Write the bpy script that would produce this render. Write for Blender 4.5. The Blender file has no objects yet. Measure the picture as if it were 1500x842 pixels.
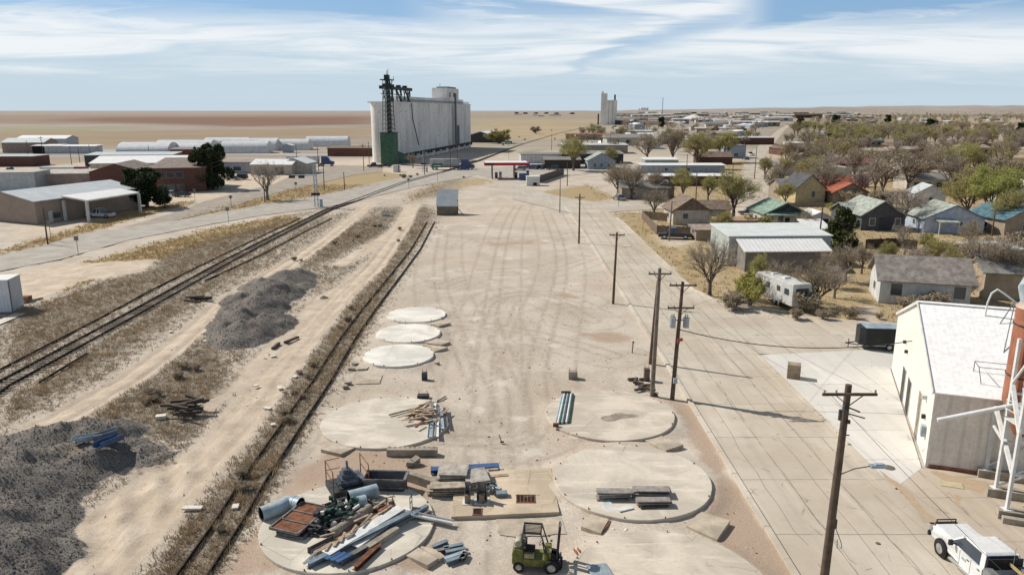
import bpy, math, random
import numpy as np
from mathutils import Vector, Matrix
random.seed(7)
SC = bpy.context.scene
COL = SC.collection
R = math.radians
PI = math.pi
FP, PITCH, CH = 1100.0, R(13.25), 22.0
CP, SP = math.cos(PITCH), math.sin(PITCH)

def G(px, py, z=0.0):
    """map reading -> ground point"""
    x = (px-750)/FP; y = -(py-421)/FP
    dx, dy, dz = x, CP+y*SP, -SP+y*CP
    t = (z-CH)/dz
    return Vector((dx*t, dy*t, z))
def HT(pyb, pyt):
    Y = G(750, pyb).y
    y = -(pyt-421)/FP
    return CH+Y*(-SP+y*CP)/(CP+y*SP)

# ------------------------------------------------------------- materials
MATS = {}
def _nt(name):
    m = bpy.data.materials.new(name); m.use_nodes = True
    nt = m.node_tree; b = nt.nodes['Principled BSDF']
    return m, nt, b
class NB:
    """tiny node builder"""
    def __init__(s, nt): s.nt = nt; s.N = nt.nodes; s.L = nt.links
    def _in(s, sock, v):
        if v is None: return
        if hasattr(v, 'is_output') or isinstance(v, bpy.types.NodeSocket): s.L.new(v, sock)
        elif isinstance(v, (tuple, list)) and sock.type == 'RGBA': sock.default_value = (*v[:3], 1)
        else: sock.default_value = v
    def coord(s, kind='Object'):
        return s.N.new('ShaderNodeTexCoord').outputs[kind]
    def geo(s, k='Position'):
        return s.N.new('ShaderNodeNewGeometry').outputs[k]
    def mapping(s, v, scale=(1,1,1), loc=(0,0,0), rot=(0,0,0)):
        n = s.N.new('ShaderNodeMapping'); s.L.new(v, n.inputs['Vector'])
        n.inputs['Scale'].default_value = scale; n.inputs['Location'].default_value = loc; n.inputs['Rotation'].default_value = rot
        return n.outputs[0]
    def noise(s, v, scale, detail=4, rough=.55, dist=0.0):
        n = s.N.new('ShaderNodeTexNoise'); s.L.new(v, n.inputs['Vector'])
        n.inputs['Scale'].default_value = scale; n.inputs['Detail'].default_value = detail
        n.inputs['Roughness'].default_value = rough; n.inputs['Distortion'].default_value = dist
        return n.outputs['Fac']
    def voro(s, v, scale, feat='F1', out='Distance'):
        n = s.N.new('ShaderNodeTexVoronoi'); s.L.new(v, n.inputs['Vector'])
        n.feature = feat; n.inputs['Scale'].default_value = scale
        return n.outputs[out]
    def wave(s, v, scale, axis='X', dist=0, prof='SIN'):
        n = s.N.new('ShaderNodeTexWave'); s.L.new(v, n.inputs['Vector'])
        n.bands_direction = axis; n.wave_profile = prof
        n.inputs['Scale'].default_value = scale; n.inputs['Distortion'].default_value = dist
        return n.outputs['Fac']
    def math(s, op, a, b=None, c=None, clamp=False):
        n = s.N.new('ShaderNodeMath'); n.operation = op; n.use_clamp = clamp
        s._in(n.inputs[0], a); s._in(n.inputs[1], b); s._in(n.inputs[2], c)
        return n.outputs[0]
    def ramp(s, v, lo, hi, a=0.0, b=1.0, smooth=True):
        n = s.N.new('ShaderNodeMapRange'); n.clamp = True
        if smooth: n.interpolation_type = 'SMOOTHSTEP'
        s.L.new(v, n.inputs['Value'])
        n.inputs['From Min'].default_value = lo; n.inputs['From Max'].default_value = hi
        n.inputs['To Min'].default_value = a; n.inputs['To Max'].default_value = b
        return n.outputs['Result']
    def mix(s, f, a, b, mode='MIX'):
        n = s.N.new('ShaderNodeMix'); n.data_type = 'RGBA'; n.blend_type = mode; n.clamp_factor = True
        s._in(n.inputs['Factor'], f); s._in(n.inputs['A'], a) if False else None
        s._in(n.inputs[6], a); s._in(n.inputs[7], b)
        return n.outputs[2]
    def attr(s, name, out='Color'):
        n = s.N.new('ShaderNodeAttribute'); n.attribute_name = name; return n.outputs[out]
    def sep(s, c):
        n = s.N.new('ShaderNodeSeparateColor'); s.L.new(c, n.inputs[0]); return n.outputs
    def sepxyz(s, c):
        n = s.N.new('ShaderNodeSeparateXYZ'); s.L.new(c, n.inputs[0]); return n.outputs
    def comb(s, x, y, z):
        n = s.N.new('ShaderNodeCombineXYZ')
        for i, v in enumerate((x, y, z)): s._in(n.inputs[i], v)
        return n.outputs[0]
    def bump(s, h, strength=.3, dist=.05, nrm=None):
        n = s.N.new('ShaderNodeBump'); s.L.new(h, n.inputs['Height'])
        n.inputs['Strength'].default_value = strength; n.inputs['Distance'].default_value = dist
        if nrm is not None: s.L.new(nrm, n.inputs['Normal'])
        return n.outputs[0]

def M(name, col, rough=.8, var=.25, scale=2.0, metal=0.0, bump=.15, col2=None, rib=None, streak=0.0, spec=.3, rust=0.0, ribc=.28):
    """generic weathered surface. rib=(axis, per_metre) ; streak = vertical dirt"""
    if name in MATS: return MATS[name]
    m, nt, b = _nt(name); n = NB(nt)
    co = n.coord()
    f1 = n.noise(co, scale, 5, .6); f2 = n.noise(co, scale*9, 3, .6)
    c2 = col2 or tuple(min(1, c*(1-var*1.5)) for c in col)
    c1 = tuple(min(1, c*(1+var*.5)) for c in col)
    c = n.mix(n.ramp(f1, .3, .7), c1, c2)
    c = n.mix(n.ramp(f2, .35, .7, 0, .35), c, tuple(x*.6 for x in col))
    if streak:
        st = n.noise(n.mapping(co, (5, 5, .35)), 1.5, 4, .6)
        c = n.mix(n.ramp(st, .5, .75, 0, streak), c, (col[0]*.42, col[1]*.36, col[2]*.3))
    if rust:
        ru = n.noise(co, scale*1.7, 6, .7)
        c = n.mix(n.ramp(ru, .52, .66, 0, rust), c, (.16, .075, .035))
    h = f2
    if rib:
        w = n.wave(co, rib[1]*2*PI/20, rib[0])
        h = n.math('ADD', w, n.math('MULTIPLY', f2, .3))
        c = n.mix(n.ramp(w, 0, .35, ribc, 0), c, tuple(x*.45 for x in col))
    n.L.new(c, b.inputs['Base Color'])
    b.inputs['Roughness'].default_value = rough; b.inputs['Metallic'].default_value = metal
    b.inputs['Specular IOR Level'].default_value = spec
    if bump: n.L.new(n.bump(h, bump, .03), b.inputs['Normal'])
    MATS[name] = m
    return m

def leafmat(name, col, col2, trans=.25):
    if name in MATS: return MATS[name]
    m, nt, b = _nt(name); n = NB(nt)
    f = n.noise(n.coord(), .55, 3, .6)
    oi = n.N.new('ShaderNodeObjectInfo').outputs['Random']
    f = n.math('ADD', f, n.math('MULTIPLY', n.math('SUBTRACT', oi, .5), .25))
    c = n.mix(n.ramp(f, .35, .65), col, col2)
    n.L.new(c, b.inputs['Base Color']); b.inputs['Roughness'].default_value = .8
    b.inputs['Specular IOR Level'].default_value = .15
    if trans:
        t = n.N.new('ShaderNodeBsdfTranslucent'); n.L.new(c, t.inputs[0])
        ms = n.N.new('ShaderNodeMixShader'); ms.inputs[0].default_value = trans
        n.L.new(b.outputs[0], ms.inputs[1]); n.L.new(t.outputs[0], ms.inputs[2])
        n.L.new(ms.outputs[0], n.N['Material Output'].inputs[0])
    MATS[name] = m
    return m
def glass(name='window_glass', col=(.03,.04,.05)):
    if name in MATS: return MATS[name]
    m, nt, b = _nt(name); n = NB(nt)
    n.L.new(n.mix(n.noise(n.coord(), 1.3, 3), col, tuple(c*2.2 for c in col)), b.inputs['Base Color'])
    b.inputs['Roughness'].default_value = .12; b.inputs['Specular IOR Level'].default_value = .7
    MATS[name] = m; return m

# ------------------------------------------------------------- mesh builder
class MB:
    def __init__(s): s.v = []; s.f = []
    def add(s, vs, fs):
        o = len(s.v); s.v.extend([tuple(p) for p in vs]); s.f.extend([tuple(i+o for i in f) for f in fs]); return s
    def box(s, c, d, rz=0, rx=0, ry=0, taper=1.0):
        x, y, z = d[0]/2, d[1]/2, d[2]/2
        P = [Vector(p) for p in ((-x,-y,-z),(x,-y,-z),(x,y,-z),(-x,y,-z),(-x*taper,-y*taper,z),(x*taper,-y*taper,z),(x*taper,y*taper,z),(-x*taper,y*taper,z))]
        Mx = Matrix.Rotation(rz, 3, 'Z') @ Matrix.Rotation(ry, 3, 'Y') @ Matrix.Rotation(rx, 3, 'X')
        c = Vector(c)
        return s.add([c+Mx@p for p in P], [(3,2,1,0),(4,5,6,7),(0,1,5,4),(1,2,6,5),(2,3,7,6),(3,0,4,7)])
    def bx(s, x0, x1, y0, y1, z0, z1):
        return s.box(((x0+x1)/2,(y0+y1)/2,(z0+z1)/2), (x1-x0, y1-y0, z1-z0))
    def bar(s, a, b, w, h=None, up=(0,0,1)):
        """box bar from a to b, width w (sideways), height h"""
        a, b = Vector(a), Vector(b); h = h or w
        d = (b-a).normalized(); u = Vector(up)
        if abs(d.dot(u)) > .99: u = Vector((0,1,0))
        sd = d.cross(u).normalized()*w/2; u2 = sd.cross(d).normalized()*h/2
        P = [a-sd-u2, a+sd-u2, a+sd+u2, a-sd+u2, b-sd-u2, b+sd-u2, b+sd+u2, b-sd+u2]
        return s.add(P, [(0,1,2,3),(7,6,5,4),(0,4,5,1),(1,5,6,2),(2,6,7,3),(3,7,4,0)])
    def tube(s, pts, rs, n=8, caps=True):
        pts = [Vector(p) for p in pts]
        if not isinstance(rs, (list, tuple)): rs = [rs]*len(pts)
        o = len(s.v); prev = None
        for i, p in enumerate(pts):
            d = (pts[min(i+1, len(pts)-1)]-pts[max(i-1, 0)])
            if d.length < 1e-9: d = Vector((0,0,1))
            d.normalize()
            if prev is None:
                u = Vector((0,0,1)) if abs(d.z) < .9 else Vector((1,0,0))
                u = (u-d*u.dot(d)).normalized()
            else:
                u = (prev-d*prev.dot(d)); u = u.normalized() if u.length > 1e-6 else Vector((1,0,0))
            prev = u; w = d.cross(u)
            for k in range(n):
                a = 2*PI*k/n
                s.v.append(tuple(p+(u*math.cos(a)+w*math.sin(a))*rs[i]))
        for i in range(len(pts)-1):
            for k in range(n):
                a = o+i*n+k; b2 = o+i*n+(k+1) % n
                s.f.append((a, b2, b2+n, a+n))
        if caps:
            s.f.append(tuple(o+k for k in range(n))[::-1])
            s.f.append(tuple(o+(len(pts)-1)*n+k for k in range(n)))
        return s
    def cyl(s, c, r, h, n=24, r2=None):
        c = Vector(c); return s.tube([c, c+Vector((0,0,h))], [r, r if r2 is None else r2], n)
    def prism(s, poly, z0, z1):
        n = len(poly)
        return s.add([(x,y,z0) for x,y in poly]+[(x,y,z1) for x,y in poly],
                     [tuple(range(n))[::-1], tuple(range(n, 2*n))]+[(i,(i+1)%n,(i+1)%n+n,i+n) for i in range(n)])
    def sideprism(s, prof, x0, x1, inset=None):
        """profile in (y,z) extruded along x; inset: list of per-vertex x shrink"""
        n = len(prof); ins = inset or [0]*n
        vs = [(x0+ins[i], p[0], p[1]) for i, p in enumerate(prof)]+[(x1-ins[i], p[0], p[1]) for i, p in enumerate(prof)]
        return s.add(vs, [tuple(range(n)), tuple(range(n, 2*n))[::-1]]+[(i, i+n, (i+1)%n+n, (i+1)%n) for i in range(n)])
    def build(s, name, mat, parent=None, smooth=False, loc=None, rz=0, bevel=0):
        me = bpy.data.meshes.new(name)
        me.from_pydata(s.v, [], s.f); me.update()
        if mat:
            me.materials.append(mat)
        o = bpy.data.objects.new(name, me); COL.objects.link(o)
        if parent: o.parent = parent
        if loc is not None: o.location = loc
        o.rotation_euler[2] = rz
        if smooth:
            me.polygons.foreach_set('use_smooth', [True]*len(me.polygons))
            try: me.set_sharp_from_angle(angle=R(40))
            except Exception: pass
        if bevel:
            b = o.modifiers.new('bevel', 'BEVEL'); b.width = bevel; b.segments = 2; b.limit_method = 'ANGLE'
        return o

def tag(o, label, cat, group=None):
    o['label'] = label; o['category'] = cat
    if group: o['group'] = group
    return o
def thing(name, label, cat, loc=(0,0,0), rz=0, group=None, scale=None):
    o = bpy.data.objects.new(name, None); COL.objects.link(o)
    o.empty_display_size = .3
    o.location = loc; o.rotation_euler[2] = rz
    if scale is not None: o.scale = scale if isinstance(scale, (tuple, list)) else (scale,)*3
    return tag(o, label, cat, group)
def dup(root, loc, rz=0, label=None, group=None, scale=None, kids=True):
    r = root.copy(); COL.objects.link(r); r.location = loc; r.rotation_euler[2] = rz
    if label: r['label'] = label
    if group: r['group'] = group
    if scale is not None: r.scale = scale if isinstance(scale, (tuple, list)) else (scale,)*3
    if kids:
        for ch in root.children:
            c = ch.copy(); COL.objects.link(c); c.parent = r
            for g_ in ch.children:
                d = g_.copy(); COL.objects.link(d); d.parent = c
    return r
def struct(o): o['kind'] = 'structure'; return o
def polysheet(name, pts, z, mat):
    mb = MB(); n = len(pts)
    mb.add([(p[0], p[1], z) for p in pts], [tuple(range(n))])
    o = mb.build(name, mat); 
    # make sure it faces up
    if o.data.polygons[0].normal.z < 0:
        o.data.flip_normals()
    return o
# ------------------------------------------------------------- world, light, camera
TOSUN = Vector((-.893*math.cos(R(42)), .45*math.cos(R(42)), math.sin(R(42)))).normalized()
w = bpy.data.worlds.new('World'); SC.world = w; w.use_nodes = True
n = NB(w.node_tree)
bg = n.N['Background']
sky = n.N.new('ShaderNodeTexSky'); sky.sky_type = 'NISHITA'; sky.sun_disc = False
sky.sun_elevation = R(42); sky.sun_rotation = math.atan2(TOSUN.x, TOSUN.y)
sky.air_density = 1.0; sky.dust_density = .6; sky.ozone_density = 2.0; sky.altitude = 900
dirv = n.coord('Generated')
sx, sy, sz = n.sepxyz(dirv)
# high cirrus sheets described by bearing X_ and elevation E_
X_ = n.math('DIVIDE', sx, n.math('MAXIMUM', n.math('ABSOLUTE', sy), .05)); E_ = n.math('DIVIDE', sz, n.math('MAXIMUM', n.math('ABSOLUTE', sy), .05))
cv = n.comb(X_, n.math('MULTIPLY', E_, 5.0), n.math('MULTIPLY', sy, .3))
w1 = n.math('SUBTRACT', n.noise(n.mapping(cv, (1.5, 2.6, 1), rot=(0, 0, R(-14))), 1.9, 9, .58, .5), .5)
w2 = n.math('SUBTRACT', n.noise(n.mapping(cv, (1.3, 4.2, 1), (3, 1, 0), rot=(0, 0, R(-20))), 2.2, 9, .6, 1.1), .5)
En = n.math('ADD', E_, n.math('ADD', n.math('MULTIPLY', w1, .075), n.math('MULTIPLY', w2, .040)))
def lin(x0, y0, x1, y1):
    k = (y1-y0)/(x1-x0); return n.math('SUBTRACT', En, n.math('ADD', n.math('MULTIPLY', n.math('SUBTRACT', X_, x0), k), y0))
# open blue: a wedge running up to the right, a patch at the top right, a patch at the top left
dA = n.math('ABSOLUTE', lin(.064, .056, .30, .128)); wA = n.ramp(X_, .02, .26, .003, .014)
bA = n.math('MULTIPLY', n.math('SUBTRACT', 1.0, n.ramp(n.math('DIVIDE', dA, wA), .1, 1.9)), n.ramp(X_, .03, .12))
bB = n.math('MULTIPLY', n.ramp(lin(.27, .098, .66, .128), -.010, .014), n.ramp(X_, .25, .34))
bC = n.math('MULTIPLY', n.ramp(lin(-.68, .128, -.25, .100), -.008, .022), n.ramp(X_, .02, -.16))
bD = n.ramp(E_, .13, .34)
blue = n.math('MAXIMUM', n.math('MAXIMUM', n.math('MULTIPLY', bA, .62), bB), n.math('MAXIMUM', bC, bD))
blue = n.math('MAXIMUM', blue, n.math('MULTIPLY', n.ramp(E_, .085, .135, 0, .9), n.ramp(w1, .08, -.04)))
fac = n.math('MULTIPLY', n.math('SUBTRACT', 1.0, blue), n.ramp(w2, -.3, .05, .72, 1.0))
base = n.mix(n.ramp(E_, .2, .5, .6, .25), sky.outputs[0], (2.5, 4.6, 7.4))
base = n.mix(n.ramp(E_, .22, .5, 0, .75), base, (2.0, 2.3, 2.7))
bright = n.math('MULTIPLY', n.ramp(En, .040, .08), n.ramp(w2, -.25, .1, .35, 1))
cloudc = n.mix(bright, (5.7, 6.9, 7.7), (9.0, 9.3, 9.5))
lowf = n.ramp(E_, .0, .075, .88, .0)
fac = n.math('MAXIMUM', fac, lowf)
skyc = n.mix(n.math('MULTIPLY', fac, .93), base, cloudc)
n.L.new(skyc, bg.inputs['Color']); bg.inputs['Strength'].default_value = .10

sl = bpy.data.lights.new('sun', 'SUN'); sl.energy = 5.0; sl.angle = R(.53); sl.color = (1, .94, .85)
so = bpy.data.objects.new('sun', sl); COL.objects.link(so); so.rotation_euler = TOSUN.to_track_quat('Z', 'Y').to_euler()
so.location = (-60, 60, 80)
cam = bpy.data.cameras.new('camera'); cam.sensor_width = 36; cam.lens = 36*FP/1500; cam.clip_end = 60000; cam.clip_start = .1
co_ = bpy.data.objects.new('camera', cam); COL.objects.link(co_); co_.location = (0, 0, CH); co_.rotation_euler = (PI/2-PITCH, 0, 0)
SC.camera = co_
SC.view_settings.view_transform = 'Standard'; SC.view_settings.look = 'None'; SC.view_settings.exposure = 0

# ------------------------------------------------------------- ground masks
def PX(L): return [tuple(G(a, b)[:2]) for a, b in L]
def h2(ix, iy, seed):
    h = (ix.astype(np.int64)*374761393+iy.astype(np.int64)*668265263+seed*1442695041) & 0x7fffffff
    h = ((h ^ (h >> 13))*1274126177) & 0x7fffffff
    return ((h ^ (h >> 16)) & 0xffff)/65535.0
def vn(X, Y, s, seed=0):
    x = X/s; y = Y/s; ix = np.floor(x); iy = np.floor(y); fx = x-ix; fy = y-iy
    fx = fx*fx*(3-2*fx); fy = fy*fy*(3-2*fy)
    a = h2(ix, iy, seed); b = h2(ix+1, iy, seed); c = h2(ix, iy+1, seed); d = h2(ix+1, iy+1, seed)
    return (a*(1-fx)+b*fx)*(1-fy)+(c*(1-fx)+d*fx)*fy
def fb(X, Y, s, seed=0, oc=4):
    t = 0; a = .5; tot = 0
    for k in range(oc):
        t = t+a*vn(X, Y, s/2**k, seed+k*17); tot += a; a *= .55
    return t/tot
def polysd(P, X, Y):
    """signed distance, positive inside"""
    d2 = np.full(X.shape, 1e18); ins = np.zeros(X.shape, bool)
    n_ = len(P)
    for i in range(n_):
        ax, ay = P[i]; bx, by = P[(i+1) % n_]
        ex, ey = bx-ax, by-ay; wx, wy = X-ax, Y-ay
        t = np.clip((wx*ex+wy*ey)/(ex*ex+ey*ey+1e-12), 0, 1)
        d2 = np.minimum(d2, (wx-ex*t)**2+(wy-ey*t)**2)
        c = ((ay > Y) != (by > Y)) & (X < ex*(Y-ay)/(by-ay+1e-12)+ax)
        ins ^= c
    d = np.sqrt(d2); return np.where(ins, d, -d)
def lined(P, X, Y):
    d2 = np.full(X.shape, 1e18)
    for i in range(len(P)-1):
        ax, ay = P[i]; bx, by = P[i+1]
        ex, ey = bx-ax, by-ay; wx, wy = X-ax, Y-ay
        t = np.clip((wx*ex+wy*ey)/(ex*ex+ey*ey+1e-12), 0, 1)
        d2 = np.minimum(d2, (wx-ex*t)**2+(wy-ey*t)**2)
    return np.sqrt(d2)
def sm(x, a, b):
    t = np.clip((x-a)/(b-a), 0, 1); return t*t*(3-2*t)

HWY_LO = [(-400,470),(0,397),(88,380),(187,352),(294,331),(380,316),(480,303),(540,290),(606,274),(700,257),(720,262)]
HWY_UP = [(-400,420),(0,374),(80,354),(128,341),(267,322),(380,300),(470,286),(540,270),(606,256),(700,247),(830,240),(905,243)]
SIDE = [(200,333),(240,327),(329,306),(400,284),(470,268),(520,256),(560,252),(560,244),(500,242),(440,252),(400,270),(340,284),(299,295),(267,308),(171,336)]
WEED = [
 ([(600,300),(570,345),(530,410),(492,462),(445,515),(398,590),(370,640),(325,700),(262,760),(205,842),(180,880),(300,880),(318,842),(385,740),(440,645),(500,540),(556,452),(590,390),(618,345),(640,315),(625,298)], 1.0),
 ([(0,690),(50,638),(150,585),(235,520),(285,462),(330,500),(345,560),(345,590),(300,640),(250,650),(120,632)], .85),
 ([(432,398),(440,368),(480,338),(520,322),(575,305),(595,310),(560,348),(520,362),(490,378),(455,392)], .95),
 ([(0,585),(0,640),(60,590),(140,545),(240,480),(330,415),(420,362),(490,318),(470,315),(345,383),(200,462)], .8),
 ([(0,556),(0,455),(60,440),(200,390),(290,352),(380,330),(440,312),(500,300),(470,306),(380,352),(200,445)], .75),
 ([(400,430),(430,398),(500,385),(540,350),(560,360),(520,420),(470,470),(430,500),(400,500)], .45),
 ([(0,470),(200,400),(420,330),(560,290),(640,290),(620,340),(500,560),(300,842),(0,842),(-60,842),(-60,500)], .5),
 ([(640,262),(700,256),(690,268),(660,290),(600,300),(585,285)], .6),
 ([(330,640),(385,575),(460,480),(500,430),(480,420),(400,500),(340,600)], .6),
]
DRYG = [
 ([(90,425),(60,402),(190,367),(300,337),(425,314),(440,326),(330,352),(200,388)], 1.0),
 ([(0,374),(80,354),(128,341),(240,309),(290,297),(268,292),(180,312),(100,335),(0,366)], .9),
 ([(270,319),(400,298),(480,284),(560,268),(600,256),(560,252),(520,253),(470,265),(400,284),(330,300)], 1.0),
 ([(895,313),(940,310),(985,350),(1050,400),(1075,450),(1020,432),(960,372)], .9),
 ([(783,282),(860,270),(905,290),(870,296),(830,294)], .9),
 ([(20,230),(160,226),(160,232),(100,240),(20,243)], 1.0),
 ([(640,262),(740,258),(770,262),(700,275),(650,285),(600,300),(580,290)], .55),
 ([(200,248),(360,250),(420,262),(300,285),(240,290)], .25),
 ([(1000,240),(1500,200),(1900,260),(1900,520),(1500,470),(1310,480),(1130,465),(1075,452),(1000,380),(930,310)], .62),
]
GREEN = [([(940,318),(968,322),(985,345),(965,352),(948,335)], .8), ([(745,222),(800,215),(815,220),(770,232)], .8), ([(865,246),(910,240),(915,246),(870,252)], .6),
 ([(1270,342),(1330,340),(1330,352),(1275,356)], .5), ([(330,280),(380,272),(400,275),(350,290)], .35), ([(600,262),(680,255),(720,262),(650,275)], .35), ([(60,432),(100,420),(160,405),(140,420),(90,440)], .5)]
SANDL = [
 ([(-60,980),(60,900),(140,842),(230,740),(330,640),(400,550),(455,480),(500,430),(548,390),(590,330),(605,300)], 1.7, 1.0),
 ([(-40,680),(0,655),(120,592),(200,548),(280,485),(330,440),(420,388),(480,348),(540,300)], 1.6, .9),
 ([(300,600),(350,560),(400,500),(440,470)], 1.2, .6),
 ([(500,385),(540,365),(590,330)], 1.6, .8),
 ([(250,700),(300,680),(420,520)], .5, .6),
]
SANDP = [([(40,860),(60,800),(130,745),(175,712),(265,668),(330,640),(300,690),(220,800),(180,860)], .9),
 ([(400,500),(440,440),(490,415),(520,430),(480,480),(420,530),(380,540)], .7),
 ([(0,400),(100,385),(230,378),(215,398),(130,410),(60,440),(0,452)], .85), ([(0,336),(60,322),(150,325),(60,345),(0,360)], .7),
 ([(560,300),(640,290),(640,330),(860,335),(835,308),(800,300),(720,290),(600,290)], .5),
 ([(270,250),(560,245),(560,250),(430,268),(330,290),(240,300),(200,285)], .7), ([(430,235),(560,238),(640,250),(500,250)], .7),
 ([(940,340),(1010,345),(1040,352),(1000,365),(960,362)], .7), ([(1240,450),(1290,440),(1300,470),(1270,482)], .8), ([(960,300),(1080,302),(1120,290),(1095,235),(1125,205),(1150,180),(1165,180),(1135,240),(1130,330),(1060,330)], .9)]
CONES = [(312,503,.35),(330,482,.75),(352,470,1.25),(378,452,1.5),(398,432,1.6),(418,414,1.45),(436,408,1.1),(450,420,.6),(470,436,.25),(340,505,.6),(362,492,1.35),(388,478,1.2),(332,455,.5),(352,440,.9),(380,420,1.0),(410,470,.7),(300,520,.15),
 (20,662,.9),(60,655,1.15),(98,648,1.3),(140,648,1.2),(172,660,.8),(205,668,.5),(240,668,.3),(40,698,1.5),(92,686,1.3),(130,686,.9),(5,740,1.7),(45,726,1.4),(80,716,.8),(-15,790,1.6),(22,768,.9),(-30,840,1.3),(-60,760,2.0),(-60,850,1.9),(-120,800,1.9),(-40,700,1.5)]
def pile(X, Y):
    """height of the loose heaps above the ground (negative outside)"""
    hp = np.full(X.shape, -9.0)
    wx = (fb(X, Y, 1.8, 41, 3)-.5)*1.7; wy = (fb(X, Y, 1.8, 47, 3)-.5)*1.7
    sel = (Y < 110) & (X < -8)
    for a_, b_, hh in CONES:
        g0 = G(a_, b_); dd_ = np.hypot((X+wx-g0.x), (Y+wy-g0.y)*.85)
        hq = hh*1.42-.55*dd_; kk = .35; hmx = np.maximum(hp, hq); hp = hmx+np.maximum(kk-np.abs(hp-hq), 0)**2/(4*kk)
    return np.where(sel, hp, -9.0)
BROWN = [([(1036,600),(1062,680),(1170,842),(1200,900),(1040,900),(1110,842),(1020,770),(1055,710),(1010,650),(990,610),(975,590),(955,575),(1003,585)], 1.0),
 ([(850,486),(890,484),(930,492),(928,502),(890,502),(860,496)], 1.0), ([(798,430),(830,428),(852,434),(830,438)], 1.0), ([(812,455),(838,454),(846,460),(822,461)], .9), ([(690,352),(790,350),(800,358),(700,362)], .7),
 ([(470,660),(520,650),(640,668),(640,740),(640,842),(310,842),(320,830),(395,735),(430,690)], .8), ([(800,400),(860,390),(900,470),(940,560),(870,560),(860,500)], .3),
 ([(760,560),(960,560),(1010,600),(800,610)], .5), ([(480,560),(660,560),(600,640),(470,620)], .5), ([(1010,425),(1030,420),(1120,455),(1260,468),(1240,482),(1130,470),(1060,460)], .8),
 ([(1355,695),(1500,715),(1500,760),(1400,740)], .3)]
TINT = [ # far country: polygon, colour (horizon bands paled by painted haze)
 ([(-300,160.5),(560,160.5),(560,172),(-300,172)], (.36,.315,.28)),
 ([(-300,170),(200,168),(560,169),(560,176),(400,178),(100,182),(-300,182)], (.31,.225,.18)),
 ([(130,171.5),(555,171),(555,182),(350,186),(200,181),(90,177)], (.215,.115,.085)),
 ([(-300,186),(210,186),(140,196),(-300,200)], (.315,.30,.195)),
 ([(-300,196),(200,192),(560,186),(560,204),(200,214),(-300,222)], (.335,.255,.17)),
 ([(690,161),(1500,161),(1500,176),(690,176)], (.38,.33,.27)),
 ([(690,176),(880,176),(850,204),(690,204)], (.44,.345,.22)),
 ([(1130,222),(1900,225),(1900,167),(1190,168)], (.245, .205, .145)),
 ([(1330,152),(1900,156),(1900,175),(1330,172)], (.43,.345,.27)),
]
def _pm(P, st, X, Y, soft=None):
    d = polysd(PX(P), X, Y)
    s = np.maximum(.35, Y*.012) if soft is None else soft
    return np.clip(.5+d/(2*s)*.5, 0, 1)*st
_PXC = {}
def masks(X, Y):
    m = {}
    w_ = np.zeros(X.shape)
    for P, st in WEED: w_ = np.maximum(w_, _pm(P, st, X, Y))
    d_ = np.zeros(X.shape)
    for P, st in DRYG: d_ = np.maximum(d_, _pm(P, st, X, Y))
    g_ = np.zeros(X.shape)
    for P, st in GREEN: g_ = np.maximum(g_, _pm(P, st, X, Y))
    s_ = np.zeros(X.shape)
    for P, st in SANDP: s_ = np.maximum(s_, _pm(P, st, X, Y))
    for P, wd, st in SANDL: s_ = np.maximum(s_, np.clip(1.15-lined(PX(P), X, Y)/(wd*1.6), 0, 1)*st)
    k_ = np.zeros(X.shape)
    k_ = sm(pile(X, Y), -.30, .30)
    b_ = np.zeros(X.shape)
    for P, st in BROWN: b_ = np.maximum(b_, _pm(P, st, X, Y))
    far = sm(Y, 330, 480)
    w_ = w_*(1-far); s_ = s_*(1-far*.6)
    m.update(weed=np.clip(w_*(1-.75*s_), 0, 1), dry=d_, green=g_, sand=s_, dark=k_, brown=b_)
    return m
SCUFF = [(638,407,1.1),(716,412,1.0),(695,465,1.0),(745,378,1.2),(660,396,.9),(770,396,.8),(705,330,2.0),(640,345,1.6),(800,352,1.5),(760,610,.8),(700,600,.9),(840,415,1.0),(690,500,.7),(812,505,.8),(735,560,.8),(780,660,.9),(655,470,.6),(840,640,.5)]
def scuff(X, Y):
    v = np.zeros(X.shape)
    for a_, b_, r_ in SCUFF:
        g0 = G(a_, b_); v = np.maximum(v, np.exp(-(((X-g0.x)/(r_*1.3))**2+((Y-g0.y)/(r_*1.6))**2)))
    return v
TRK = [([(150,842),(235,740),(335,640),(405,550),(460,480),(550,385),(595,325)], .8), ([(0,655),(120,592),(200,548),(280,485),(330,440),(420,388),(540,300)], .8), ([(250,842),(330,720),(430,600),(470,540)], .7),
 ([(690,842),(700,700),(705,560),(720,440),(740,330),(760,300)], .8), ([(770,700),(760,560),(720,480),(715,450),(735,432),(790,425),(850,440)], .8), ([(700,470),(712,440),(750,428),(800,432),(870,470)], .75), ([(560,660),(640,640),(760,650),(800,620),(780,560),(800,480),(830,380),(800,310)], .8),
 ([(600,480),(690,470),(800,490),(900,520)], .8), ([(640,420),(700,400),(800,400),(860,380)], .8), ([(650,360),(720,352),(800,356),(850,345)], .8), ([(480,680),(440,760),(400,842)], .7), ([(720,620),(690,540),(660,470),(640,400),(650,340)], .8)]
def tracks(X, Y):
    t_ = np.zeros(X.shape); sel = (Y < 190) & (np.abs(X) < 62); x_, y_ = X[sel], Y[sel]; v = np.zeros(x_.shape)
    for P, off in TRK:
        Q = PX(P)
        # rounded polyline
        for _ in range(3):
            Q = [Q[0]]+[q for i in range(len(Q)-1) for q in ((Q[i][0]*.75+Q[i+1][0]*.25, Q[i][1]*.75+Q[i+1][1]*.25), (Q[i][0]*.25+Q[i+1][0]*.75, Q[i][1]*.25+Q[i+1][1]*.75))]+[Q[-1]]
        Q = Q[::2]
        d = lined(Q, x_, y_); v = np.maximum(v, np.exp(-((d-off)/.22)**2)); v = np.maximum(v, .8*np.exp(-((d-off-2.6)/.2)**2))
    t_[sel] = v; return t_
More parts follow.
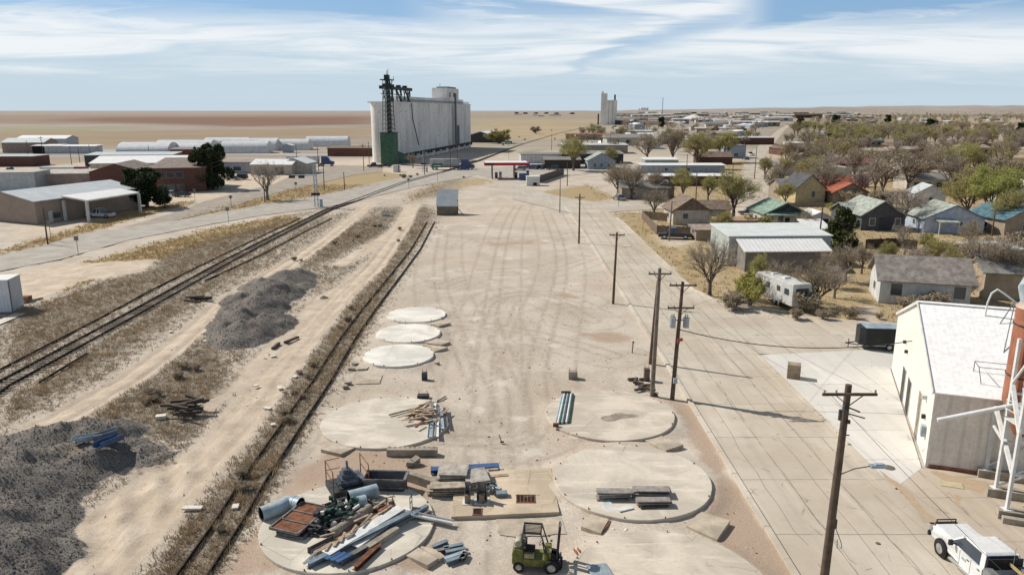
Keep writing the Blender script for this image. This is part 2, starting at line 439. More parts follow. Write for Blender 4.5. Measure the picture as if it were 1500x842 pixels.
def height(X, Y):
    z = -.05-.05*fb(X, Y, 3.0, 5, 4)
    # rough ground left of the rails
    side = sm(-(X+14-0.0*Y), 0, 4)*(1-sm(Y, 120, 160))
    rough = (fb(X, Y, 2.2, 9, 5)-.5)*.34
    z = z+side*np.minimum(rough, .30)
    s1 = lined(PX(SANDL[0][0]), X, Y); 
    for off in (.75, -.75):
        pass
    z = z-side*.10*np.exp(-((s1-.85)/.28)**2)
    s2 = lined(PX(SANDL[1][0]), X, Y)
    z = z-side*.10*np.exp(-((s2-.85)/.28)**2)
    # heaps of broken asphalt / gravel
    hp = np.maximum(pile(X, Y), 0); z = z+hp+np.minimum(hp*2, 1)*((fb(X, Y, 1.3, 77, 4)-.5)*.2+(fb(X*.7+Y*.7, (Y*.7-X*.7)*.35, 1.6, 79, 3)-.5)*.5)
    # ridged berm of sand with tyre marks at the foot of the near heap
    bm = polysd(PX(SANDP[0][0]), X, Y)
    z = z+np.where(bm > 0, .12*np.minimum(bm, 1)*np.sin((X*.86+Y*.5)*3.1+2*fb(X, Y, 2, 3, 3)), 0)
    for cx_, cy_, r_p, h_p in ((-10.45,79.3,3.2,.32),(-10.4,72.3,3.2,.32),(-10.35,65.3,3.2,.32),(-9.1,50.6,4.6,.22),(-8.9,36.8,4.65,.25),(7.2,51.7,4.7,.32),(7.25,41.5,4.7,.38),(7.35,31.0,4.75,.38)):
        d_ = np.hypot(X-cx_, Y-cy_)-r_p; lift = (h_p-.06)*.75*np.exp(-(np.maximum(d_, 0)/.8)**2)*(.6+.8*fb(X, Y, 1.5, 60, 3)); lift = np.minimum(lift, h_p-.03)
        z = z+np.where(d_ > -.35, lift, 0)
    far = sm(Y, 300, 600); z = z*(1-far)
    return z
# ------------------------------------------------------------- ground mesh
def graded(a, b, step, lo, hi, g):
    c = list(np.arange(a, b+1e-6, step)); s = step
    while c[-1] < hi: s *= g; c.append(c[-1]+s)
    s = step; L = []
    x = a
    while x > lo: s *= g; x -= s; L.append(x)
    return np.array(L[::-1]+c)
gx = graded(-62, 40, .27, -30000, 30000, 1.035)
gy = graded(24, 88, .27, -400, 45000, 1.022)
XX, YY = np.meshgrid(gx, gy)
X = XX.ravel(); Y = YY.ravel()
mk = masks(X, Y)
Z = height(X, Y)
nx, ny = len(gx), len(gy)
me = bpy.data.meshes.new('ground')
nv = nx*ny; nf = (nx-1)*(ny-1)
me.vertices.add(nv); me.vertices.foreach_set('co', np.stack([X, Y, Z], 1).ravel())
ii = np.arange(nf); r_ = ii//(nx-1); c_ = ii % (nx-1); q = r_*nx+c_
me.loops.add(nf*4); me.loops.foreach_set('vertex_index', np.stack([q, q+1, q+nx+1, q+nx], 1).ravel().astype(np.int32))
me.polygons.add(nf); me.polygons.foreach_set('loop_start', (ii*4).astype(np.int32)); me.polygons.foreach_set('loop_total', np.full(nf, 4, np.int32))
me.polygons.foreach_set('use_smooth', np.ones(nf, bool))
me.update(); me.validate()
def setattr_(name, a, b, c):
    at = me.color_attributes.new(name, 'FLOAT_COLOR', 'POINT')
    at.data.foreach_set('color', np.stack([a, b, c, np.ones(nv)], 1).ravel().astype(np.float32))
setattr_('mask_a', mk['weed'], mk['sand'], mk['dark'])
setattr_('mask_b', mk['dry'], mk['green'], mk['brown'])
# far country colours, distance haze mixed in
t = np.zeros((nv, 3)); ta = np.zeros(nv)
fbase = np.array([.37, .305, .235])
var = fb(X, Y, 900, 31, 4)[:, None]; var2 = fb(X*.25, Y, 160, 32, 4)[:, None]
t[:] = fbase*(.7+.35*var+.25*var2)
dd = np.hypot(X, Y)
for P, c in TINT:
    a = _pm(P, 1, X, Y, np.maximum(4, Y*.02))[:, None]
    cc = np.array(c)*(.72+.28*var+.28*var2)
    t = t*(1-a)+cc*a
haze_mix = sm(dd, 1500, 12000)[:, None]*.55  # aerial haze painted into the ground colour by distance
t = t*(1-haze_mix)+np.array([.36, .33, .31])*haze_mix
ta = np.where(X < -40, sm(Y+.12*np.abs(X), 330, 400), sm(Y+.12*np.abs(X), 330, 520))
at = me.color_attributes.new('far_tint', 'FLOAT_COLOR', 'POINT')
at.data.foreach_set('color', np.concatenate([t, np.ones((nv, 1))], 1).ravel().astype(np.float32))
setattr_('mask_c', ta, tracks(X, Y), scuff(X, Y))

gm, nt, b = _nt('open_ground'); n = NB(nt)
P = n.geo(); 
ma = n.sep(n.attr('mask_a')); mb_ = n.sep(n.attr('mask_b')); mc = n.sep(n.attr('mask_c'))
n0 = n.noise(P, .06, 6, .6); n1 = n.noise(P, .45, 6, .62, .4); n2 = n.noise(P, 2.6, 6, .68); n3 = n.noise(P, 14, 3, .7); n4 = n.noise(P, 40, 2, .7)
vor = n.voro(P, 7.0); 
# tyre drag: noise stretched along travel directions
st1 = n.noise(n.mapping(P, (1.6, .16, 1), rot=(0, 0, R(4))), 1.0, 5, .6)
# pale gravel lot
nc_ = n.noise(P, .14, 6, .6, .6)
lot = n.mix(n.ramp(nc_, .36, .64), (.575, .51, .43), (.455, .385, .31))
lot = n.mix(n.ramp(n1, .5, .72, 0, .4), lot, (.47, .39, .31))
lot = n.mix(n.ramp(n0, .47, .66, 0, .5), lot, (.48, .375, .29))
lot = n.mix(n.ramp(st1, .55, .7, 0, .25), lot, (.585, .51, .41))
lot = n.mix(n.ramp(n2, .55, .75, 0, .45), lot, (.30, .245, .19))
n6 = n.noise(P, 6.5, 4, .75); n7 = n.noise(P, 9, 2, .8)
lot = n.mix(n.ramp(n6, .5, .7, 0, .55), lot, (.33, .265, .205))
lot = n.mix(n.ramp(n6, .46, .34, 0, .5), lot, (.72, .645, .55))
lot = n.mix(n.ramp(n3, .5, .72, 0, .55), lot, (.24, .19, .15))
lot = n.mix(n.ramp(n4, .55, .75, 0, .5), lot, (.62, .56, .47))
n5 = n.noise(P, 1.1, 5, .6)
lot = n.mix(n.math('MULTIPLY', mc[1], n.ramp(n5, .34, .55, 0, .75)), lot, (.33, .27, .215))
def m_(mask, amp=.55, nz=None, lo=.4, hi=.6, nz2=None):
    e = n.math('ADD', mask, n.math('MULTIPLY', n.math('SUBTRACT', nz if nz is not None else n2, .5), amp*2))
    e = n.math('ADD', e, n.math('MULTIPLY', n.math('SUBTRACT', nz2 if nz2 is not None else n3, .5), amp*.7))
    r = n.ramp(e, lo, hi)
    return n.math('MULTIPLY', r, n.ramp(mask, .0, .12))
col = lot
brown = n.mix(n.ramp(n3, .35, .65), (.44, .33, .245), (.31, .225, .165)); brown = n.mix(n.ramp(n4, .5, .7, 0, .5), brown, (.50, .38, .28))
col = n.mix(n.math('MULTIPLY', m_(mb_[2], .5, n1, .35, .75), .85), col, brown)
yard = n.mix(n.ramp(n2, .3, .7), (.46, .355, .195), (.28, .215, .13)); yard = n.mix(n.ramp(n1, .5, .68, 0, .6), yard, (.44, .34, .22)); yard = n.mix(n.ramp(n3, .55, .75, 0, .5), yard, (.13, .10, .06))
col = n.mix(m_(mb_[0], .5, n1, .35, .6), col, yard)
grn = n.mix(n.ramp(n3, .3, .7), (.15, .19, .06), (.26, .24, .11))
col = n.mix(n.math('MULTIPLY', m_(mb_[1], .55, n2, .45, .8), .85), col, grn)
weed = n.mix(n.ramp(n2, .32, .66), (.35, .30, .235), (.22, .185, .145)); weed = n.mix(n.ramp(n1, .52, .66, 0, .55), weed, (.33, .24, .14)); weed = n.mix(n.ramp(n3, .5, .75, 0, .65), weed, (.075, .058, .042)); weed = n.mix(n.ramp(n4, .58, .72, 0, .45), weed, (.45, .37, .27))
col = n.mix(m_(ma[0], .75, n2, .36, .66, n6), col, weed)
sand = n.mix(n.ramp(n1, .3, .7), (.64, .54, .425), (.48, .39, .295)); sand = n.mix(n.ramp(n2, .5, .75, 0, .5), sand, (.34, .27, .2)); sand = n.mix(n.math('MULTIPLY', mc[1], .5), sand, (.36, .29, .22)); sand = n.mix(n.ramp(n6, .5, .68, 0, .45), sand, (.33, .26, .19)); sand = n.mix(n.ramp(st1, .55, .72, 0, .5), sand, (.68, .60, .49))
col = n.mix(m_(ma[1], .5, n2, .38, .72), col, sand)
col = n.mix(n.math('MULTIPLY', m_(mc[2], .8, n5, .62, .95), .4), col, (.76, .70, .62))
dark = n.mix(n.ramp(n.voro(P, 9.0, 'F1', 'Distance'), .0, .55), (.082, .074, .066), (.19, .17, .15)); dark = n.mix(n.ramp(n3, .5, .72, 0, .6), dark, (.27, .25, .23)); dark = n.mix(n.ramp(n7, .52, .62, 0, .7), dark, (.30, .275, .25)); dark = n.mix(n.ramp(n7, .45, .36, 0, .8), dark, (.03, .028, .026)); dark = n.mix(n.ramp(n1, .5, .68, 0, .55), dark, (.27, .215, .165))
col = n.mix(m_(ma[2], .42, n2, .40, .58, n6), col, dark)
nf_ = n.noise(n.mapping(P, (.012, .05, 1)), 1, 5, .65)
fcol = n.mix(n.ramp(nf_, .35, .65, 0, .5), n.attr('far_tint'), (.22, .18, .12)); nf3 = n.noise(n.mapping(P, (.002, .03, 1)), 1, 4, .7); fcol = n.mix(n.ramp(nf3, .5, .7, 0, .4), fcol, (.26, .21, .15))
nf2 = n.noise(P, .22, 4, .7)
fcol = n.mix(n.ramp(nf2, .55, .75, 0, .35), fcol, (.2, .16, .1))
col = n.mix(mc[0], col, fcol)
n.L.new(col, b.inputs['Base Color']); b.inputs['Roughness'].default_value = .95; b.inputs['Specular IOR Level'].default_value = .1
hh = n.math('ADD', n.math('MULTIPLY', n2, .7), n.math('ADD', n.math('MULTIPLY', n3, .28), n.math('MULTIPLY', n4, .1)))
amp = n.math('ADD', .22, n.math('MULTIPLY', n.math('MAXIMUM', ma[0], n.math('MULTIPLY', ma[2], .6)), .8))
n.L.new(n.bump(n.math('MULTIPLY', hh, amp), .9, .22), b.inputs['Normal'])
me.materials.append(gm)
ground = bpy.data.objects.new('ground', me); COL.objects.link(ground); struct(ground)

# ------------------------------------------------------------- roads
def concmat(name, c, jx=None, jy=None, grime=.5, x0=0.0, seam=(.13, .115, .095), warm=(.47, .395, .305)):
    m, nt, b = _nt(name); n = NB(nt); P = n.geo()
    a = n.noise(P, .12, 5, .6); bz = n.noise(P, .9, 6, .65); cz = n.noise(P, 9, 4, .7)
    col = n.mix(n.ramp(a, .35, .65), c, warm)
    col = n.mix(n.ramp(bz, .5, .75, 0, .45*grime), col, tuple(x*.55 for x in c))
    stn = n.noise(n.mapping(P, (1.1, .07, 1)), 1.0, 6, .6)
    col = n.mix(n.ramp(stn, .5, .7, 0, .5*grime), col, tuple(x*.6 for x in c))
    col = n.mix(n.ramp(stn, .3, .45, .3, 0), col, tuple(min(.8, x*1.3) for x in c))
    col = n.mix(n.ramp(cz, .45, .75, 0, .3), col, tuple(x*.6 for x in c))
    X_, Y_, Z_ = n.sepxyz(P)
    wob = n.math('MULTIPLY', n.math('SUBTRACT', n.noise(P, .8, 4, .6), .5), .22)
    lines = None
    def joint(coord, per, off, wd):
        u = n.math('ADD', n.math('ADD', coord, off), wob)
        f = n.math('FRACT', n.math('DIVIDE', u, per))
        d = n.math('MULTIPLY', n.math('MINIMUM', f, n.math('SUBTRACT', 1.0, f)), per)
        return n.ramp(d, wd*.4, wd, 1, 0)
    brk = n.ramp(n.noise(P, .35, 4, .6), .38, .55, .25, 1)
    for spec, cc in ((jx, X_), (jy, Y_)):
        if spec:
            l = joint(cc, spec[0], spec[1], spec[2])
            # patch of darker slabs between joints
            col = n.mix(n.math('MULTIPLY', n.math('MULTIPLY', l, brk), .85), col, seam)
    if jy:
        cell = n.comb(n.math('FLOOR', n.math('DIVIDE', n.math('ADD', X_, (jx or (4, 0, 0))[1]), (jx or (4, 0, 0))[0])), n.math('FLOOR', n.math('DIVIDE', n.math('ADD', Y_, jy[1]), jy[0])), 0)
        wn = n.N.new('ShaderNodeTexWhiteNoise'); n.L.new(cell, wn.inputs['Vector'])
        col = n.mix(n.math('MULTIPLY', wn.outputs['Value'], .28), col, tuple(x*.72 for x in c))
    # hairline cracks sealed with tar
    vc = n.N.new('ShaderNodeTexVoronoi'); vc.feature = 'DISTANCE_TO_EDGE'; vc.inputs['Scale'].default_value = .22
    n.L.new(n.mapping(n.mix(.12, P, n.N[-1].outputs[0]) if False else P, (1, 1, 1)), vc.inputs['Vector'])
    col = n.mix(n.math('MULTIPLY', n.ramp(vc.outputs['Distance'], .004, .012, 1, 0), n.ramp(bz, .5, .6, 0, .6*grime)), col, seam)
    n.L.new(col, b.inputs['Base Color']); b.inputs['Roughness'].default_value = .85; b.inputs['Specular IOR Level'].default_value = .2
    n.L.new(n.bump(cz, .2, .02), b.inputs['Normal'])
    MATS[name] = m
    return m
m_street = concmat('street_concrete', (.585, .52, .43), (3.05, -13.85+.03, .04), (6.1, .6, .045), .8)
m_new = concmat('new_concrete', (.66, .63, .585), (5.2, 1.0, .03), (4.6, 1.2, .03), .45, warm=(.60, .57, .52))
m_fore = concmat('forecourt_concrete', (.52, .48, .42), None, (8, 0, .06), .6)
m_apron = concmat('apron_concrete', (.55, .475, .385), (4.3, 0.3, .035), (4.6, 1.5, .035), .9)
m_kerb = concmat('kerb_concrete', (.62, .56, .47), None, (3.05, 0, .05), .8)
m_asph = M('old_asphalt', (.42, .385, .335), .9, .2, .35, bump=.1, col2=(.34, .305, .26))
m_side = M('gravelly_asphalt', (.36, .315, .26), .95, .2, .3, bump=.1, col2=(.29, .245, .2))

SXL, SXR = 13.9, 22.9
struct(polysheet('main_street', [(SXL,22),(SXR,22),(SXR,66.5),(24.2,71.5),(26.5,77),(24.2,86),(22.6,92),(22.3,120),(22,158),(21,178),(12.5,178),(13.0,166),(13.6,120)], .012, m_street))
# side street to the right
struct(polysheet('side_street', [(SXR,66.5),(48,63),(80,58),(80,66),(60,70),(47.5,75),(36,78.5),(30.5,80.5),(26.5,84),(24.2,86),(22.9,80)], .006, m_street))
struct(polysheet('loading_apron', [(SXR,24),(60,24),(60,34),(29,42.8),(26.1,43.6),(SXR+.4,43.9)], .008, m_apron))
struct(polysheet('new_concrete_drive', [(SXR+.02,41.0),(25.9,43.6),(33.1,62.3),(48,58),(48,64.5),(34,67.8),(SXR+.02,66.2)], .016, m_new))
struct(polysheet('station_road', PX([(835,312),(890,311),(1004,303),(1004,292),(905,294),(872,296),(836,291),(800,283),(770,272),(845,256),(905,250),(1010,243),(1010,238),(905,240),(830,243),(715,250),(690,259),(720,266),(752,292),(798,303)]), .004, m_fore))
hw = PX(HWY_LO)+PX(HWY_UP)[::-1]
struct(polysheet('highway', hw, .010, m_asph))
struct(polysheet('side_road', PX(SIDE), .002, m_side))
struct(polysheet('far_road', PX([(-300,216),(160,219),(220,222),(560,226),(560,229),(220,226),(160,223),(-300,221)]), .004, m_asph))
# continuing road past the gas station into town, and the gravel avenue
struct(polysheet('town_road', PX([(905,243),(870,236),(855,222),(880,205),(900,190),(905,190),(905,205),(893,222),(898,234),(930,240)]), .006, m_side))
struct(polysheet('gravel_avenue', PX([(1066,303),(1124,303),(1128,270),(1122,225),(1150,190),(1175,172),(1172,172),(1140,190),(1098,225),(1080,262)]), .003, M('pale_gravel', (.52, .45, .36), .95, .25, .3, bump=.1)))
# kerbs
def kerb(pts, name='kerb', w_=.16, h_=.14, mat=None):
    mb = MB()
    for a, b2 in zip(pts[:-1], pts[1:]):
        mb.bar((a[0], a[1], h_/2-.03), (b2[0], b2[1], h_/2-.03), w_, h_+.06)
    o = mb.build(name, mat or m_kerb); struct(o); return o
kerb([(SXL-.1,22),(SXL-.1,66),(13.5,120),(12.9,166),(12.4,176)], w_=.32)
kerb([(22.4,150),(22.5,120),(22.8,92),(24.35,86),(26.7,84),(30.6,80.9)], w_=.3, h_=.2)
kerb([(22.1,157),(22.4,150)], w_=.3)
kerb([(SXR-.12,66),(SXR-.12,47)], w_=.2, h_=.12)
# dark filled joints on the street: long tar lines
mb = MB()
for x_, seed in ((15.3, 1), (16.95, 2), (18.4, 3), (20.0, 4), (21.4, 5)):
    rr = random.Random(seed); y_ = 22; px_ = x_+rr.uniform(-.1, .1)
    while y_ < 160:
        ny_ = y_+rr.uniform(1.2, 3); nx_ = x_+rr.uniform(-.14, .14)
        if rr.random() < .86:
            mb.add([(px_-.016, y_, .0165), (px_+.016, y_, .0165), (nx_+.016, ny_, .0165), (nx_-.016, ny_, .0165)], [(0,1,2,3)])
        px_, y_ = nx_, ny_
struct(mb.build('tar_seams', M('tar', (.23, .195, .16), .8, .2, 4)))
# manholes, damp stain of soil along the gutter
m_iron = M('cast_iron', (.20, .18, .15), .6, .3, 6, metal=.4)
for (px_, py_) in ((1302, 685), (1286, 796)):
    g0 = G(px_, py_); rd = .36 if px_ > 1295 else .12
    o = MB().cyl((0,0,0), rd, .03, 24).build('manhole_cover', m_iron, None, loc=(g0.x, g0.y, .012))
    tag(o, 'round iron manhole cover on the new concrete drive' if rd > .3 else 'small iron valve cover in the street slab', 'manhole cover')
def blob(name, pts, z, mat, jit=.25, seed=1, sub=4):
    rr = random.Random(seed); out = []
    for i in range(len(pts)):
        a = Vector(pts[i]); b2 = Vector(pts[(i+1) % len(pts)])
        for k in range(sub):
            p = a.lerp(b2, k/sub); out.append((p.x+rr.uniform(-jit, jit), p.y+rr.uniform(-jit, jit)))
    return struct(polysheet(name, out, z, mat))
m_soil = M('damp_soil', (.38, .275, .18), .95, .4, 2.2, bump=.4, col2=(.46, .37, .27))
blob('soil_wash', PX([(1288,688),(1312,705),(1335,722),(1352,745),(1378,765),(1352,765),(1340,745),(1322,722),(1300,705)]), .0195, m_soil, .05, 3, 5)
blob('soil_patch', PX([(1398,722),(1408,728),(1404,744),(1397,738)]), .0145, m_soil, .08, 4, 5)
blob('soil_strip', PX([(1362,690),(1430,702),(1500,716),(1500,740),(1440,722),(1400,712)]), .0125, m_soil, .14, 5, 6)

# ------------------------------------------------------------- railway
m_rail = M('rusty_rail', (.055, .035, .026), .7, .4, 3, metal=.3)
m_tie = M('grey_timber_tie', (.21, .18, .155), .95, .35, 3, bump=.5)
def rails(name, label, cl, gauge=1.435, ties=.6, left=True, right=True, z=.0):
    """cl: centre line (world), one thing with two rails and a bed of ties"""
    root = thing(name, label, 'railway track', (cl[0][0], cl[0][1], 0))
    o = Vector((cl[0][0], cl[0][1], 0))
    pts = [Vector((p[0], p[1], 0))-o for p in cl]
    def off(d):
        out = []
        for i, p in enumerate(pts):
            t = (pts[min(i+1, len(pts)-1)]-pts[max(i-1, 0)]).normalized()
            out.append(p+Vector((t.y, -t.x, 0))*d)
        return out
    for s_, on in ((-1, left), (1, right)):
        if not on: continue
        q_ = off(s_*gauge/2); mb = MB()
        for a, b2 in zip(q_[:-1], q_[1:]):
            mb.bar(a+Vector((0,0,z+.13)), b2+Vector((0,0,z+.13)), .075, .05); mb.bar(a+Vector((0,0,z+.06)), b2+Vector((0,0,z+.06)), .03, .12); mb.bar(a+Vector((0,0,z+.0)), b2+Vector((0,0,z+.0)), .14, .03)
        mb.build('rail', m_rail, root)
    if ties:
        mb = MB(); rr = random.Random(5); L = 0
        for a, b2 in zip(pts[:-1], pts[1:]):
            d = (b2-a); t = d.normalized(); L = 0
            while L < d.length:
                c = a+t*L; ang = math.atan2(t.y, t.x)+rr.uniform(-.05, .05)
                mb.box((c.x, c.y, z-.055+rr.uniform(-.02, .01)), (.22, 2.5+rr.uniform(-.1, .1), .10), ang); L += ties
        mb.build('tie', m_tie, root)['kind'] = 'stuff'
    return root
def mid(a, b2): return [((p[0]+q_[0])/2, (p[1]+q_[1])/2) for p, q_ in zip(a, b2)]
main_cl = mid(PX([(-250,735),(0,559),(200,451),(331,380),(380,354),(475,307),(529,289)]), PX([(-250,752),(0,572),(200,463),(345,380),(393,356),(484,309),(536,290)]))
rails('railway_track', 'main railway line with two dark rails on timber ties crossing the left of the yard', main_cl)
far_cl = PX([(533,289),(590,268),(645,253),(700,236),(760,213),(820,195),(870,184),(890,176)])
rails('railway_track', 'railway line beyond the highway passing the foot of the white grain elevator', far_cl, ties=1.2)
old = PX([(-200,665),(0,542),(60,511),(140,470),(219,427),(266,403),(313,380),(400,338),(440,320)])
rails('old_rail', 'single old rail lying in dry weeds left of the main railway line', old, gauge=0, right=False, ties=0)
rails('old_rail', 'curving rail end buried in dirt right of the main railway line near the highway', PX([(300,412),(380,375),(448,339),(486,320)]), gauge=0, right=False, ties=0)
rails('old_rail', 'short length of loose rail lying beside the main line at lower left', PX([(57,561),(95,538),(128,518)]), gauge=0, right=False, ties=0)
rA = PX([(262,842),(318,762),(355,705),(385,660),(420,610),(455,560),(478,525),(500,490),(533,452),(575,402),(605,365),(628,325)])
rB = PX([(302,842),(350,770),(386,706),(425,650),(458,600),(486,560),(505,525),(522,498),(547,456),(588,400),(613,365),(634,325)])
clr = mid(rA, rB)
clr.insert(0, (clr[0][0]-(clr[1][0]-clr[0][0])*1.5, clr[0][1]-(clr[1][1]-clr[0][1])*1.5))
rails('rail_siding', 'disused rail siding sunk in dark weeds along the left edge of the gravel lot', clr, gauge=1.5, ties=0)

# ------------------------------------------------------------- ground cover (stuff)
def tufts(name, N, region, maskkey, mat_, hmin, hmax, seed, thresh=.5, blades=7, spread=.25, clump=3.0, wid=.03):
    rng = np.random.default_rng(seed)
    x0, x1, y0, y1 = region
    # denser near the camera
    X_ = rng.uniform(x0, x1, N*6); Y_ = y0+(y1-y0)*rng.random(N*6)**1.7
    mm = masks(X_, Y_)[maskkey]
    cl = fb(X_, Y_, clump, seed+5, 3)
    keep = (mm*(.5+cl) > thresh+rng.uniform(-.25, .3, N*6)) & (masks(X_, Y_)['sand'] < .5) & (masks(X_, Y_)['dark'] < .3)
    X_ = X_[keep][:N]; Y_ = Y_[keep][:N]; k = len(X_)
    Z_ = height(X_, Y_)
    sc = rng.uniform(hmin, hmax, k)*(.6+.9*fb(X_, Y_, 2.0, seed+9, 2))
    a = rng.uniform(0, 2*PI, (k, blades)); le = rng.uniform(.1, 1.0, (k, blades)); r0 = rng.uniform(0, spread, (k, blades))
    bx = X_[:, None]+np.cos(a)*r0; by = Y_[:, None]+np.sin(a)*r0
    h_ = sc[:, None]*rng.uniform(.5, 1.1, (k, blades))
    tx = bx+np.cos(a)*le*h_*.7; ty = by+np.sin(a)*le*h_*.7
    wx = -np.sin(a)*wid; wy = np.cos(a)*wid
    z0 = Z_[:, None]-.02+0*bx
    V = np.stack([np.stack([bx-wx, by-wy, z0], -1), np.stack([bx+wx, by+wy, z0], -1), np.stack([tx, ty, z0+h_], -1)], 2).reshape(-1, 3)
    nt_ = k*blades
    me_ = bpy.data.meshes.new(name); me_.vertices.add(nt_*3); me_.vertices.foreach_set('co', V.ravel())
    me_.loops.add(nt_*3); me_.loops.foreach_set('vertex_index', np.arange(nt_*3, dtype=np.int32))
    me_.polygons.add(nt_); me_.polygons.foreach_set('loop_start', (np.arange(nt_)*3).astype(np.int32)); me_.polygons.foreach_set('loop_total', np.full(nt_, 3, np.int32))
    me_.update(); me_.validate(); me_.materials.append(mat_)
    o = bpy.data.objects.new(name, me_); COL.objects.link(o); o['kind'] = 'stuff'
    return o
m_weed = leafmat('dry_weed', (.37, .31, .235), (.50, .42, .30), .2)
m_straw = leafmat('straw', (.50, .37, .19), (.36, .25, .13), .2)
m_rustw = leafmat('rust_weed', (.35, .245, .145), (.45, .33, .20), .2)
tag(tufts('dry_weeds', 23000, (-62, -8, 24, 175), 'weed', m_weed, .08, .30, 3, .36, clump=2.2), 'grey brown dry weeds and stalks growing over the disused ground beside the rails', 'weeds')
tag(tufts('tumbleweeds', 4500, (-62, -8, 24, 150), 'weed', m_rustw, .2, .5, 11, .66, 12, .3, 3.5, .025), 'rust coloured bushy dry weeds in clumps along the rails', 'weeds')
tag(tufts('dry_grass', 12000, (-130, -20, 90, 230), 'dry', m_straw, .12, .4, 21, .5, 5, .4, 5, .06), 'straw yellow grass on the verges of the highway', 'grass')
tag(tufts('yard_grass', 16000, (22, 150, 70, 260), 'dry', m_straw, .1, .35, 22, .45, 5, .5, 5, .06), 'dry yellow grass in the yards of the houses', 'grass')
# rubble on the gravel heaps and stones round the lot
def stones(name, N, region, key, seed, smin, smax, mat_, thresh=.6):
    rng = np.random.default_rng(seed)
    x0, x1, y0, y1 = region
    X_ = rng.uniform(x0, x1, N*8); Y_ = y0+(y1-y0)*rng.random(N*8)**1.4
    mm = masks(X_, Y_)
    sel = mm[key] > thresh if key else ((mm['dark'] < .2) & (mm['weed'] < .6))
    X_ = X_[sel][:N]; Y_ = Y_[sel][:N]; k = len(X_); Z_ = height(X_, Y_)
    s_ = rng.uniform(smin, smax, k)*rng.uniform(.5, 1, k)
    base = np.array([(1,0,0),(0,1,0),(-1,0,0),(0,-1,0),(0,0,1.0),(0,0,-.6)], float)
    F = np.array([(0,1,4),(1,2,4),(2,3,4),(3,0,4)])
    V = base[None]*s_[:, None, None]*rng.uniform(.55, 1.3, (k, 6, 1))
    a = rng.uniform(0, PI, k); ca, sa = np.cos(a)[:, None], np.sin(a)[:, None]
    V = np.stack([V[..., 0]*ca-V[..., 1]*sa, V[..., 0]*sa+V[..., 1]*ca, V[..., 2]*.8], -1)
    V += np.stack([X_, Y_, Z_+.01], -1)[:, None]
    FF = (F[None]+(np.arange(k)*6)[:, None, None]).reshape(-1, 3)
    me_ = bpy.data.meshes.new(name); me_.from_pydata(V.reshape(-1, 3).tolist(), [], FF.tolist()); me_.materials.append(mat_)
    o = bpy.data.objects.new(name, me_); COL.objects.link(o); o['kind'] = 'stuff'; return o
tag(stones('asphalt_rubble', 16000, (-50, -14, 26, 92), 'dark', 5, .02, .10, M('rubble_grey', (.22, .195, .17), .9, .4, 1.5, col2=(.12, .108, .096))), 'dark grey lumps of broken asphalt covering the heaps', 'rubble')
tag(stones('dark_debris', 700, (-15, 13, 27, 105), None, 9, .03, .11, M('debris_brown', (.16, .12, .09), .9, .4, 1.5)), 'small dark scraps of wood and stone scattered over the lot', 'debris')
tag(stones('pale_debris', 260, (-45, 13, 27, 105), None, 10, .04, .15, M('debris_white', (.72, .68, .62), .9, .3, 1.5)), 'small white chips of concrete scattered over the ground', 'debris')
tag(stones('loose_stones', 5000, (-45, 13, 27, 110), None, 6, .015, .05, M('pale_stone', (.5, .45, .38), .9, .4, 1.5)), 'small pale stones scattered over the gravel lot', 'stones')
# ------------------------------------------------------------- shared materials
m_pad = M('pad_concrete', (.58, .52, .43), .85, .22, .45, bump=.15, col2=(.49, .43, .35), spec=.2)
m_padw = M('pale_pad_concrete', (.70, .66, .58), .85, .15, .5, bump=.12, col2=(.60, .56, .48), spec=.2)
m_slab = M('slab_concrete', (.53, .45, .35), .9, .25, .6, bump=.2, spec=.2)
m_conc = M('grey_concrete', (.40, .35, .28), .9, .3, 1.2, bump=.3, spec=.2)
m_blue = M('blue_steel', (.055, .12, .26), .5, .3, 1.5, rust=.25)
m_bgrey = M('blue_grey_steel', (.22, .27, .31), .5, .3, 1.5, rust=.25)
m_lgrey = M('pale_galvanised', (.42, .50, .54), .45, .25, 1.5, metal=.2, rust=.15)
m_grey = M('weathered_steel', (.21, .20, .19), .7, .4, 2, rust=.4)
m_dgrey = M('dark_steel', (.06, .065, .07), .6, .5, 2, rust=.4)
m_white = M('white_painted_steel', (.72, .72, .69), .55, .15, 1.5, rust=.12)
m_rust = M('rust', (.22, .09, .045), .85, .4, 3, bump=.3)
m_redp = M('red_primer_steel', (.36, .12, .06), .7, .3, 2)
m_lumber = M('bleached_lumber', (.50, .37, .26), .85, .35, 2.5, bump=.3)
m_lumb2 = M('grey_lumber', (.32, .27, .21), .9, .35, 2.5, bump=.3)
m_dtimber = M('tarred_timber', (.05, .04, .034), .9, .5, 2.5, bump=.5, col2=(.12, .09, .07))
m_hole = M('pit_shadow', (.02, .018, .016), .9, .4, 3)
m_black = M('black_rubber', (.022, .022, .024), .75, .3, 5)
m_blackp = M('black_paint', (.03, .03, .033), .4, .3, 3)
m_chrome = M('bright_metal', (.55, .55, .54), .3, .2, 3, metal=.7)
m_glass = glass()
rnd = random.Random(11)

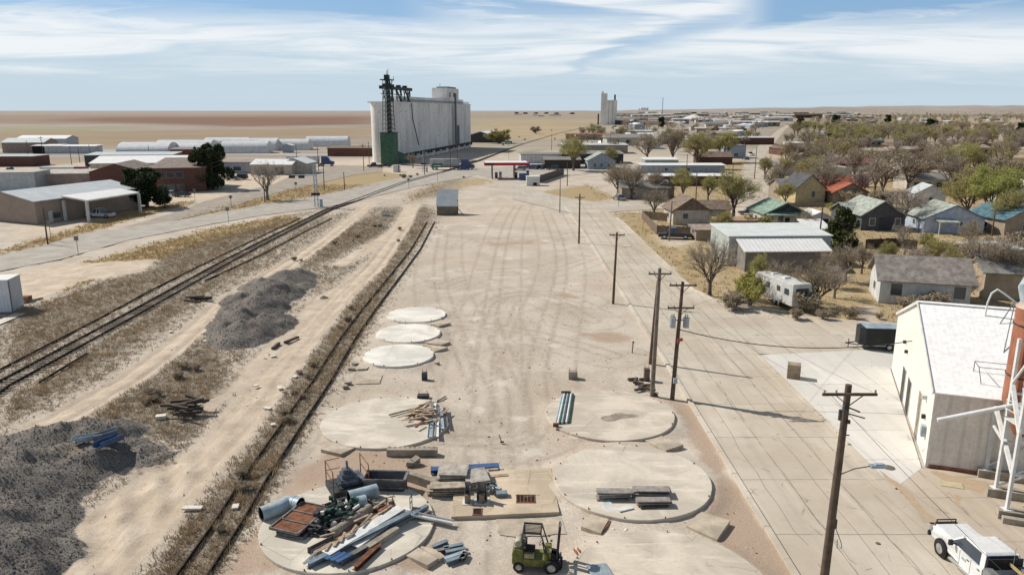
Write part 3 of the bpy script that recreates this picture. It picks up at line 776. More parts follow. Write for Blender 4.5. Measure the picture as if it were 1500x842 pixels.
def pad(name, label, cx, cy, r, h, mat, group, patches=()):
    root = thing(name, label, 'concrete pad', (cx, cy, 0), 0, group)
    rr = random.Random(int(cx*10+cy)); N_ = 72
    mb = MB(); ring = []
    prof = [(1.0, -.3), (1.0, h-.03), (.995, h)]
    vs = []
    for (k, z) in prof:
        for i in range(N_):
            a = 2*PI*i/N_; jj = 1+ .004*math.sin(a*7+cx)+rr.uniform(-.002, .002)
            vs.append((r*k*jj*math.cos(a), r*k*jj*math.sin(a), z))
    fs = []
    for q_ in range(len(prof)-1):
        for i in range(N_):
            fs.append((q_*N_+i, q_*N_+(i+1) % N_, (q_+1)*N_+(i+1) % N_, (q_+1)*N_+i))
    fs.append(tuple(range(2*N_, 3*N_)))
    mb.add(vs, fs); mb.build('slab', mat, root)
    # anchor bolts / steel clips round the rim
    for i in range(14):
        if rr.random() < .6:
            a = 2*PI*i/14+rr.uniform(-.05, .05)
            MB().box((r*.985*math.cos(a), r*.985*math.sin(a), h+.03), (.07, .05, .08+rr.random()*.05), a).build('anchor_bolt', m_rust, root)
    for kp, (dx, dy, rx_, ry_, mt) in enumerate(patches):
        pts = []
        for i in range(26):
            a = 2*PI*i/26; q_ = 1+.35*math.sin(a*2+dx)+rr.uniform(-.08, .08)
            pts.append((dx+rx_*q_*math.cos(a), dy+ry_*q_*math.sin(a)))
        m2 = MB(); m2.add([(p[0], p[1], h+.004+.003*kp) for p in pts], [tuple(range(len(pts)))]); m2.build('stain', mt, root)
    return root
m_stain = M('damp_stain', (.36, .305, .24), .8, .3, 2); m_lite = M('lime_scuff', (.68, .64, .56), .9, .1, 2)
def padmat(nm, c, seed):
    m, nt, b = _nt(nm); n = NB(nt); P = n.coord()
    P = n.mapping(P, (1, 1, 1), (seed*7.3, seed*3.1, 0))
    a = n.noise(P, .28, 6, .62, .8); q_ = n.noise(n.mapping(P, (.35, 2.0, 1)), .8, 6, .65); s_ = n.noise(P, 6, 4, .7)
    col = n.mix(n.ramp(a, .34, .62), c, tuple(x*.74 for x in c)); col = n.mix(n.ramp(q_, .52, .72, 0, .6), col, tuple(min(.85, x*1.3) for x in c))
    col = n.mix(n.ramp(s_, .5, .78, 0, .45), col, tuple(x*.55 for x in c))
    v_ = n.N.new('ShaderNodeTexVoronoi'); v_.feature = 'DISTANCE_TO_EDGE'; v_.inputs['Scale'].default_value = .3; n.L.new(P, v_.inputs['Vector'])
    col = n.mix(n.math('MULTIPLY', n.ramp(v_.outputs['Distance'], .003, .01, 1, 0), n.ramp(a, .45, .6, 0, .55)), col, tuple(x*.4 for x in c))
    n.L.new(col, b.inputs['Base Color']); b.inputs['Roughness'].default_value = .85; b.inputs['Specular IOR Level'].default_value = .2
    n.L.new(n.bump(s_, .2, .02), b.inputs['Normal']); return m
GP = 'round concrete bin pads on the lot'
pad('bin_pad', 'small white round concrete pad farthest from the stacked lumber, next to the siding', -10.45, 79.3, 3.2, .32, padmat('pad_a', (.80, .76, .68), 1), GP)
pad('bin_pad', 'small white round concrete pad in the middle of the row of three', -10.4, 72.3, 3.2, .32, padmat('pad_b', (.80, .75, .67), 2), GP)
pad('bin_pad', 'small white round concrete pad nearest to the camera in the row of three', -10.35, 65.3, 3.2, .32, padmat('pad_c', (.80, .76, .68), 3), GP)
pad('bin_pad', 'large round concrete pad with scrap wood piled on its right side', -9.1, 50.6, 4.6, .22, padmat('pad_d', (.68, .61, .51), 4), GP)
pad('bin_pad', 'large round concrete pad covered with steel beams, ducts and machinery', -8.9, 36.8, 4.65, .25, padmat('pad_e', (.68, .62, .52), 5), GP)
pad('bin_pad', 'large round concrete pad with a damp dark stain and a bundle of poles', 7.2, 51.7, 4.7, .32, padmat('pad_f', (.64, .56, .46), 6), GP, [(.3, -.7, .85, .75, m_stain), (1.0, -.55, .8, .45, m_stain)])
pad('bin_pad', 'large round concrete pad carrying stacked grey planks near the kerb', 7.25, 41.5, 4.7, .38, padmat('pad_g', (.63, .56, .465), 7), GP)
pad('bin_pad', 'large bare round concrete pad cut off by the lower edge of the photo', 7.35, 31.0, 4.75, .38, padmat('pad_h', (.63, .55, .45), 8), GP)

def slab(label, pts, h=.1, lift=.09, z=-.08, mat=None, name='concrete_slab', cat='concrete slab', group=None):
    P_ = [G(*p) for p in pts]; c = sum(P_, Vector())/len(P_)
    mb = MB(); poly = [(p.x-c.x, p.y-c.y) for p in P_]
    ar = sum(poly[i][0]*poly[(i+1) % len(poly)][1]-poly[(i+1) % len(poly)][0]*poly[i][1] for i in range(len(poly)))
    if ar < 0: poly = poly[::-1]
    mb.prism(poly, z, h+lift)
    o = mb.build(name, mat or m_slab, None, loc=(c.x, c.y, 0)); tag(o, label, cat, group); return o
slab('tilted square slab at the lower left of the pad with scrap wood', [(470,661),(486,650),(519,659),(499,668)], .08)
slab('square slab at the lower right of the pad with the damp stain', [(940,646),(962,639),(1001,655),(974,664)], .12)
slab('square slab between the plank pad and the gravel, left side', [(851,775),(871,752),(894,760),(880,785)], .10)
slab('square slab beside the kerb below the plank pad', [(1005,774),(1026,753),(1069,767),(1050,795)], .12)
slab('two joined slabs leaning off the pad with steel beams', [(583,812),(604,801),(642,822),(626,832)], .10)
slab('rounded end slab beside the stack of short beams', [(644,822),(606,800),(640,808),(652,818)], .06)
slab('small slab right of the farthest white pad', [(628,476),(645,470),(660,475),(643,480)], .1)
slab('small slab right of the middle white pad', [(622,504),(636,497),(660,503),(645,508)], .1)
slab('small slab right of the nearest white pad', [(634,512),(628,507),(656,511),(636,518)], .1)
slab('faint square slab flush with the gravel near the white pads', [(521,562),(524,548),(560,549),(556,561)], .0, 0)
slab('small square slab left of the nearest white pad', [(524,542),(528,538),(541,538),(537,542)], .02)
# dump-pit slab with grate openings
PS = [G(661,760), G(819,753), G(807,688), G(668,695)]
c = sum(PS, Vector())/4; root = thing('pit_slab', 'rectangular concrete slab with a black grated pit opening', 'concrete slab', (c.x, c.y, 0))
poly = [(p.x-c.x, p.y-c.y) for p in PS]; MB().prism(poly, -.2, .16).build('slab', padmat('pad_pit', (.60, .49, .36), 9), root)
def hole(x0, y0, x1, y1, bars):
    A = G(x0, y1, .16); B = G(x1, y0, .16); mb = MB()
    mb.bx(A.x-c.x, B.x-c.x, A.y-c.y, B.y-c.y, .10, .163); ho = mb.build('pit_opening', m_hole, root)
    mb = MB()
    for k in range(bars+1):
        xx = A.x-c.x+(B.x-A.x)*k/bars; mb.bx(xx-.03, xx+.03, A.y-c.y, B.y-c.y, .165, .19)
    for yy in (A.y-c.y, B.y-c.y): mb.bx(A.x-c.x-.05, B.x-c.x+.05, yy-.04, yy+.04, .165, .195)
    mb.build('grate', m_rust, ho)
hole(757, 725, 783, 736, 5); hole(693, 745, 706, 754, 1)
o = MB().bx(-.45, .45, -.02, .02, 0, .01).build('slab_crack', m_stain, root, loc=(1.6, -.6, .162)); o.rotation_euler[2] = .2
blob('slab_margin', PX([(728,760),(822,756),(832,780),(760,786),(730,782)]), -.03, m_slab, .08, 8)

# ------------------------------------------------------------- beams and scrap
def beam(name, label, a, b, w_, h_, mat, z=0.0, z2=None, cat='beam', kind='box', group=None):
    """a,b photo readings of its ends (on the ground)"""
    A = G(*a) if len(a) == 2 else Vector(a); B = G(*b) if len(b) == 2 else Vector(b)
    A.z = z+h_/2; B.z = (z if z2 is None else z2)+h_/2
    o_ = Vector((A.x, A.y, z)); mb = MB(); a_, b_ = A-o_, B-o_
    if kind == 'box': mb.bar(a_, b_, w_, h_)
    elif kind == 'channel':
        d = (b_-a_).normalized(); sd = d.cross(Vector((0,0,1))).normalized()
        t = max(.015, w_*.06)
        mb.bar(a_-Vector((0,0,h_/2-t/2)), b_-Vector((0,0,h_/2-t/2)), w_, t)
        for s_ in (-1, 1): mb.bar(a_+sd*s_*(w_/2-t/2), b_+sd*s_*(w_/2-t/2), t, h_)
    elif kind == 'ibeam':
        t = max(.015, h_*.08)
        for s_ in (-1, 1): mb.bar(a_+Vector((0,0,s_*(h_/2-t/2))), b_+Vector((0,0,s_*(h_/2-t/2))), w_, t)
        mb.bar(a_, b_, t, h_-2*t)
    elif kind == 'pipe':
        mb.tube([a_, b_], w_/2, 12)
    o = mb.build(name, mat, None, loc=o_, smooth=(kind == 'pipe')); tag(o, label, cat, group); return o
PZ = .25
beam('steel_beam', 'long blue grey steel beam lying across the scrap on the pad', (452,838), (602,768), .34, .3, m_bgrey, PZ, .5, kind='ibeam')
beam('sheet_metal', 'long white folded steel panel lying left of the blue grey beam', (478,826), (588,760), .62, .05, m_white, PZ+.34, .7, cat='metal panel')
beam('sheet_metal', 'white panel end under the crossing white beam', (520,812), (598,758), .5, .05, m_white, PZ+.2, .55, cat='metal panel')
beam('steel_beam', 'white beam lying crosswise over the ends of the other beams', (573,762), (664,770), .38, .12, m_white, .62, .16, kind='channel')
beam('steel_beam', 'brown open channel at the left edge of the beam heap', (454,818), (532,778), .36, .3, m_grey, PZ, kind='channel')
beam('timber_beam', 'long pale timber lying beside the brown channel', (462,822), (565,762), .22, .2, m_lumber, PZ+.08)
beam('timber_beam', 'bleached timber lying under the white panels', (505,800), (578,748), .2, .2, m_lumber, PZ+.05)
beam('steel_beam', 'short grey concrete coloured beam nearest the pad edge', (539,814), (582,785), .34, .32, m_conc, PZ)
beam('steel_beam', 'rusty brown beam below the blue grey beam', (500,834), (568,794), .3, .3, m_grey, PZ, kind='ibeam')
beam('steel_beam', 'dark rusty beam end at the bottom of the heap', (520,842), (556,808), .3, .25, m_rust, PZ, kind='ibeam')
beam('steel_tube', 'blue grey square tube sticking out at the upper right of the heap', (600,768), (626,752), .26, .22, m_bgrey, PZ+.1, cat='steel tube')
beam('steel_tube', 'short grey tube beside the blue grey square tube', (612,766), (630,757), .2, .18, m_grey, PZ, cat='steel tube')
beam('steel_angle', 'thin white angle iron at the lower left tip of the heap', (446,838), (468,818), .12, .1, m_white, PZ+.2, cat='steel angle', kind='channel')
for k, (a, b2, m2) in enumerate([((478,824),(486,812),m_lumber),((490,818),(500,806),m_lumber),((500,812),(506,798),m_lumber),((507,806),(520,800),m_lumb2),((515,800),(523,788),m_lumber),((470,806),(492,800),m_lumb2),((530,790),(546,772),m_lumb2),((520,784),(541,774),m_lumber),((548,765),(566,752),m_lumber),((556,770),(570,760),m_redp)]):
    beam('board', 'short splintered board in the tangle between auger and white panel', a, b2, .12, .06, m2, PZ+.42+.02*k, cat='board', group='short boards in the beam heap')
for k in range(3):
    beam('blue_sheet', ['blue steel sheet at the foot of the beam heap', 'blue steel strip beside the blue sheet at the heap foot', 'third blue strip on the right at the heap foot'][k], (478+8*k, 833+2*k), (498+9*k, 822+1.5*k), .26, .04, m_blue, PZ+.3, cat='metal panel')
# elbow duct and two short ducts
def duct(label, pts, r, z, mat, hollow=True):
    P_ = [G(*p) for p in pts]; o_ = P_[0].copy(); root = thing('duct', label, 'duct', (o_.x, o_.y, z))
    L_ = [p-o_+Vector((0,0,r)) for p in P_]
    # smooth
    S = []
    for i in range(len(L_)-1):
        for t_ in range(6): S.append(L_[i].lerp(L_[i+1], t_/6))
    S.append(L_[-1])
    for _ in range(3): S = [S[0]]+[(S[i-1]+S[i]*2+S[i+1])/4 for i in range(1, len(S)-1)]+[S[-1]]
    MB().tube(S, r, 20, caps=False).build('shell', mat, root, smooth=True)
    S2 = [p.copy() for p in S]
    m2 = MB()
    for i in range(0, len(S), 5):
        d = (S[min(i+1, len(S)-1)]-S[max(i-1, 0)]).normalized()
        m2.tube([S[i]-d*.03, S[i]+d*.03], r*1.04, 20, caps=False)
    m2.build('seam_ring', mat, root, smooth=True)
    m3 = MB().tube(S2, r*.95, 20, caps=False); i_ = m3.build('inner_shade', m_hole, root, smooth=True)  # near-black inner tube paints the shade inside the duct
    return root
duct('large pale blue elbow duct half off the left side of the scrap pad', [(384,766),(408,758),(424,748),(441,752)], .42, .12, m_lgrey)
duct('pale blue duct length behind the green machinery', [(512,744),(553,733)], .40, PZ, m_lgrey)
duct('short pale blue duct piece in front of the longer duct', [(518,754),(537,750)], .40, PZ, m_lgrey)
duct('long grey auger tube lying beside the screen panels', [(484,796),(510,780),(542,756)], .27, PZ, m_conc)
# screen panel
def screen(label, a, b2, wd, z, rz_=0):
    A = G(*a, z); B = G(*b2, z); d = (B-A); L_ = d.length; root = thing('screen_panel', label, 'screen panel', A, math.atan2(d.y, d.x))
    mb = MB()
    for yy in (0, wd): mb.bx(0, L_, yy-.05, yy+.05, 0, .14)
    for k in range(4): x_ = L_*k/3; mb.bx(x_-.04, x_+.04, 0, wd, 0, .14)
    mb.build('frame', m_grey, root)
    for k in range(3): MB().bx(L_*k/3+.05, L_*(k+1)/3-.05, .05, wd-.05, .03, .08).build('screen', m_rust, root)
    return root
screen('upper rusty red screen panel in a grey frame on the scrap pad', (436,784), (482,745), 1.75, PZ+.32)
screen('lower dark screen frame under the rusty screen panel', (444,790), (488,750), 1.6, PZ+.02)
# green machinery
def clutter(name, label, cat, px, py, w_, d_, h_, z, mats_, k=26, seed=1, base=True):
    g0 = G(px, py); root = thing(name, label, cat, (g0.x, g0.y, z)); rr = random.Random(seed)
    if base: MB().bx(-w_/2, w_/2, -d_/2, d_/2, 0, .12).build('skid', m_dgrey, root)
    for nm, mt, kk in mats_:
        mb = MB()
        for _ in range(kk):
            x_, y_ = rr.uniform(-w_*.4, w_*.4), rr.uniform(-d_*.4, d_*.4); z_ = rr.uniform(.1, h_)
            t_ = rr.random()
            if t_ < .45: mb.box((x_, y_, z_), (rr.uniform(.1, .4), rr.uniform(.1, .35), rr.uniform(.08, .3)), rr.uniform(0, 3), rr.uniform(-.3, .3))
            elif t_ < .8:
                a_ = Vector((x_, y_, z_)); mb.tube([a_, a_+Vector((rr.uniform(-.7, .7), rr.uniform(-.5, .5), rr.uniform(-.2, .2)))], rr.uniform(.03, .09), 8)
            else: mb.cyl((x_, y_, z_-.1), rr.uniform(.08, .2), rr.uniform(.1, .25), 12)
        mb.build(nm, mt, root)
    return root
m_green = M('green_machine_paint', (.035, .11, .075), .5, .4, 3, rust=.4)
clutter('seed_machine', 'tangle of dark green machinery parts between the screens and ducts', 'machinery', 496, 764, 2.4, 2.6, .85, PZ, [('machine_parts', m_green, 22), ('pipework', m_dgrey, 22), ('bracket', m_white, 6)], seed=4)
clutter('motor_heap', 'low heap of black motor parts in front of the green machinery', 'machinery', 480, 785, 2.0, 1.0, .4, PZ, [('motor', m_dgrey, 18), ('bracket', m_grey, 10)], seed=9)
clutter('frame_heap', 'dark scrap frame behind the timber at the pad centre', 'machinery', 556, 752, 1.9, .9, .35, PZ, [('frame', m_dgrey, 14), ('board', m_lumb2, 6)], seed=12, base=False)
# machine platform with railing
g0 = G(510, 720); root = thing('machine_platform', 'dark railed platform with a stepped machine on it behind the ducts', 'machine platform', (g0.x, g0.y, PZ-.1), R(28))
MB().bx(-1.1, 1.1, -.9, .9, 0, .45).build('deck', m_dgrey, root)
mb = MB()
for (x_, y_) in ((-1.05, -.85), (-1.05, .85), (1.05, .85), (1.05, -.85)): mb.tube([(x_, y_, .4), (x_, y_, 1.75)], .03, 6)
for z_ in (1.1, 1.72): mb.tube([(-1.05, -.85, z_), (-1.05, .85, z_), ], .025, 6); mb.tube([(1.05, .85, z_), (1.05, -.85, z_)], .025, 6); mb.tube([(-1.05, .85, z_), (-.2, .85, z_)], .025, 6)
mb.build('railing', m_rust, root)
mb = MB(); mb.box((.05, 0, .65), (1.1, .9, .45)).box((.0, 0, 1.0), (.75, .6, .3)).box((-.05, 0, 1.25), (.45, .4, .25)).box((.75, .1, .6), (.3, 1.2, .35)); mb.tube([(-.7, -.5, .7), (.5, -.5, .75)], .1, 10); mb.tube([(0, -.1, 1.3), (.05, .2, 1.75)], .07, 8)
mb.build('machine', M('slate_machine_paint', (.12, .14, .17), .5, .4, 3, rust=.3), root)
# open-top hopper box
g0 = G(565, 718); root = thing('hopper_box', 'open topped dark grey steel hopper box beside the railed platform', 'hopper', (g0.x, g0.y, 0), R(-3))
mb = MB(); W_, D_, H_ = 2.35, 1.05, 1.0
mb.box((0, -D_/2, H_/2), (W_, .06, H_)).box((0, D_/2, H_/2), (W_, .06, H_)).box((-W_/2, 0, H_/2), (.06, D_-.07, H_)).box((W_/2, 0, H_/2), (.06, D_-.07, H_)).box((0, 0, .06), (W_-.1, D_-.1, .08))
mb.build('shell', M('hopper_paint', (.10, .11, .13), .6, .4, 1.5, rust=.45, streak=.4), root)
mb = MB(); mb.bx(-W_/2-.06, W_/2+.06, -D_/2-.09, -D_/2-.032, H_-.1, H_+.02).bx(-W_/2-.06, W_/2+.06, D_/2+.032, D_/2+.09, H_-.1, H_+.02).bx(W_/2+.032, W_/2+.16, -D_/2-.02, D_/2+.02, H_-.08, H_+.03); mb.bx(-W_/2-.02, W_/2+.02, -D_/2-.08, -D_/2-.032, .45, .53)
mb.build('rim', m_grey, root)
beam('concrete_beam', 'long concrete beam running right from the steel hopper box', (594,700), (642,716), .4, .5, m_conc, 0, cat='concrete beam')
# parking barrier
g0 = G(604, 665); root = thing('concrete_barrier', 'long low concrete barrier with loops of rebar along its top', 'concrete barrier', (g0.x, g0.y, 0), 0)
MB().sideprism([(-.3, 0), (.3, 0), (.24, .42), (-.24, .42)], -1.65, 1.65).build('barrier', m_conc, root)
mb = MB()
for k in range(10): x_ = -1.45+k*.32; mb.tube([(x_-.07, .1, .41), (x_, .1, .50), (x_+.07, .1, .41)], .015, 6)
mb.build('rebar_loops', m_rust, root)
g0 = G(605, 680); o = MB().box((0, 0, .12), (.9, .5, .3), .2, .1, .15).box((.15, .1, .3), (.5, .4, .2), .9, .2, -.2).build('broken_concrete', m_conc, None, loc=g0); tag(o, 'dark broken lump of concrete behind the hopper box', 'rubble')
# blue beam and lengths behind
beam('steel_beam', 'bright blue steel beam lying on the gravel behind the pit slab', (631,692), (731,686), .55, .28, m_blue, 0, kind='ibeam')
beam('concrete_beam', 'thin concrete length in front of the bright blue beam', (646,697), (730,691), .2, .25, m_conc, 0, cat='concrete beam')
beam('timber_beam', 'pale tapered timber in front of the blue beam on the left', (616,705), (690,701), .35, .2, m_lumber, 0)
beam('timber_beam', 'pale timber end poking out right of the stacked sheets', (716,701), (744,699), .3, .2, m_lumber, 0)
# stacks of corrugated sheet
m_corr = M('pale_corrugated', (.50, .45, .39), .6, .3, 2, rib=('X', 9), rust=.3)
def stack(label, px, py, w_, d_, n_, z=0, rz_=0, mat=None, seed=1, tilt=0, group=None):
    g0 = G(px, py); root = thing('sheet_stack', label, 'sheet stack', (g0.x, g0.y, z), rz_, group); rr = random.Random(seed)
    for k in range(n_):
        MB().box((rr.uniform(-.12, .12), rr.uniform(-.08, .08), .05+k*.085), (w_*rr.uniform(.9, 1.05), d_*rr.uniform(.9, 1.05), .05), rr.uniform(-.07, .07), rr.uniform(-.03, .03)+tilt).build('sheet', mat or m_corr, root)
    return root
stack('low stack of pale planks and sheets left of the corrugated heap', 656, 722, 2.3, .8, 7, 0, .02, M('plank_pale', (.45, .38, .3), .9, .35, 2), 3)
stack('upper stack of bleached sheets on the plank stack', 663, 708, 1.7, 1.2, 5, .55, -.05, m_corr, 4, .1)
stack('heap of wavy corrugated sheets in front of the blue beam', 700, 712, 1.5, 1.5, 9, 0, .25, m_corr, 5, .12)
clutter('valve_heap', 'small heap of grey pipe fittings right of the corrugated sheets', 'pipe fittings', 716, 722, .9, 1.0, .45, .1, [('fitting', m_lgrey, 12), ('flange', m_dgrey, 10)], seed=21, base=False)
beam('steel_box', 'short blue grey steel box lying on the pit slab', (727,730), (743,729), .45, .25, m_bgrey, .16, cat='steel box')
# two upright frames on the slab
for k, (px_, py_) in enumerate(((685, 735), (706, 735))):
    g0 = G(px_, py_, .16)
    root = thing('column_base', ['left upright steel column foot standing on the pit slab', 'right wider steel column foot standing on the pit slab'][k], 'column base', (g0.x, g0.y, .16), 0)
    wd = .32 if k == 0 else .6
    mb = MB().bx(-wd/2, wd/2, .25, .30, 0, 1.15).bx(-wd/2, -wd/2+.04, -.1, .25, 0, .95).bx(wd/2-.04, wd/2, -.1, .25, 0, .95)
    mb.build('web_plate', m_grey, root); MB().bx(-wd/2-.12, wd/2+.12, -.35, .42, 0, .04).build('foot_plate', m_white, root)
    MB().box((0, -.1, .3), (.3, .25, .5)).build('gusset', M('warm_steel', (.3, .22, .16), .7, .4, 3), root)
# small stack of short beams (6)
sb = [((634,804),(656,795),m_bgrey),((640,810),(658,806),m_grey),((650,806),(679,800),m_bgrey),((653,812),(682,806),m_bgrey),((651,822),(683,811),m_lgrey),((654,826),(681,817),m_bgrey),((676,822),(682,812),m_grey)]
lb = ['short galvanised beam at the upper left of the small beam stack','grey stub beam left in the small beam stack','galvanised beam at the top right of the small beam stack','second galvanised beam from the top in the small stack','palest galvanised beam in the middle of the small stack','lowest beam of the small stack near the rounded slab','short grey beam lying across the right end of the small stack']
for (a, b2, m2), l in zip(sb, lb): beam('short_beam', l, a, b2, .24, .2, m2, 0, cat='beam', kind='ibeam', group='small beams stacked on gravel')
# lumber heap on far pad
rr = random.Random(5); cG = G(607, 616)
for k in range(34):
    a = rr.uniform(-.4, 1.3) if rr.random() < .7 else rr.uniform(0, PI); L_ = rr.uniform(.7, 2.0)
    c_ = Vector((cG.x+rr.gauss(0, .55)+.7, cG.y+rr.gauss(0, .75), .27+.016*k))
    d = Vector((math.cos(a), math.sin(a), rr.uniform(-.1, .1)))*L_/2
    beam('scrap_board', 'broken board in the pale lumber heap on the far large pad', tuple(c_-d), tuple(c_+d), .14, .05, m_lumber if rr.random() < .7 else m_redp if rr.random() < .3 else m_lumb2, c_.z, c_.z+d.z*1.5, cat='board', group='broken boards heaped on the pad')
beam('timber_beam', 'long dark board reaching left out of the lumber heap', (570,614), (608,604), .1, .1, m_lumb2, .3)
beam('timber_beam', 'brown board angled over the back of the lumber heap', (608,606), (632,594), .12, .1, m_lumb2, .35)
beam('timber_beam', 'thin board lying on gravel behind the lumber heap', (637,590), (653,581), .1, .1, m_lumb2, 0)
for k, (a, b2, m2, wd, l) in enumerate([((630,645),(633,612),m_lgrey,.34,'pale blue white panel leaning at the near end of the lumber heap'),((640,645),(641,610),m_white,.26,'white panel beside the pale blue panel on the pad'),((648,634),(645,604),m_lgrey,.3,'curved galvanised gutter at the right of the pad'),((655,630),(651,603),m_grey,.2,'narrow grey length at the right rim of the pad'),((636,606),(637,594),m_white,.3,'short white panel behind the galvanised gutter')]):
    beam('metal_sheet', l, a, b2, wd, .1, m2, .25+.03*k, cat='metal panel', kind='channel')
# bundle of poles on right pad
for k in range(7):
    m2 = [m_lgrey, m_white, m_green, m_lgrey, m_dgrey, m_white, m_green][k]
    beam('pole_length', 'pipe length in the bundle lying on the stained pad', (814+3.1*k, 628-.3*k), (824+2.5*k, 584), .17, .14, m2, .33, cat='pipe', kind='pipe', group='pipes bundled on the pad')
beam('timber_beam', 'dark block across the far end of the pipe bundle', (822,583), (836,583), .2, .25, m_dtimber, .33)
beam('timber_beam', 'rust brown block across the near end of the pipe bundle', (810,631), (818,631), .2, .25, m_rust, .33)
# planks on right pad near
def planks(label, px, py, w_, d_, n_, seed, z, rz_=0, mat=None):
    return stack(label, px, py, w_, d_, n_, z, rz_, mat, seed)
m_pl = M('silver_grey_board', (.32, .29, .26), .9, .35, 2, col2=(.2, .18, .16))
stack('left stack of thin grey planks on the near right pad', 899, 738, 1.9, .55, 6, .39, .06, m_pl, 31)
stack('right stack of grey panels on the near right pad', 952, 733, 2.1, .75, 5, .39, .04, m_pl, 32)
stack('lower stack of grey panels on battens on the near right pad', 956, 748, 1.9, .5, 4, .45, .03, m_pl, 33)
beam('timber_beam', 'dark batten under the lower grey panels', (938,754), (978,751), .12, .12, m_dtimber, .39)
beam('metal_sheet', 'white crumpled sheet sliding off the near right pad', (884,745), (902,760), .7, .05, m_white, .42, .3, cat='metal panel')
beam('metal_sheet', 'small white sheet next to the crumpled sheet', (905,757), (925,752), .4, .05, m_white, .41, cat='metal panel')
beam('timber_beam', 'broken stick lying between the two near right pads', (880,782), (896,765), .14, .06, m_rust, .1)
for k, (a, b2) in enumerate([((905,775),(925,770)),((912,772),(935,778)),((930,766),(952,772)),((898,768),(915,764)),((940,774),(958,770))]):
    beam('scrap_board', 'bleached splinter on the ground between the near right pads', a, b2, .12, .04, m_lumber, 0, cat='board', group='splinters between the pads')
beam('steel_beam', 'rust red angle beam standing up beside the forklift', (843,808), (862,842), .22, .2, m_redp, .1, kind='channel')
for k in range(4):
    beam('metal_sheet', ['bent silver sheet nearest the red beam', 'second bent silver sheet at the bottom edge', 'third bent silver sheet at the bottom edge', 'outermost bent silver sheet at the bottom edge'][k], (862+7*k, 838-1*k), (872+8*k, 862), .26, .05, m_lgrey, .38, .55, cat='metal panel')
beam('timber_beam', 'flat steel fork lying on gravel in front of the forklift', (824,836), (856,842), .14, .06, m_conc, 0)
# office-chair frames
for k, (px_, py_) in enumerate(((573, 748), (603, 746))):
    g0 = G(px_, py_, PZ); root = thing('chair_frame', ['rusty bent chair frame standing on the pad', 'black bent chair frame standing on the pad'][k], 'chair frame', (g0.x, g0.y, PZ), R(20+60*k))
    mb = MB(); mb.tube([(-.25,0,0),(-.25,0,.9)], .025, 6).tube([(.1,0,0),(.1,0,.9)], .025, 6).tube([(-.25,0,.85),(.1,0,.85)], .03, 6).tube([(-.25,0,.5),(.1,0,.5)], .02, 6)
    mb.build('back', m_rust if k == 0 else m_dgrey, root)
    MB().bx(-.3, .15, -.7, -.02, .05, .1).build('seat_bar', m_dgrey, root)
# boxes & posts in the lot
def crate(label, px, py, w_, d_, h_, mat, pins=True, name='concrete_block', cat='concrete block', rz_=0, z=0):
    g0 = G(px, py); root = thing(name, label, cat, (g0.x, g0.y, z), rz_)
    o = MB().bx(-w_/2, w_/2, -d_/2, d_/2, -.05, h_).build('block', mat, root, bevel=.02)
    if pins:
        mb = MB()
        for sx_ in (-1, 1): mb.tube([(sx_*w_*.35, 0, h_-.02), (sx_*w_*.38, 0, h_+.3)], .018, 6)
        mb.build('lifting_pin', m_rust, root)
    return root
crate('small concrete block with two rods, alone left of the stained pad', 839, 553, .75, .6, .62, m_conc)
crate('brown cube shaped concrete block on the new drive', 1162, 553, 1.05, .9, 1.25, M('brown_block', (.34, .27, .19), .9, .3, 1.2), False, rz_=R(-20))
crate('small dark machine box right of the nearest white pad', 622, 555, .45, .45, .6, m_dgrey, True, 'machine_box', 'machine box')
crate('flat dark tray with rods behind the lumber pad', 620, 582, .9, .6, .25, m_dgrey, True, 'metal_tray', 'tray')
crate('brown steel box beside the two utility poles', 947, 556, .45, .5, 1.0, M('brown_box', (.16, .12, .10), .7, .4, 2), True, 'steel_cabinet', 'cabinet')
for k, (px_, py_, w_) in enumerate(((515, 541, .6), (520, 534, .5), (505, 567, .7), (510, 562, .5), (640, 533, .3))):
    o = MB().box((0,0,.08), (w_, .4, .2), k, .1, .1).build('concrete_chunk', m_conc, None, loc=G(px_, py_)); tag(o, ['flat concrete chunk left of the nearest white pad', 'dark topped chunk just behind the flat chunk', 'larger chunk beside the siding rail', 'smaller chunk behind the larger one beside the siding', 'tiny chunk right of the white pads'][k], 'rubble')
for k in range(9):
    px_, py_ = [(927,556),(935,562),(940,568),(948,565),(952,572),(930,560),(944,556),(958,578),(936,572)][k]
    a = [.3, -.6, .9, .1, -.4, 1.3, .2, -1.2, .6][k]; p = G(px_, py_); d = Vector((math.cos(a), math.sin(a), 0))*.45
    beam('timber_offcut', 'dark timber offcut scattered at the foot of the utility poles', tuple(p-d), tuple(p+d), .2, .16, m_dtimber, .0+.03*(k % 3), cat='timber', group='dark offcuts by the poles')
g0 = G(926, 516); o = MB().tube([(0,0,-.1),(.06,0,.95)], .05, 8).box((.07,0,1.0), (.2,.1,.12)).build('iron_post', m_rust, None, loc=g0); tag(o, 'short rusty iron post standing in the lot left of the poles', 'post')
g0 = G(735, 648); o = MB().tube([(0,0,0),(-.18,.1,.55)], .03, 6).box((.02,0,.05), (.25,.12,.1)).build('iron_post', m_rust, None, loc=g0); tag(o, 'tiny bent iron stake in the middle of the lot', 'post')
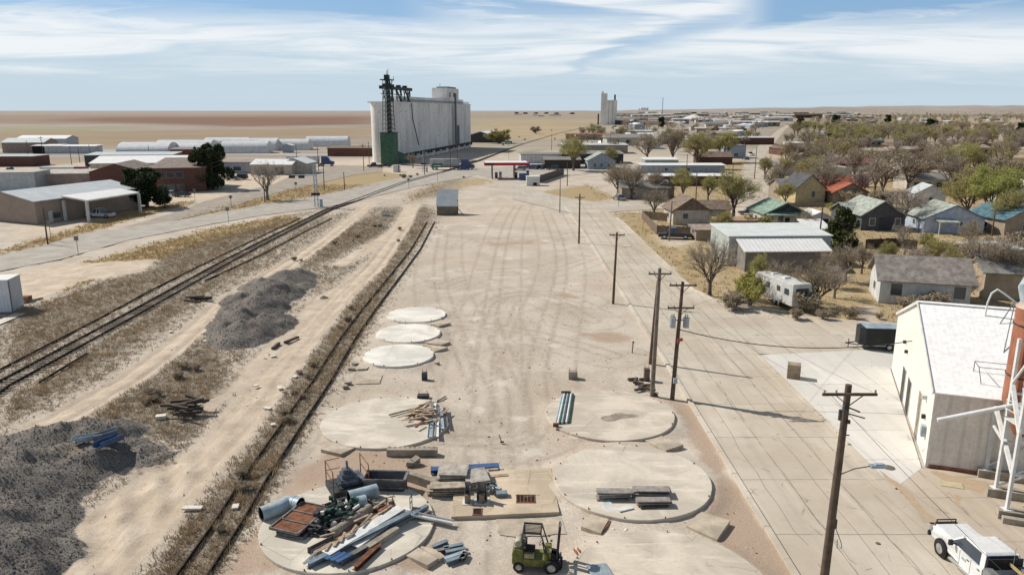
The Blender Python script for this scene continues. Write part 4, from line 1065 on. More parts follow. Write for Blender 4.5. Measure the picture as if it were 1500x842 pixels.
# small rocks & slabs in the siding weeds
# loose ties and timber heaps left
beam('loose_tie', 'loose dark railway tie lying on the sandy track', (417,502), (437,494), .26, .2, m_dtimber, -.05, cat='railway tie')
beam('loose_tie', 'shorter dark tie left of the other loose tie', (399,511), (409,503), .24, .2, m_dtimber, -.05, cat='railway tie')
def logs(label, px, py, n_, L_, spread, seed, zt=1.0, pale=0):
    g0 = G(px, py); root = thing('timber_heap', label, 'timber heap', (g0.x, g0.y, -.05)); rr = random.Random(seed)
    for k in range(n_):
        a = rr.uniform(-.5, .5); c_ = Vector((rr.uniform(-spread, spread)*.5, rr.uniform(-spread, spread)*.7, .1+zt*k/n_)); d = Vector((math.cos(a), math.sin(a), rr.uniform(-.12, .12)))*L_/2*rr.uniform(.7, 1.1)
        MB().bar(c_-d, c_+d, .22, .18).build('tie', m_dtimber if k >= pale else m_tie, root)
logs('heap of dark old railway ties in the brush between the sandy tracks', 270, 606, 17, 1.9, 1.5, 3, 1.0, 4)
logs('small flat heap of dark ties near the main railway line', 289, 441, 9, 2.4, 1.4, 4, .45)
o = MB().box((0,0,.1), (.7, .5, .25), .3).build('concrete_chunk', m_padw, None, loc=G(236, 612)); tag(o, 'white broken concrete piece beside the heap of dark ties', 'rubble')
def gz(px_, py_): g0 = G(px_, py_); return float(height(np.array([g0.x]), np.array([g0.y]))[0])
for k, (a, b2, m2, l) in enumerate([((112,676),(150,664),m_lgrey,'pale grey steel chute half buried in the near dark heap'),((140,668),(176,660),m_bgrey,'blue grey steel chute behind the bright blue one'),((146,684),(180,664),m_blue,'bright blue steel chute on top of the near dark heap')]):
    beam('steel_chute', l, a, b2, .55, .35, m2, gz(*a)+.25, gz(*b2)+.45, cat='chute', kind='channel')
for k, (px_, py_, w_) in enumerate([(282,744,1.1),(400,522,.5),(432,552,.5),(410,568,.7),(392,598,.6),(400,622,.3),(375,565,.4),(345,742,.5),(250,486,.4),(300,500,.3)]):
    o = MB().box((0,0,.03), (w_, .35, .1), k*.7).build('concrete_chunk', m_padw, None, loc=G(px_, py_)); tag(o, 'flat pale concrete fragment lying in the weeds by the siding', 'rubble', 'pale fragments in the weeds')
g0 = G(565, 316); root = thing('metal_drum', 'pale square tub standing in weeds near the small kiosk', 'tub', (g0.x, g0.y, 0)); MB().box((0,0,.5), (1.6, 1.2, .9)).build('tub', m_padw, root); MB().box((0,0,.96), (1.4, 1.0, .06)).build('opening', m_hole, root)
# ------------------------------------------------------------- utility poles
m_pole = M('pole_wood', (.13, .095, .07), .95, .35, 2, bump=.5, col2=(.085, .06, .045))
m_poleg = M('grey_pole_wood', (.24, .20, .16), .95, .3, 2, bump=.5, col2=(.15, .12, .1))
m_insul = M('insulator', (.3, .3, .3), .3, .2, 4)
def pole(name, label, base, hgt, r=.16, arms=(), lean=(0, 0), mat=None, trans=0, lamp=False, cat='utility pole', group=None, arm_rz=0, pins=True):
    root = thing(name, label, cat, (base[0], base[1], 0), 0, group); mat = mat or m_pole
    T = Vector((lean[0], lean[1], hgt))
    MB().tube([(0,0,-.3), T*.5, T], [r, r*.86, r*.68], 12).build('shaft', mat, root, smooth=True)
    for (z_, w_) in arms:
        c_ = T*(z_/hgt)+Vector((0, -r, 0)); d = Vector((math.cos(arm_rz), math.sin(arm_rz), 0))*w_/2
        a = MB().bar(c_-d, c_+d, .10, .12).build('crossarm', mat, root)
        mb = MB()
        for s_ in (-1, 1): mb.bar(c_+d*s_*.55, c_-Vector((0, 0, .55)), .03, .04)
        mb.build('brace', m_dgrey, a)
        if pins:
            mb = MB()
            for s_ in (-.93, -.5, .93): p = c_+d*s_; mb.tube([p+Vector((0,0,.05)), p+Vector((0,0,.2))], [.035, .05], 8)
            mb.build('insulator', m_insul, a)
    for s_ in range(trans):
        sgn = -1 if s_ == 0 else 1
        c_ = T*.665+Vector((sgn*.52, -.1, 0))
        t_ = MB().cyl(c_-Vector((0,0,.42)), .24, .8, 16).tube([c_+Vector((.08,0,.38)), c_+Vector((.08,0,.62))], .05, 8).tube([c_+Vector((-.08,0,.38)), c_+Vector((-.08,0,.62))], .05, 8).build('transformer', M('transformer_grey', (.42, .46, .49), .45, .2, 2, rust=.15), root, smooth=True)
        MB().bar(c_+Vector((0, 0, .1)), T*.68, .08, .06).build('bracket', m_dgrey, t_)
    if lamp:
        pass
    return root
def pbase(px, py): g_ = G(px, py); return (g_.x, g_.y)
pole('utility_pole', 'nearest utility pole with braced crossarm, cut by the bottom edge of the photo', pbase(1206.5, 851), 10.0, .21, [(9.62, 2.45)], (.18, 0), m_pole)
PB = Vector((*pbase(1206.5, 851), 0))
root = [o for o in COL.objects if o.get('label', '').startswith('nearest utility pole')][0]
# lamp arm on the nearest pole
zl = 5.55
arm = MB().tube([(.12, 0, zl), (.9, .05, zl+.32), (1.65, .1, zl+.42)], .028, 8).build('lamp_arm', m_grey, root, smooth=True)
lp = MB().box((2.0, .12, zl+.42), (.75, .3, .12), .02).box((2.05, .12, zl+.5), (.4, .2, .06)).build('lamp_head', m_lgrey, root, bevel=.02)
MB().box((2.05, .12, zl+.345), (.42, .2, .03)).build('lens', m_glass, lp)
mb = MB(); mb.box((.12,-.1,8.9), (.18,.14,.4)).box((-.12,-.12,8.6), (.12,.12,.5)).tube([(.1,-.1,9.0),(.75,-.15,8.75)], .035, 8).tube([(.1,-.1,8.7),(1.0,-.15,8.45)], .03, 8).box((.25,-.2,8.3), (.14,.12,.16)).tube([(.1,0,7.6),(.45,0,7.55)], .03, 6)
mb.build('switch_gear', m_dgrey, root)
mb = MB().box((.22, -.05, 3.1), (.14, .14, .45)).tube([(.25,-.1,2.9),(.55,-.15,2.2),(.62,-.15,1.9),(.42,-.1,1.85),(.38,-.1,2.3)], .018, 6); mb.build('cable_loop', m_dgrey, root)
pole('utility_pole', 'tall pole at the kerb with one crossarm and no transformers', pbase(955, 579), 10.3, .19, [(9.9, 1.75)], (.16, 0), m_poleg)
pole('utility_pole', 'weathered pole standing directly behind the tall kerb pole', pbase(952.5, 532), 7.6, .17, [], (.36, 0), m_pole)
pc = pole('utility_pole', 'leaning pole with two crossarms and grey transformers at the kerb', pbase(984.5, 584), 9.35, .18, [(9.1, 2.05), (7.35, 2.05)], (.42, .3), m_pole, trans=2)
MB().box((.2, -.25, 4.8), (.2, .1, .35)).box((.42, -.2, 4.9), (.22, .1, .22)).build('red_tag', M('red_sign', (.42, .08, .06), .6, .2, 3), pc)
MB().box((.12, -.25, 1.6), (.3, .2, .42)).build('meter_box', m_lgrey, pc)
pole('utility_pole', 'far utility pole with a crossarm at the left kerb of the street', pbase(898, 444), 8.4, .16, [(8.1, 1.75), ], (.2, 0), m_pole)
pole('utility_pole', 'utility pole without arms near the street corner', pbase(848, 356), HT(356, 284), .16, [(HT(356,284)-.6, 1.6)], (.0, 0), m_pole)
pole('utility_pole', 'thin pole left of the street corner', pbase(820, 311), HT(311, 262), .12, [], (.0, 0), m_poleg)
pole('utility_pole', 'pole beside the black car at the wooden fence', pbase(980, 352), HT(352, 294), .15, [], (.2, 0), m_poleg)
plist = [(831,272,238,0,'pole in the vacant lot right of the gas station'),(1200,350,300,0,'pole beside the white carport shed'),(70,358,305,0,'pole at the verge left of the tan warehouse'),(242,305,248,1,'pole between the dark tree and the brick building'),
 (475,278,242,0,'lone pole in the yellow verge by the railway crossing'),(388,296,265,0,'pole beside the leaning bare tree'),(43,238,206,0,'pole in the straw field at far left'),(65,240,200,1,'taller pole in the straw field at far left'),(105,241,214,0,'pole left of the parked red and white trailer'),(133,236,212,0,'pole just behind the tan warehouse roof'),(117,238,215,0,'pole between the two straw field poles'),
 (219,232,213,0,'pole in front of the white hangar'),(436,252,214,0,'pole behind the left semi trailer'),(467,251,215,0,'pole at the nose of the left semi trailer'),(505,278,252,0,'short pole in the verge left of the elevator'),(533,250,211,1,'pole with arms left of the green pit house'),(541,240,208,0,'pole close to the white elevator corner'),(584,252,214,0,'pole in front of the green pit house'),
 (622,256,220,0,'pole right of the elevator at the highway'),(660,250,205,0,'tall twin pole in front of the elevator wall'),(670,248,206,0,'second tall twin pole in front of the elevator wall'),(808,220,196,0,'pole by the pale lot beyond the gas station'),(894,214,192,0,'pole by the yellow lot'),(935,190,172,0,'pole near the second elevator'),(1105,262,215,0,'pole at the gravel avenue'),(1072,268,238,0,'pole among the mobile homes'),(1019,300,252,0,'pole behind the cream house'),(1005,265,226,0,'pole right of the teal trailer home'),
 (1298,270,245,0,'pole among trees behind the red roofed house'),(1452,352,310,0,'pole beside the blue roofed house'),(1240,330,297,0,'white topped pole at the grey house'),(1320,190,172,0,'pole at the far trees on the right')]
for px_, yb, yt, ar, lb_ in plist:
    h_ = min(HT(yb, yt), 13); pole('utility_pole', lb_, pbase(px_, yb), h_, .14 if h_ > 5 else .07, [(h_-.5, 2.2)] if ar else [], (random.Random(px_).uniform(-.1, .1), 0), m_pole, pins=False)
# cable from the transformer pole to the white shed
def wire(label, a, b2, sag, r=.022, name='cable'):
    a, b2 = Vector(a), Vector(b2); pts = []
    for k in range(15):
        t_ = k/14; p = a.lerp(b2, t_); p.z -= sag*4*t_*(1-t_); pts.append(p-a)
    o = MB().tube(pts, r, 6).build(name, m_blackp, None, loc=a); tag(o, label, 'cable'); return o
PCb = Vector((*pbase(984.5, 584), 0))
wire('black service cable sagging from the transformer pole to the white shed', PCb+Vector((.3, .2, 5.6)), (30.3, 54.0, 5.2), 1.0, .035)
PBt = PB+Vector((.17, -.2, 9.75))
wire('thin power line between the nearest pole and the transformer pole', PBt+Vector((-1.0, 0, 0)), PCb+Vector((-.5, .1, 9.3)), .6, .007)
wire('thin power line on the street side between the nearest pole and transformer pole', PBt+Vector((1.0, 0, 0)), PCb+Vector((1.3, .1, 9.3)), .6, .007)

PA = Vector((*pbase(898, 444), 0)); PN = Vector((*pbase(848, 356), 0)); PBK = Vector((*pbase(955, 579), 0))
for (a_, b_, l_) in ((PCb+Vector((-.5,.2,9.3)), PA+Vector((-.6,0,8.2)), 'thin power line from the transformer pole to the far crossarm pole'), (PCb+Vector((1.3,.2,9.3)), PA+Vector((.9,0,8.2)), 'second thin power line from the transformer pole to the far crossarm pole'), (PA+Vector((-.5,0,8.2)), PN+Vector((-.5,0,HT(356,284)-.5)), 'thin power line between the far crossarm pole and the corner pole'), (PBt+Vector((-.9,0,-.1)), PB+Vector((-.9,-40,9.6)), 'power line leaving the nearest pole behind the camera'), (PCb+Vector((1.2,.2,7.5)), (45.5, 96, 6.5), 'service line from the transformer pole across the street to the cottages')):
    wire(l_, a_, b_, .7, .009, 'power_line')
# ------------------------------------------------------------- vehicles
def wheel(parent, c, r, wd, rim=None, n_=20):
    c = Vector(c)
    o = MB().tube([c-Vector((wd/2,0,0)), c-Vector((wd/2*.8,0,0)), c+Vector((wd/2*.8,0,0)), c+Vector((wd/2,0,0))], [r*.92, r, r, r*.92], n_).build('wheel', m_black, parent, smooth=True)
    mb = MB()
    for s_ in (-1, 1):
        mb.tube([c+Vector((s_*(wd/2+.004),0,0)), c+Vector((s_*(wd/2+.02),0,0))], [r*.62, r*.55], 16)
        mb.tube([c+Vector((s_*(wd/2+.02),0,0)), c+Vector((s_*(wd/2+.05),0,0))], [r*.18, r*.15], 10)
    mb.build('rim', rim or m_chrome, o, smooth=True); return o
def car(name, label, loc, rz, kind, paint, cat='car', group=None):
    """forward is +y. kinds: sedan, suv, pickup"""
    root = thing(name, label, cat, loc, rz, group)
    L_, W_, H_ = {'sedan': (4.7, 1.8, 1.42), 'suv': (4.9, 1.95, 1.8), 'pickup': (5.8, 2.0, 1.88)}[kind]
    h = H_*.5; l = L_/2; w_ = W_/2
    cb = {'sedan': (-l*.78, -l*.42, l*.12, l*.45), 'suv': (-l*.97, -l*.85, l*.18, l*.48), 'pickup': (-l*.18, -l*.08, l*.28, l*.52)}[kind]
    bz = .28
    prof = [(-l, bz+.1), (-l+.05, bz), (l-.1, bz), (l, bz+.12), (l-.02, h*.9), (l*.5, h+.02), (-l*.9, h+.04), (-l, h-.05)]
    MB().sideprism(prof, -w_, w_, [.08,.12,.12,.12,.12,.04,.04,.1]).build('body', paint, root, bevel=.05)
    cab = [(cb[0], h), (cb[3], h), (cb[2], H_), (cb[1], H_)]
    MB().sideprism(cab, -w_, w_, [.06,.06,.22,.22]).build('window', m_glass, root)
    MB().sideprism([(cb[1]-.04, H_-.03), (cb[2]+.04, H_-.03), (cb[2]-.02, H_+.035), (cb[1]+.02, H_+.035)], -w_+.19, w_-.19, [0,0,.08,.08]).build('roof', paint, root)
    mb = MB()
    for s_ in (-1, 1):
        mid_ = (cb[1]+cb[2])/2
        mb.bar((s_*(w_-.055), mid_, h), (s_*(w_-.21), mid_, H_), .03, .12, up=(0,1,0))
        for q0, q1 in ((cb[0], cb[1]), (cb[3], cb[2])): mb.bar((s_*(w_-.055), q0, h), (s_*(w_-.21), q1, H_), .05, .07, up=(0,1,0))
    mb.build('pillar', paint, root)
    if kind == 'pickup':
        MB().bx(-w_+.16, w_-.16, -l+.12, cb[0]-.1, h+.041, h+.05).build('bed', m_blackp, root)
    r = .33 if kind == 'sedan' else .39
    for sx_ in (-1, 1):
        for sy_ in (-.62, .63): wheel(root, (sx_*(w_-.1), sy_*l, r), r, .24)
        MB().box((sx_*(w_*.72), l-.06, h*.78), (.3, .08, .14)).build('headlight', m_chrome, root)
        MB().box((sx_*(w_*.8), -l+.02, h*.8), (.2, .07, .18)).build('tail_light', M('tail_red', (.35, .02, .02), .3, .1, 4), root)
    return root
P_ = {'white': M('white_car_paint', (.75, .75, .74), .3, .05, 1, spec=.6), 'black': M('black_car_paint', (.015, .016, .02), .25, .1, 1, spec=.6), 'silver': M('silver_car_paint', (.4, .41, .42), .3, .05, 1, metal=.4, spec=.6), 'blue': M('blue_car_paint', (.03, .07, .2), .3, .1, 1, spec=.6), 'red': M('red_car_paint', (.35, .03, .03), .3, .1, 1, spec=.6), 'tan': M('tan_car_paint', (.35, .3, .24), .35, .1, 1, spec=.5)}
def carat(name, label, px, py, heading_deg, kind, paint, cat='car', group=None):
    g_ = G(px, py); return car(name, label, (g_.x, g_.y, .012), R(heading_deg), kind, P_[paint], cat, group)
carat('parked_car', 'black pickup parked in front of the wooden fence', 988, 349, 82, 'pickup', 'black', 'pickup truck')
carat('parked_car', 'dark grey car parked at the street corner by the brown house', 907, 293, 20, 'sedan', 'silver')
carat('parked_car', 'white pickup under the warehouse canopy', 148, 318, 84, 'pickup', 'white', 'pickup truck')
carat('parked_car', 'silver sedan in front of the brick building', 250, 287, 85, 'sedan', 'silver')
carat('parked_car', 'black sedan beside the silver sedan', 266, 288, 85, 'sedan', 'black')
carat('parked_car', 'dark car in the lot left of the leaning bare tree', 352, 263, 85, 'suv', 'black')
carat('parked_car', 'silver car in the lot beside the dark car', 342, 264, 85, 'sedan', 'silver')
carat('parked_car', 'white car half behind the round evergreen', 302, 268, 85, 'sedan', 'white')
carat('parked_car', 'black pickup at the far left lot', 17, 253, 85, 'pickup', 'black', 'pickup truck')
carat('parked_car', 'black car on the road left of the elevator', 565, 245, 88, 'sedan', 'black')
carat('parked_car', 'dark pickup on the road by the green pit house', 549, 245, 88, 'pickup', 'black', 'pickup truck')
carat('parked_car', 'dark blue car on the highway in front of the canopy', 679, 249, 88, 'sedan', 'blue')
carat('parked_car', 'red and white pickup right of the gas pumps', 775, 247, 85, 'pickup', 'red', 'pickup truck')
carat('parked_car', 'dark blue suv parked behind the gas station canopy', 781, 248, 60, 'suv', 'blue')
carat('parked_car', 'black suv parked right of the blue suv', 790, 248, 60, 'suv', 'black')
carat('parked_car', 'black car beyond the grey long wall', 810, 249, 75, 'suv', 'black')
carat('parked_car', 'silver car standing at the gas station pumps', 762, 250, 88, 'suv', 'silver')
carat('parked_car', 'black car parked at the foot of the green roofed house', 1097, 314, 80, 'sedan', 'black')
carat('parked_car', 'white pickup on the gravel avenue', 1099, 228, 10, 'pickup', 'white', 'pickup truck')
carat('parked_car', 'dark car on the gravel avenue', 1092, 234, 10, 'sedan', 'black')
carat('parked_car', 'dark car on the right side of the gravel avenue', 1118, 237, 10, 'sedan', 'black')
for k, (px_, py_, kd, pc_) in enumerate([(858,214,'suv','white'),(868,212,'pickup','white'),(874,216,'suv','silver'),(880,211,'pickup','white'),(866,219,'suv','white'),(887,215,'sedan','black'),(862,222,'sedan','silver')]):
    carat('parked_car', f'far {dict(suv="suv",pickup="pickup",sedan="car")[kd]} in the crowded lot beyond the gas station', px_, py_, 70+20*k, kd, pc_, 'car', 'vehicles in the lot beyond the gas station')

# --- foreground pickup (forward = +y)
root = thing('pickup_truck', 'white crew cab work pickup with grey side tool boxes and lumber in its bed', 'pickup truck', (22.75, 32.05, .012), R(2))
wp = P_['white']
body = [(.45, .5), (3.05, .5), (3.12, .75), (3.08, 1.05), (2.9, 1.16), (1.75, 1.26), (1.3, 1.3), (-1.15, 1.3), (-1.15, .5)]
MB().sideprism(body, -.99, .99, [.03, .15, .12, .14, .2, .06, .03, .03, .03]).build('body', wp, root, bevel=.04)
MB().sideprism([(-1.12, .5), (-1.12, 1.3), (.5, 1.3), (.5, .5)], -1.0, 1.0).build('door', wp, root)
MB().bx(-.82, .82, 1.45, 2.85, 1.2, 1.29).build('hood', wp, root, bevel=.05)
cabp = [(-1.1, 1.3), (1.35, 1.3), (.62, 1.87), (-.88, 1.9)]
MB().sideprism(cabp, -.95, .95, [.02, .02, .2, .2]).build('window', m_glass, root)
MB().sideprism([(.72, 1.80), (.6, 1.93), (-.8, 1.96), (-.95, 1.86)], -.83, .83, [.06, .1, .1, .04]).build('roof', wp, root, bevel=.04)
mb = MB()
for s_ in (-1, 1):
    mb.bar((s_*.93, 1.36, 1.28), (s_*.77, .66, 1.87), .05, .09, up=(0,1,0)); mb.bar((s_*.94, -1.02, 1.28), (s_*.77, -.84, 1.9), .05, .3, up=(0,1,0))
mb.build('pillar', wp, root)
for s_ in (-1, 1):
    mb = MB().box((s_*1.17, 1.02, 1.38), (.2, .12, .26)).box((s_*1.03, 1.02, 1.32), (.16, .05, .06)); mb.build('mirror', m_blackp, root)
    MB().bx(min(s_*.96, s_*1.12), max(s_*.96, s_*1.12), -1.05, 1.15, .42, .5).build('running_board', m_chrome, root)
    MB().tube([(s_*.88, 2.0, .42), (s_*1.005, 2.0, .42)], .50, 24).build('wheel_arch', m_black, root)
    wheel(root, (s_*.90, 2.0, .42), .42, .28, n_=28); wheel(root, (s_*.90, -2.1, .42), .42, .28, n_=28)
    MB().box((s_*.78, 3.08, .95), (.3, .1, .2)).build('headlight', m_chrome, root)
    MB().bx(min(s_*.62, s_*1.02), max(s_*.62, s_*1.02), -3.3, -1.2, .75, 1.46).build('tool_box', M('tool_box_grey', (.24, .24, .24), .5, .3, 2), root, bevel=.03)
    for z0 in range(3): MB().bar((s_*.62, -3.3+.01*z0, 1.0), (s_*.62, -1.25, 1.0), .02, .02) if False else None
MB().bx(-.6, .6, -3.2, -1.18, .6, .7).build('bed_floor', m_blackp, root)
MB().bx(-.95, .95, -3.38, -3.3, .6, 1.3).build('tailgate', wp, root)
mb = MB().bx(-.95, .95, 3.1, 3.22, .5, .75).bx(-.55, .55, 3.14, 3.3, .7, 1.15); mb.tube([(-.5, 3.22, .6), (-.5, 3.26, 1.28), (.5, 3.26, 1.28), (.5, 3.22, .6)], .04, 8); mb.build('front_bumper', m_blackp, root)
MB().bx(-.7, .7, 1.32, 1.48, 1.285, 1.32).build('wiper_cowl', m_blackp, root)
for s_ in (-1, 1):
    for y_ in (.5, -.32, -1.14): MB().bx(min(s_*1.002, s_*1.006), max(s_*1.002, s_*1.006), y_-.012, y_+.012, .55, 1.28).build('door_seam', m_grey, root)
    for y_ in (-.2, -.98): MB().bx(min(s_*1.0, s_*1.03), max(s_*1.0, s_*1.03), y_, y_+.16, 1.1, 1.14).build('door_handle', m_blackp, root)
    MB().bx(min(s_*1.002, s_*1.008), max(s_*1.002, s_*1.008), .0, .34, .92, 1.06).build('door_emblem', m_lgrey, root)
MB().bx(-.85, .85, -1.2, -1.14, 1.3, 1.85).build('headache_rack', m_blackp, root)
mb = MB(); mb.box((.28, -2.2, 1.62), (.06, 2.2, .14), .04).box((.36, -2.2, 1.55), (.05, 2.2, .1), .04); o = mb.build('ladder', M('yellow_lumber', (.55, .4, .2), .8, .3, 3), None, loc=(22.75, 32.05, .012)); tag(o, 'yellow lumber boards lying in the bed of the white work pickup', 'lumber')
mb = MB(); rr = random.Random(3)
for _ in range(14): a_ = Vector((rr.uniform(-.3, .5), rr.uniform(-3.0, -1.4), rr.uniform(.8, 1.3))); mb.tube([a_, a_+Vector((rr.uniform(-.3, .3), rr.uniform(-.5, .5), rr.uniform(-.1, .4)))], .02, 6)
o = mb.build('tool_bundle', m_lgrey, None, loc=(22.75, 32.05, .012)); tag(o, 'tangle of metal tools in the bed of the white work pickup', 'tools')
MB().tube([(.3, -1.3, 1.3), (.32, -1.3, 2.5)], .012, 6).build('antenna', m_chrome, root)

# --- forklift (forward = +x)
g0 = G(789, 828); root = thing('forklift', 'old lime green forklift with raised black mast standing on the gravel', 'forklift', (g0.x, g0.y, -.08), R(-6))
m_lime = M('lime_green_paint', (.15, .165, .04), .6, .45, 2, rust=.5, streak=.3); m_crm = M('cream_paint', (.42, .38, .22), .5, .3, 2, rust=.35)
S_ = MB()
MB().add([(-1.15,-.52,.35),(.65,-.52,.35),(.65,.52,.35),(-1.15,.52,.35),(-1.1,-.5,.72),(.62,-.48,.72),(.62,.48,.72),(-1.1,.5,.72)], [(3,2,1,0),(4,5,6,7),(0,1,5,4),(1,2,6,5),(2,3,7,6),(3,0,4,7)]).build('chassis', m_lime, root, bevel=.03)
MB().sideprism([(0,.4),(0,1.0),(.12,1.22),(.55,1.22),(.55,.4)], -.52, .52).build('counterweight', m_lime, root, bevel=.04)
cw = root.children[-1]; cw.rotation_euler[2] = -PI/2; cw.location = (-1.28, 0, 0)
MB().bx(-1.2, -.62, -.4, .4, 1.22, 1.3).bx(-.72, -.2, -.45, .45, .72, .98).build('engine_cover', m_crm, root, bevel=.03)
tk = MB().tube([(-.98, -.38, 1.45), (-.98, .38, 1.45)], .17, 14).build('gas_cylinder', M('tank_cream', (.5, .47, .36), .5, .3, 3, rust=.3), root, smooth=True)
MB().bx(-.62, -.18, -.28, .28, .98, 1.1).bx(-.68, -.58, -.28, .28, 1.05, 1.5).build('seat', m_black, root, bevel=.04)
mb = MB()
for s_ in (-1, 1):
    y_ = s_*.46
    mb.bar((-.72, y_, .7), (-.74, y_, 2.12), .06, .06); mb.bar((.55, y_, .7), (.12, y_, 2.12), .06, .06, up=(0,1,0)); mb.bar((-.76, y_, 2.12), (.14, y_, 2.12), .06, .07)
for x_ in (-.74, .12): mb.bar((x_, -.46, 2.12), (x_, .46, 2.12), .07, .07)
for k in range(7): y_ = -.36+.12*k; mb.bar((-.74, y_, 2.13), (.12, y_, 2.13), .02, .03)
mb.build('overhead_guard', m_blackp, root)
mb = MB().bar((.3, 0, .8), (.18, 0, 1.35), .05); mb.tube([(.12+.17*math.cos(a)*.5, .17*math.sin(a), 1.38+.17*math.cos(a)*.6) for a in [i*PI/8 for i in range(17)]], .015, 6); mb.build('steering_wheel', m_blackp, root)
MB().bx(.3, .62, -.46, .46, .72, 1.12).build('dashboard', m_lime, root, bevel=.03)
mb = MB()
for s_ in (-1, 1):
    mb.bar((.86, s_*.32, .12), (1.02, s_*.32, 2.35), .1, .14, up=(0,1,0)); mb.bar((.92, s_*.22, .3), (1.07, s_*.22, 2.3), .05, .1, up=(0,1,0))
for z_ in (.3, 1.3, 2.3): mb.bar((.87+.07*z_, -.32, z_), (.87+.07*z_, .32, z_), .1, .1)
mb.tube([(.88, 0, .3), (1.0, 0, 1.9)], .05, 8); mb.build('mast', m_blackp, root)
MB().box((1.03, 0, 2.25), (.06, .5, .4), 0, 0, .07).build('mast_plate', m_grey, root)
mb = MB().box((1.08, 0, .42), (.07, .85, .45)); mb.build('carriage', m_blackp, root)
for s_ in (-1, 1):
    MB().bar((1.13, s_*.25, .5), (1.13, s_*.25, .1), .1, .05, up=(0,1,0)).bar((1.1, s_*.25, .1), (2.15, s_*.25, .08), .1, .04).build('fork', m_dgrey, root)
    w1 = MB(); 
def wheel_y(parent, c, r, wd):
    c = Vector(c); o = MB().tube([c-Vector((0,wd/2,0)), c-Vector((0,wd*.4,0)), c+Vector((0,wd*.4,0)), c+Vector((0,wd/2,0))], [r*.9, r, r, r*.9], 24).build('wheel', m_black, parent, smooth=True)
    mb = MB()
    for s_ in (-1, 1): mb.tube([c+Vector((0,s_*(wd/2+.004),0)), c+Vector((0,s_*(wd/2+.03),0))], [r*.55, r*.45], 14)
    mb.build('rim', M('dull_white_rim', (.5, .47, .4), .5, .3, 4, rust=.3), o, smooth=True)
for s_ in (-1, 1):
    wheel_y(root, (.66, s_*.5, .37), .37, .26); wheel_y(root, (-.95, s_*.46, .28), .28, .2)
    MB().box((.6, s_*.45, 1.25), (.1, .12, .12)).build('work_lamp', m_crm, root)

# --- enclosed black trailer
g0 = G(1289, 514); root = thing('enclosed_trailer', 'black enclosed cargo trailer with a rounded nose behind the white shed corner', 'trailer', (g0.x+.4, g0.y+.9, .012), R(84))
MB().add(*(lambda v, f: (v, f))([(x_, y_, z_) for z_ in (.45, 2.15) for (x_, y_) in ((-.95, -2.0), (.95, -2.0), (.95, 1.7), (.55, 2.15), (-.55, 2.15), (-.95, 1.7))], [(5,4,3,2,1,0), (6,7,8,9,10,11)]+[(i, (i+1) % 6, (i+1) % 6+6, i+6) for i in range(6)])).build('body', M('trailer_black', (.025, .028, .03), .4, .3, 1), root, bevel=.06)
MB().bx(-.9, .9, -1.95, 1.7, 2.152, 2.18).build('roof', m_lgrey, root)
MB().bx(-.97, .97, -2.02, 1.65, .45, .5).build('trim', m_chrome, root)
wheel(root, (-.93, -.5, .34), .34, .2); wheel(root, (.93, -.5, .34), .34, .2)
for s_ in (-1, 1): MB().bx(min(s_*.85, s_*1.06), max(s_*.85, s_*1.06), -.95, -.05, .7, .74).build('fender', m_chrome, root)
mb = MB().bar((-.5, 2.1, .42), (0, 3.2, .42), .08).bar((.5, 2.1, .42), (0, 3.2, .42), .08).bar((0, 2.9, .0), (0, 2.9, .8), .06).tube([(-.15, 2.9, .8), (.2, 2.9, .8)], .03, 6); mb.build('hitch', m_dgrey, root)

# --- travel trailer (fifth-wheel camper) among the trees
root = thing('camper_trailer', 'white fifth wheel camper with dark windows parked among bare trees', 'camper', (31.6, 85.6, 0), R(14))
m_camp = M('camper_white', (.62, .62, .6), .5, .2, .8, streak=.35)
MB().sideprism([(-3.9, .55), (2.2, .55), (2.3, 1.5), (4.0, 1.6), (4.1, 2.6), (3.5, 3.1), (-3.9, 3.1)], -1.2, 1.2, [0,0,0,.1,.1,.1,0]).build('body', m_camp, root, bevel=.08)
for (y0, y1, z0, z1) in ((-3.2, -2.3, 1.7, 2.4), (-1.5, -.8, 1.8, 2.4), (.6, 1.4, 1.7, 2.4), (2.4, 3.2, 1.9, 2.4)):
    for s_ in (-1, 1): MB().bx(min(s_*1.19, s_*1.215), max(s_*1.19, s_*1.215), y0, y1, z0, z1).build('window', m_glass, root)
MB().bx(1.19, 1.215, -.4, .3, .7, 2.5).build('door', M('camper_door', (.5, .5, .48), .5, .2, 2), root)
MB().bx(-.8, .8, -3.93, -3.905, 1.2, 2.6).build('rear_shade', m_dgrey, root)  # dark sheet paints the shade on the end facing the camera
MB().bx(-.4, .4, -1, -.2, 3.1, 3.3).bx(-.3, .3, 1.5, 2.1, 3.1, 3.25).build('roof_vent', m_white, root)
for s_ in (-1, 1):
    for y_ in (-1.3, -.5): wheel(root, (s_*1.08, y_, .35), .35, .2)
MB().bar((0, 3.4, .1), (0, 3.4, 1.6), .12).build('landing_leg', m_dgrey, root)

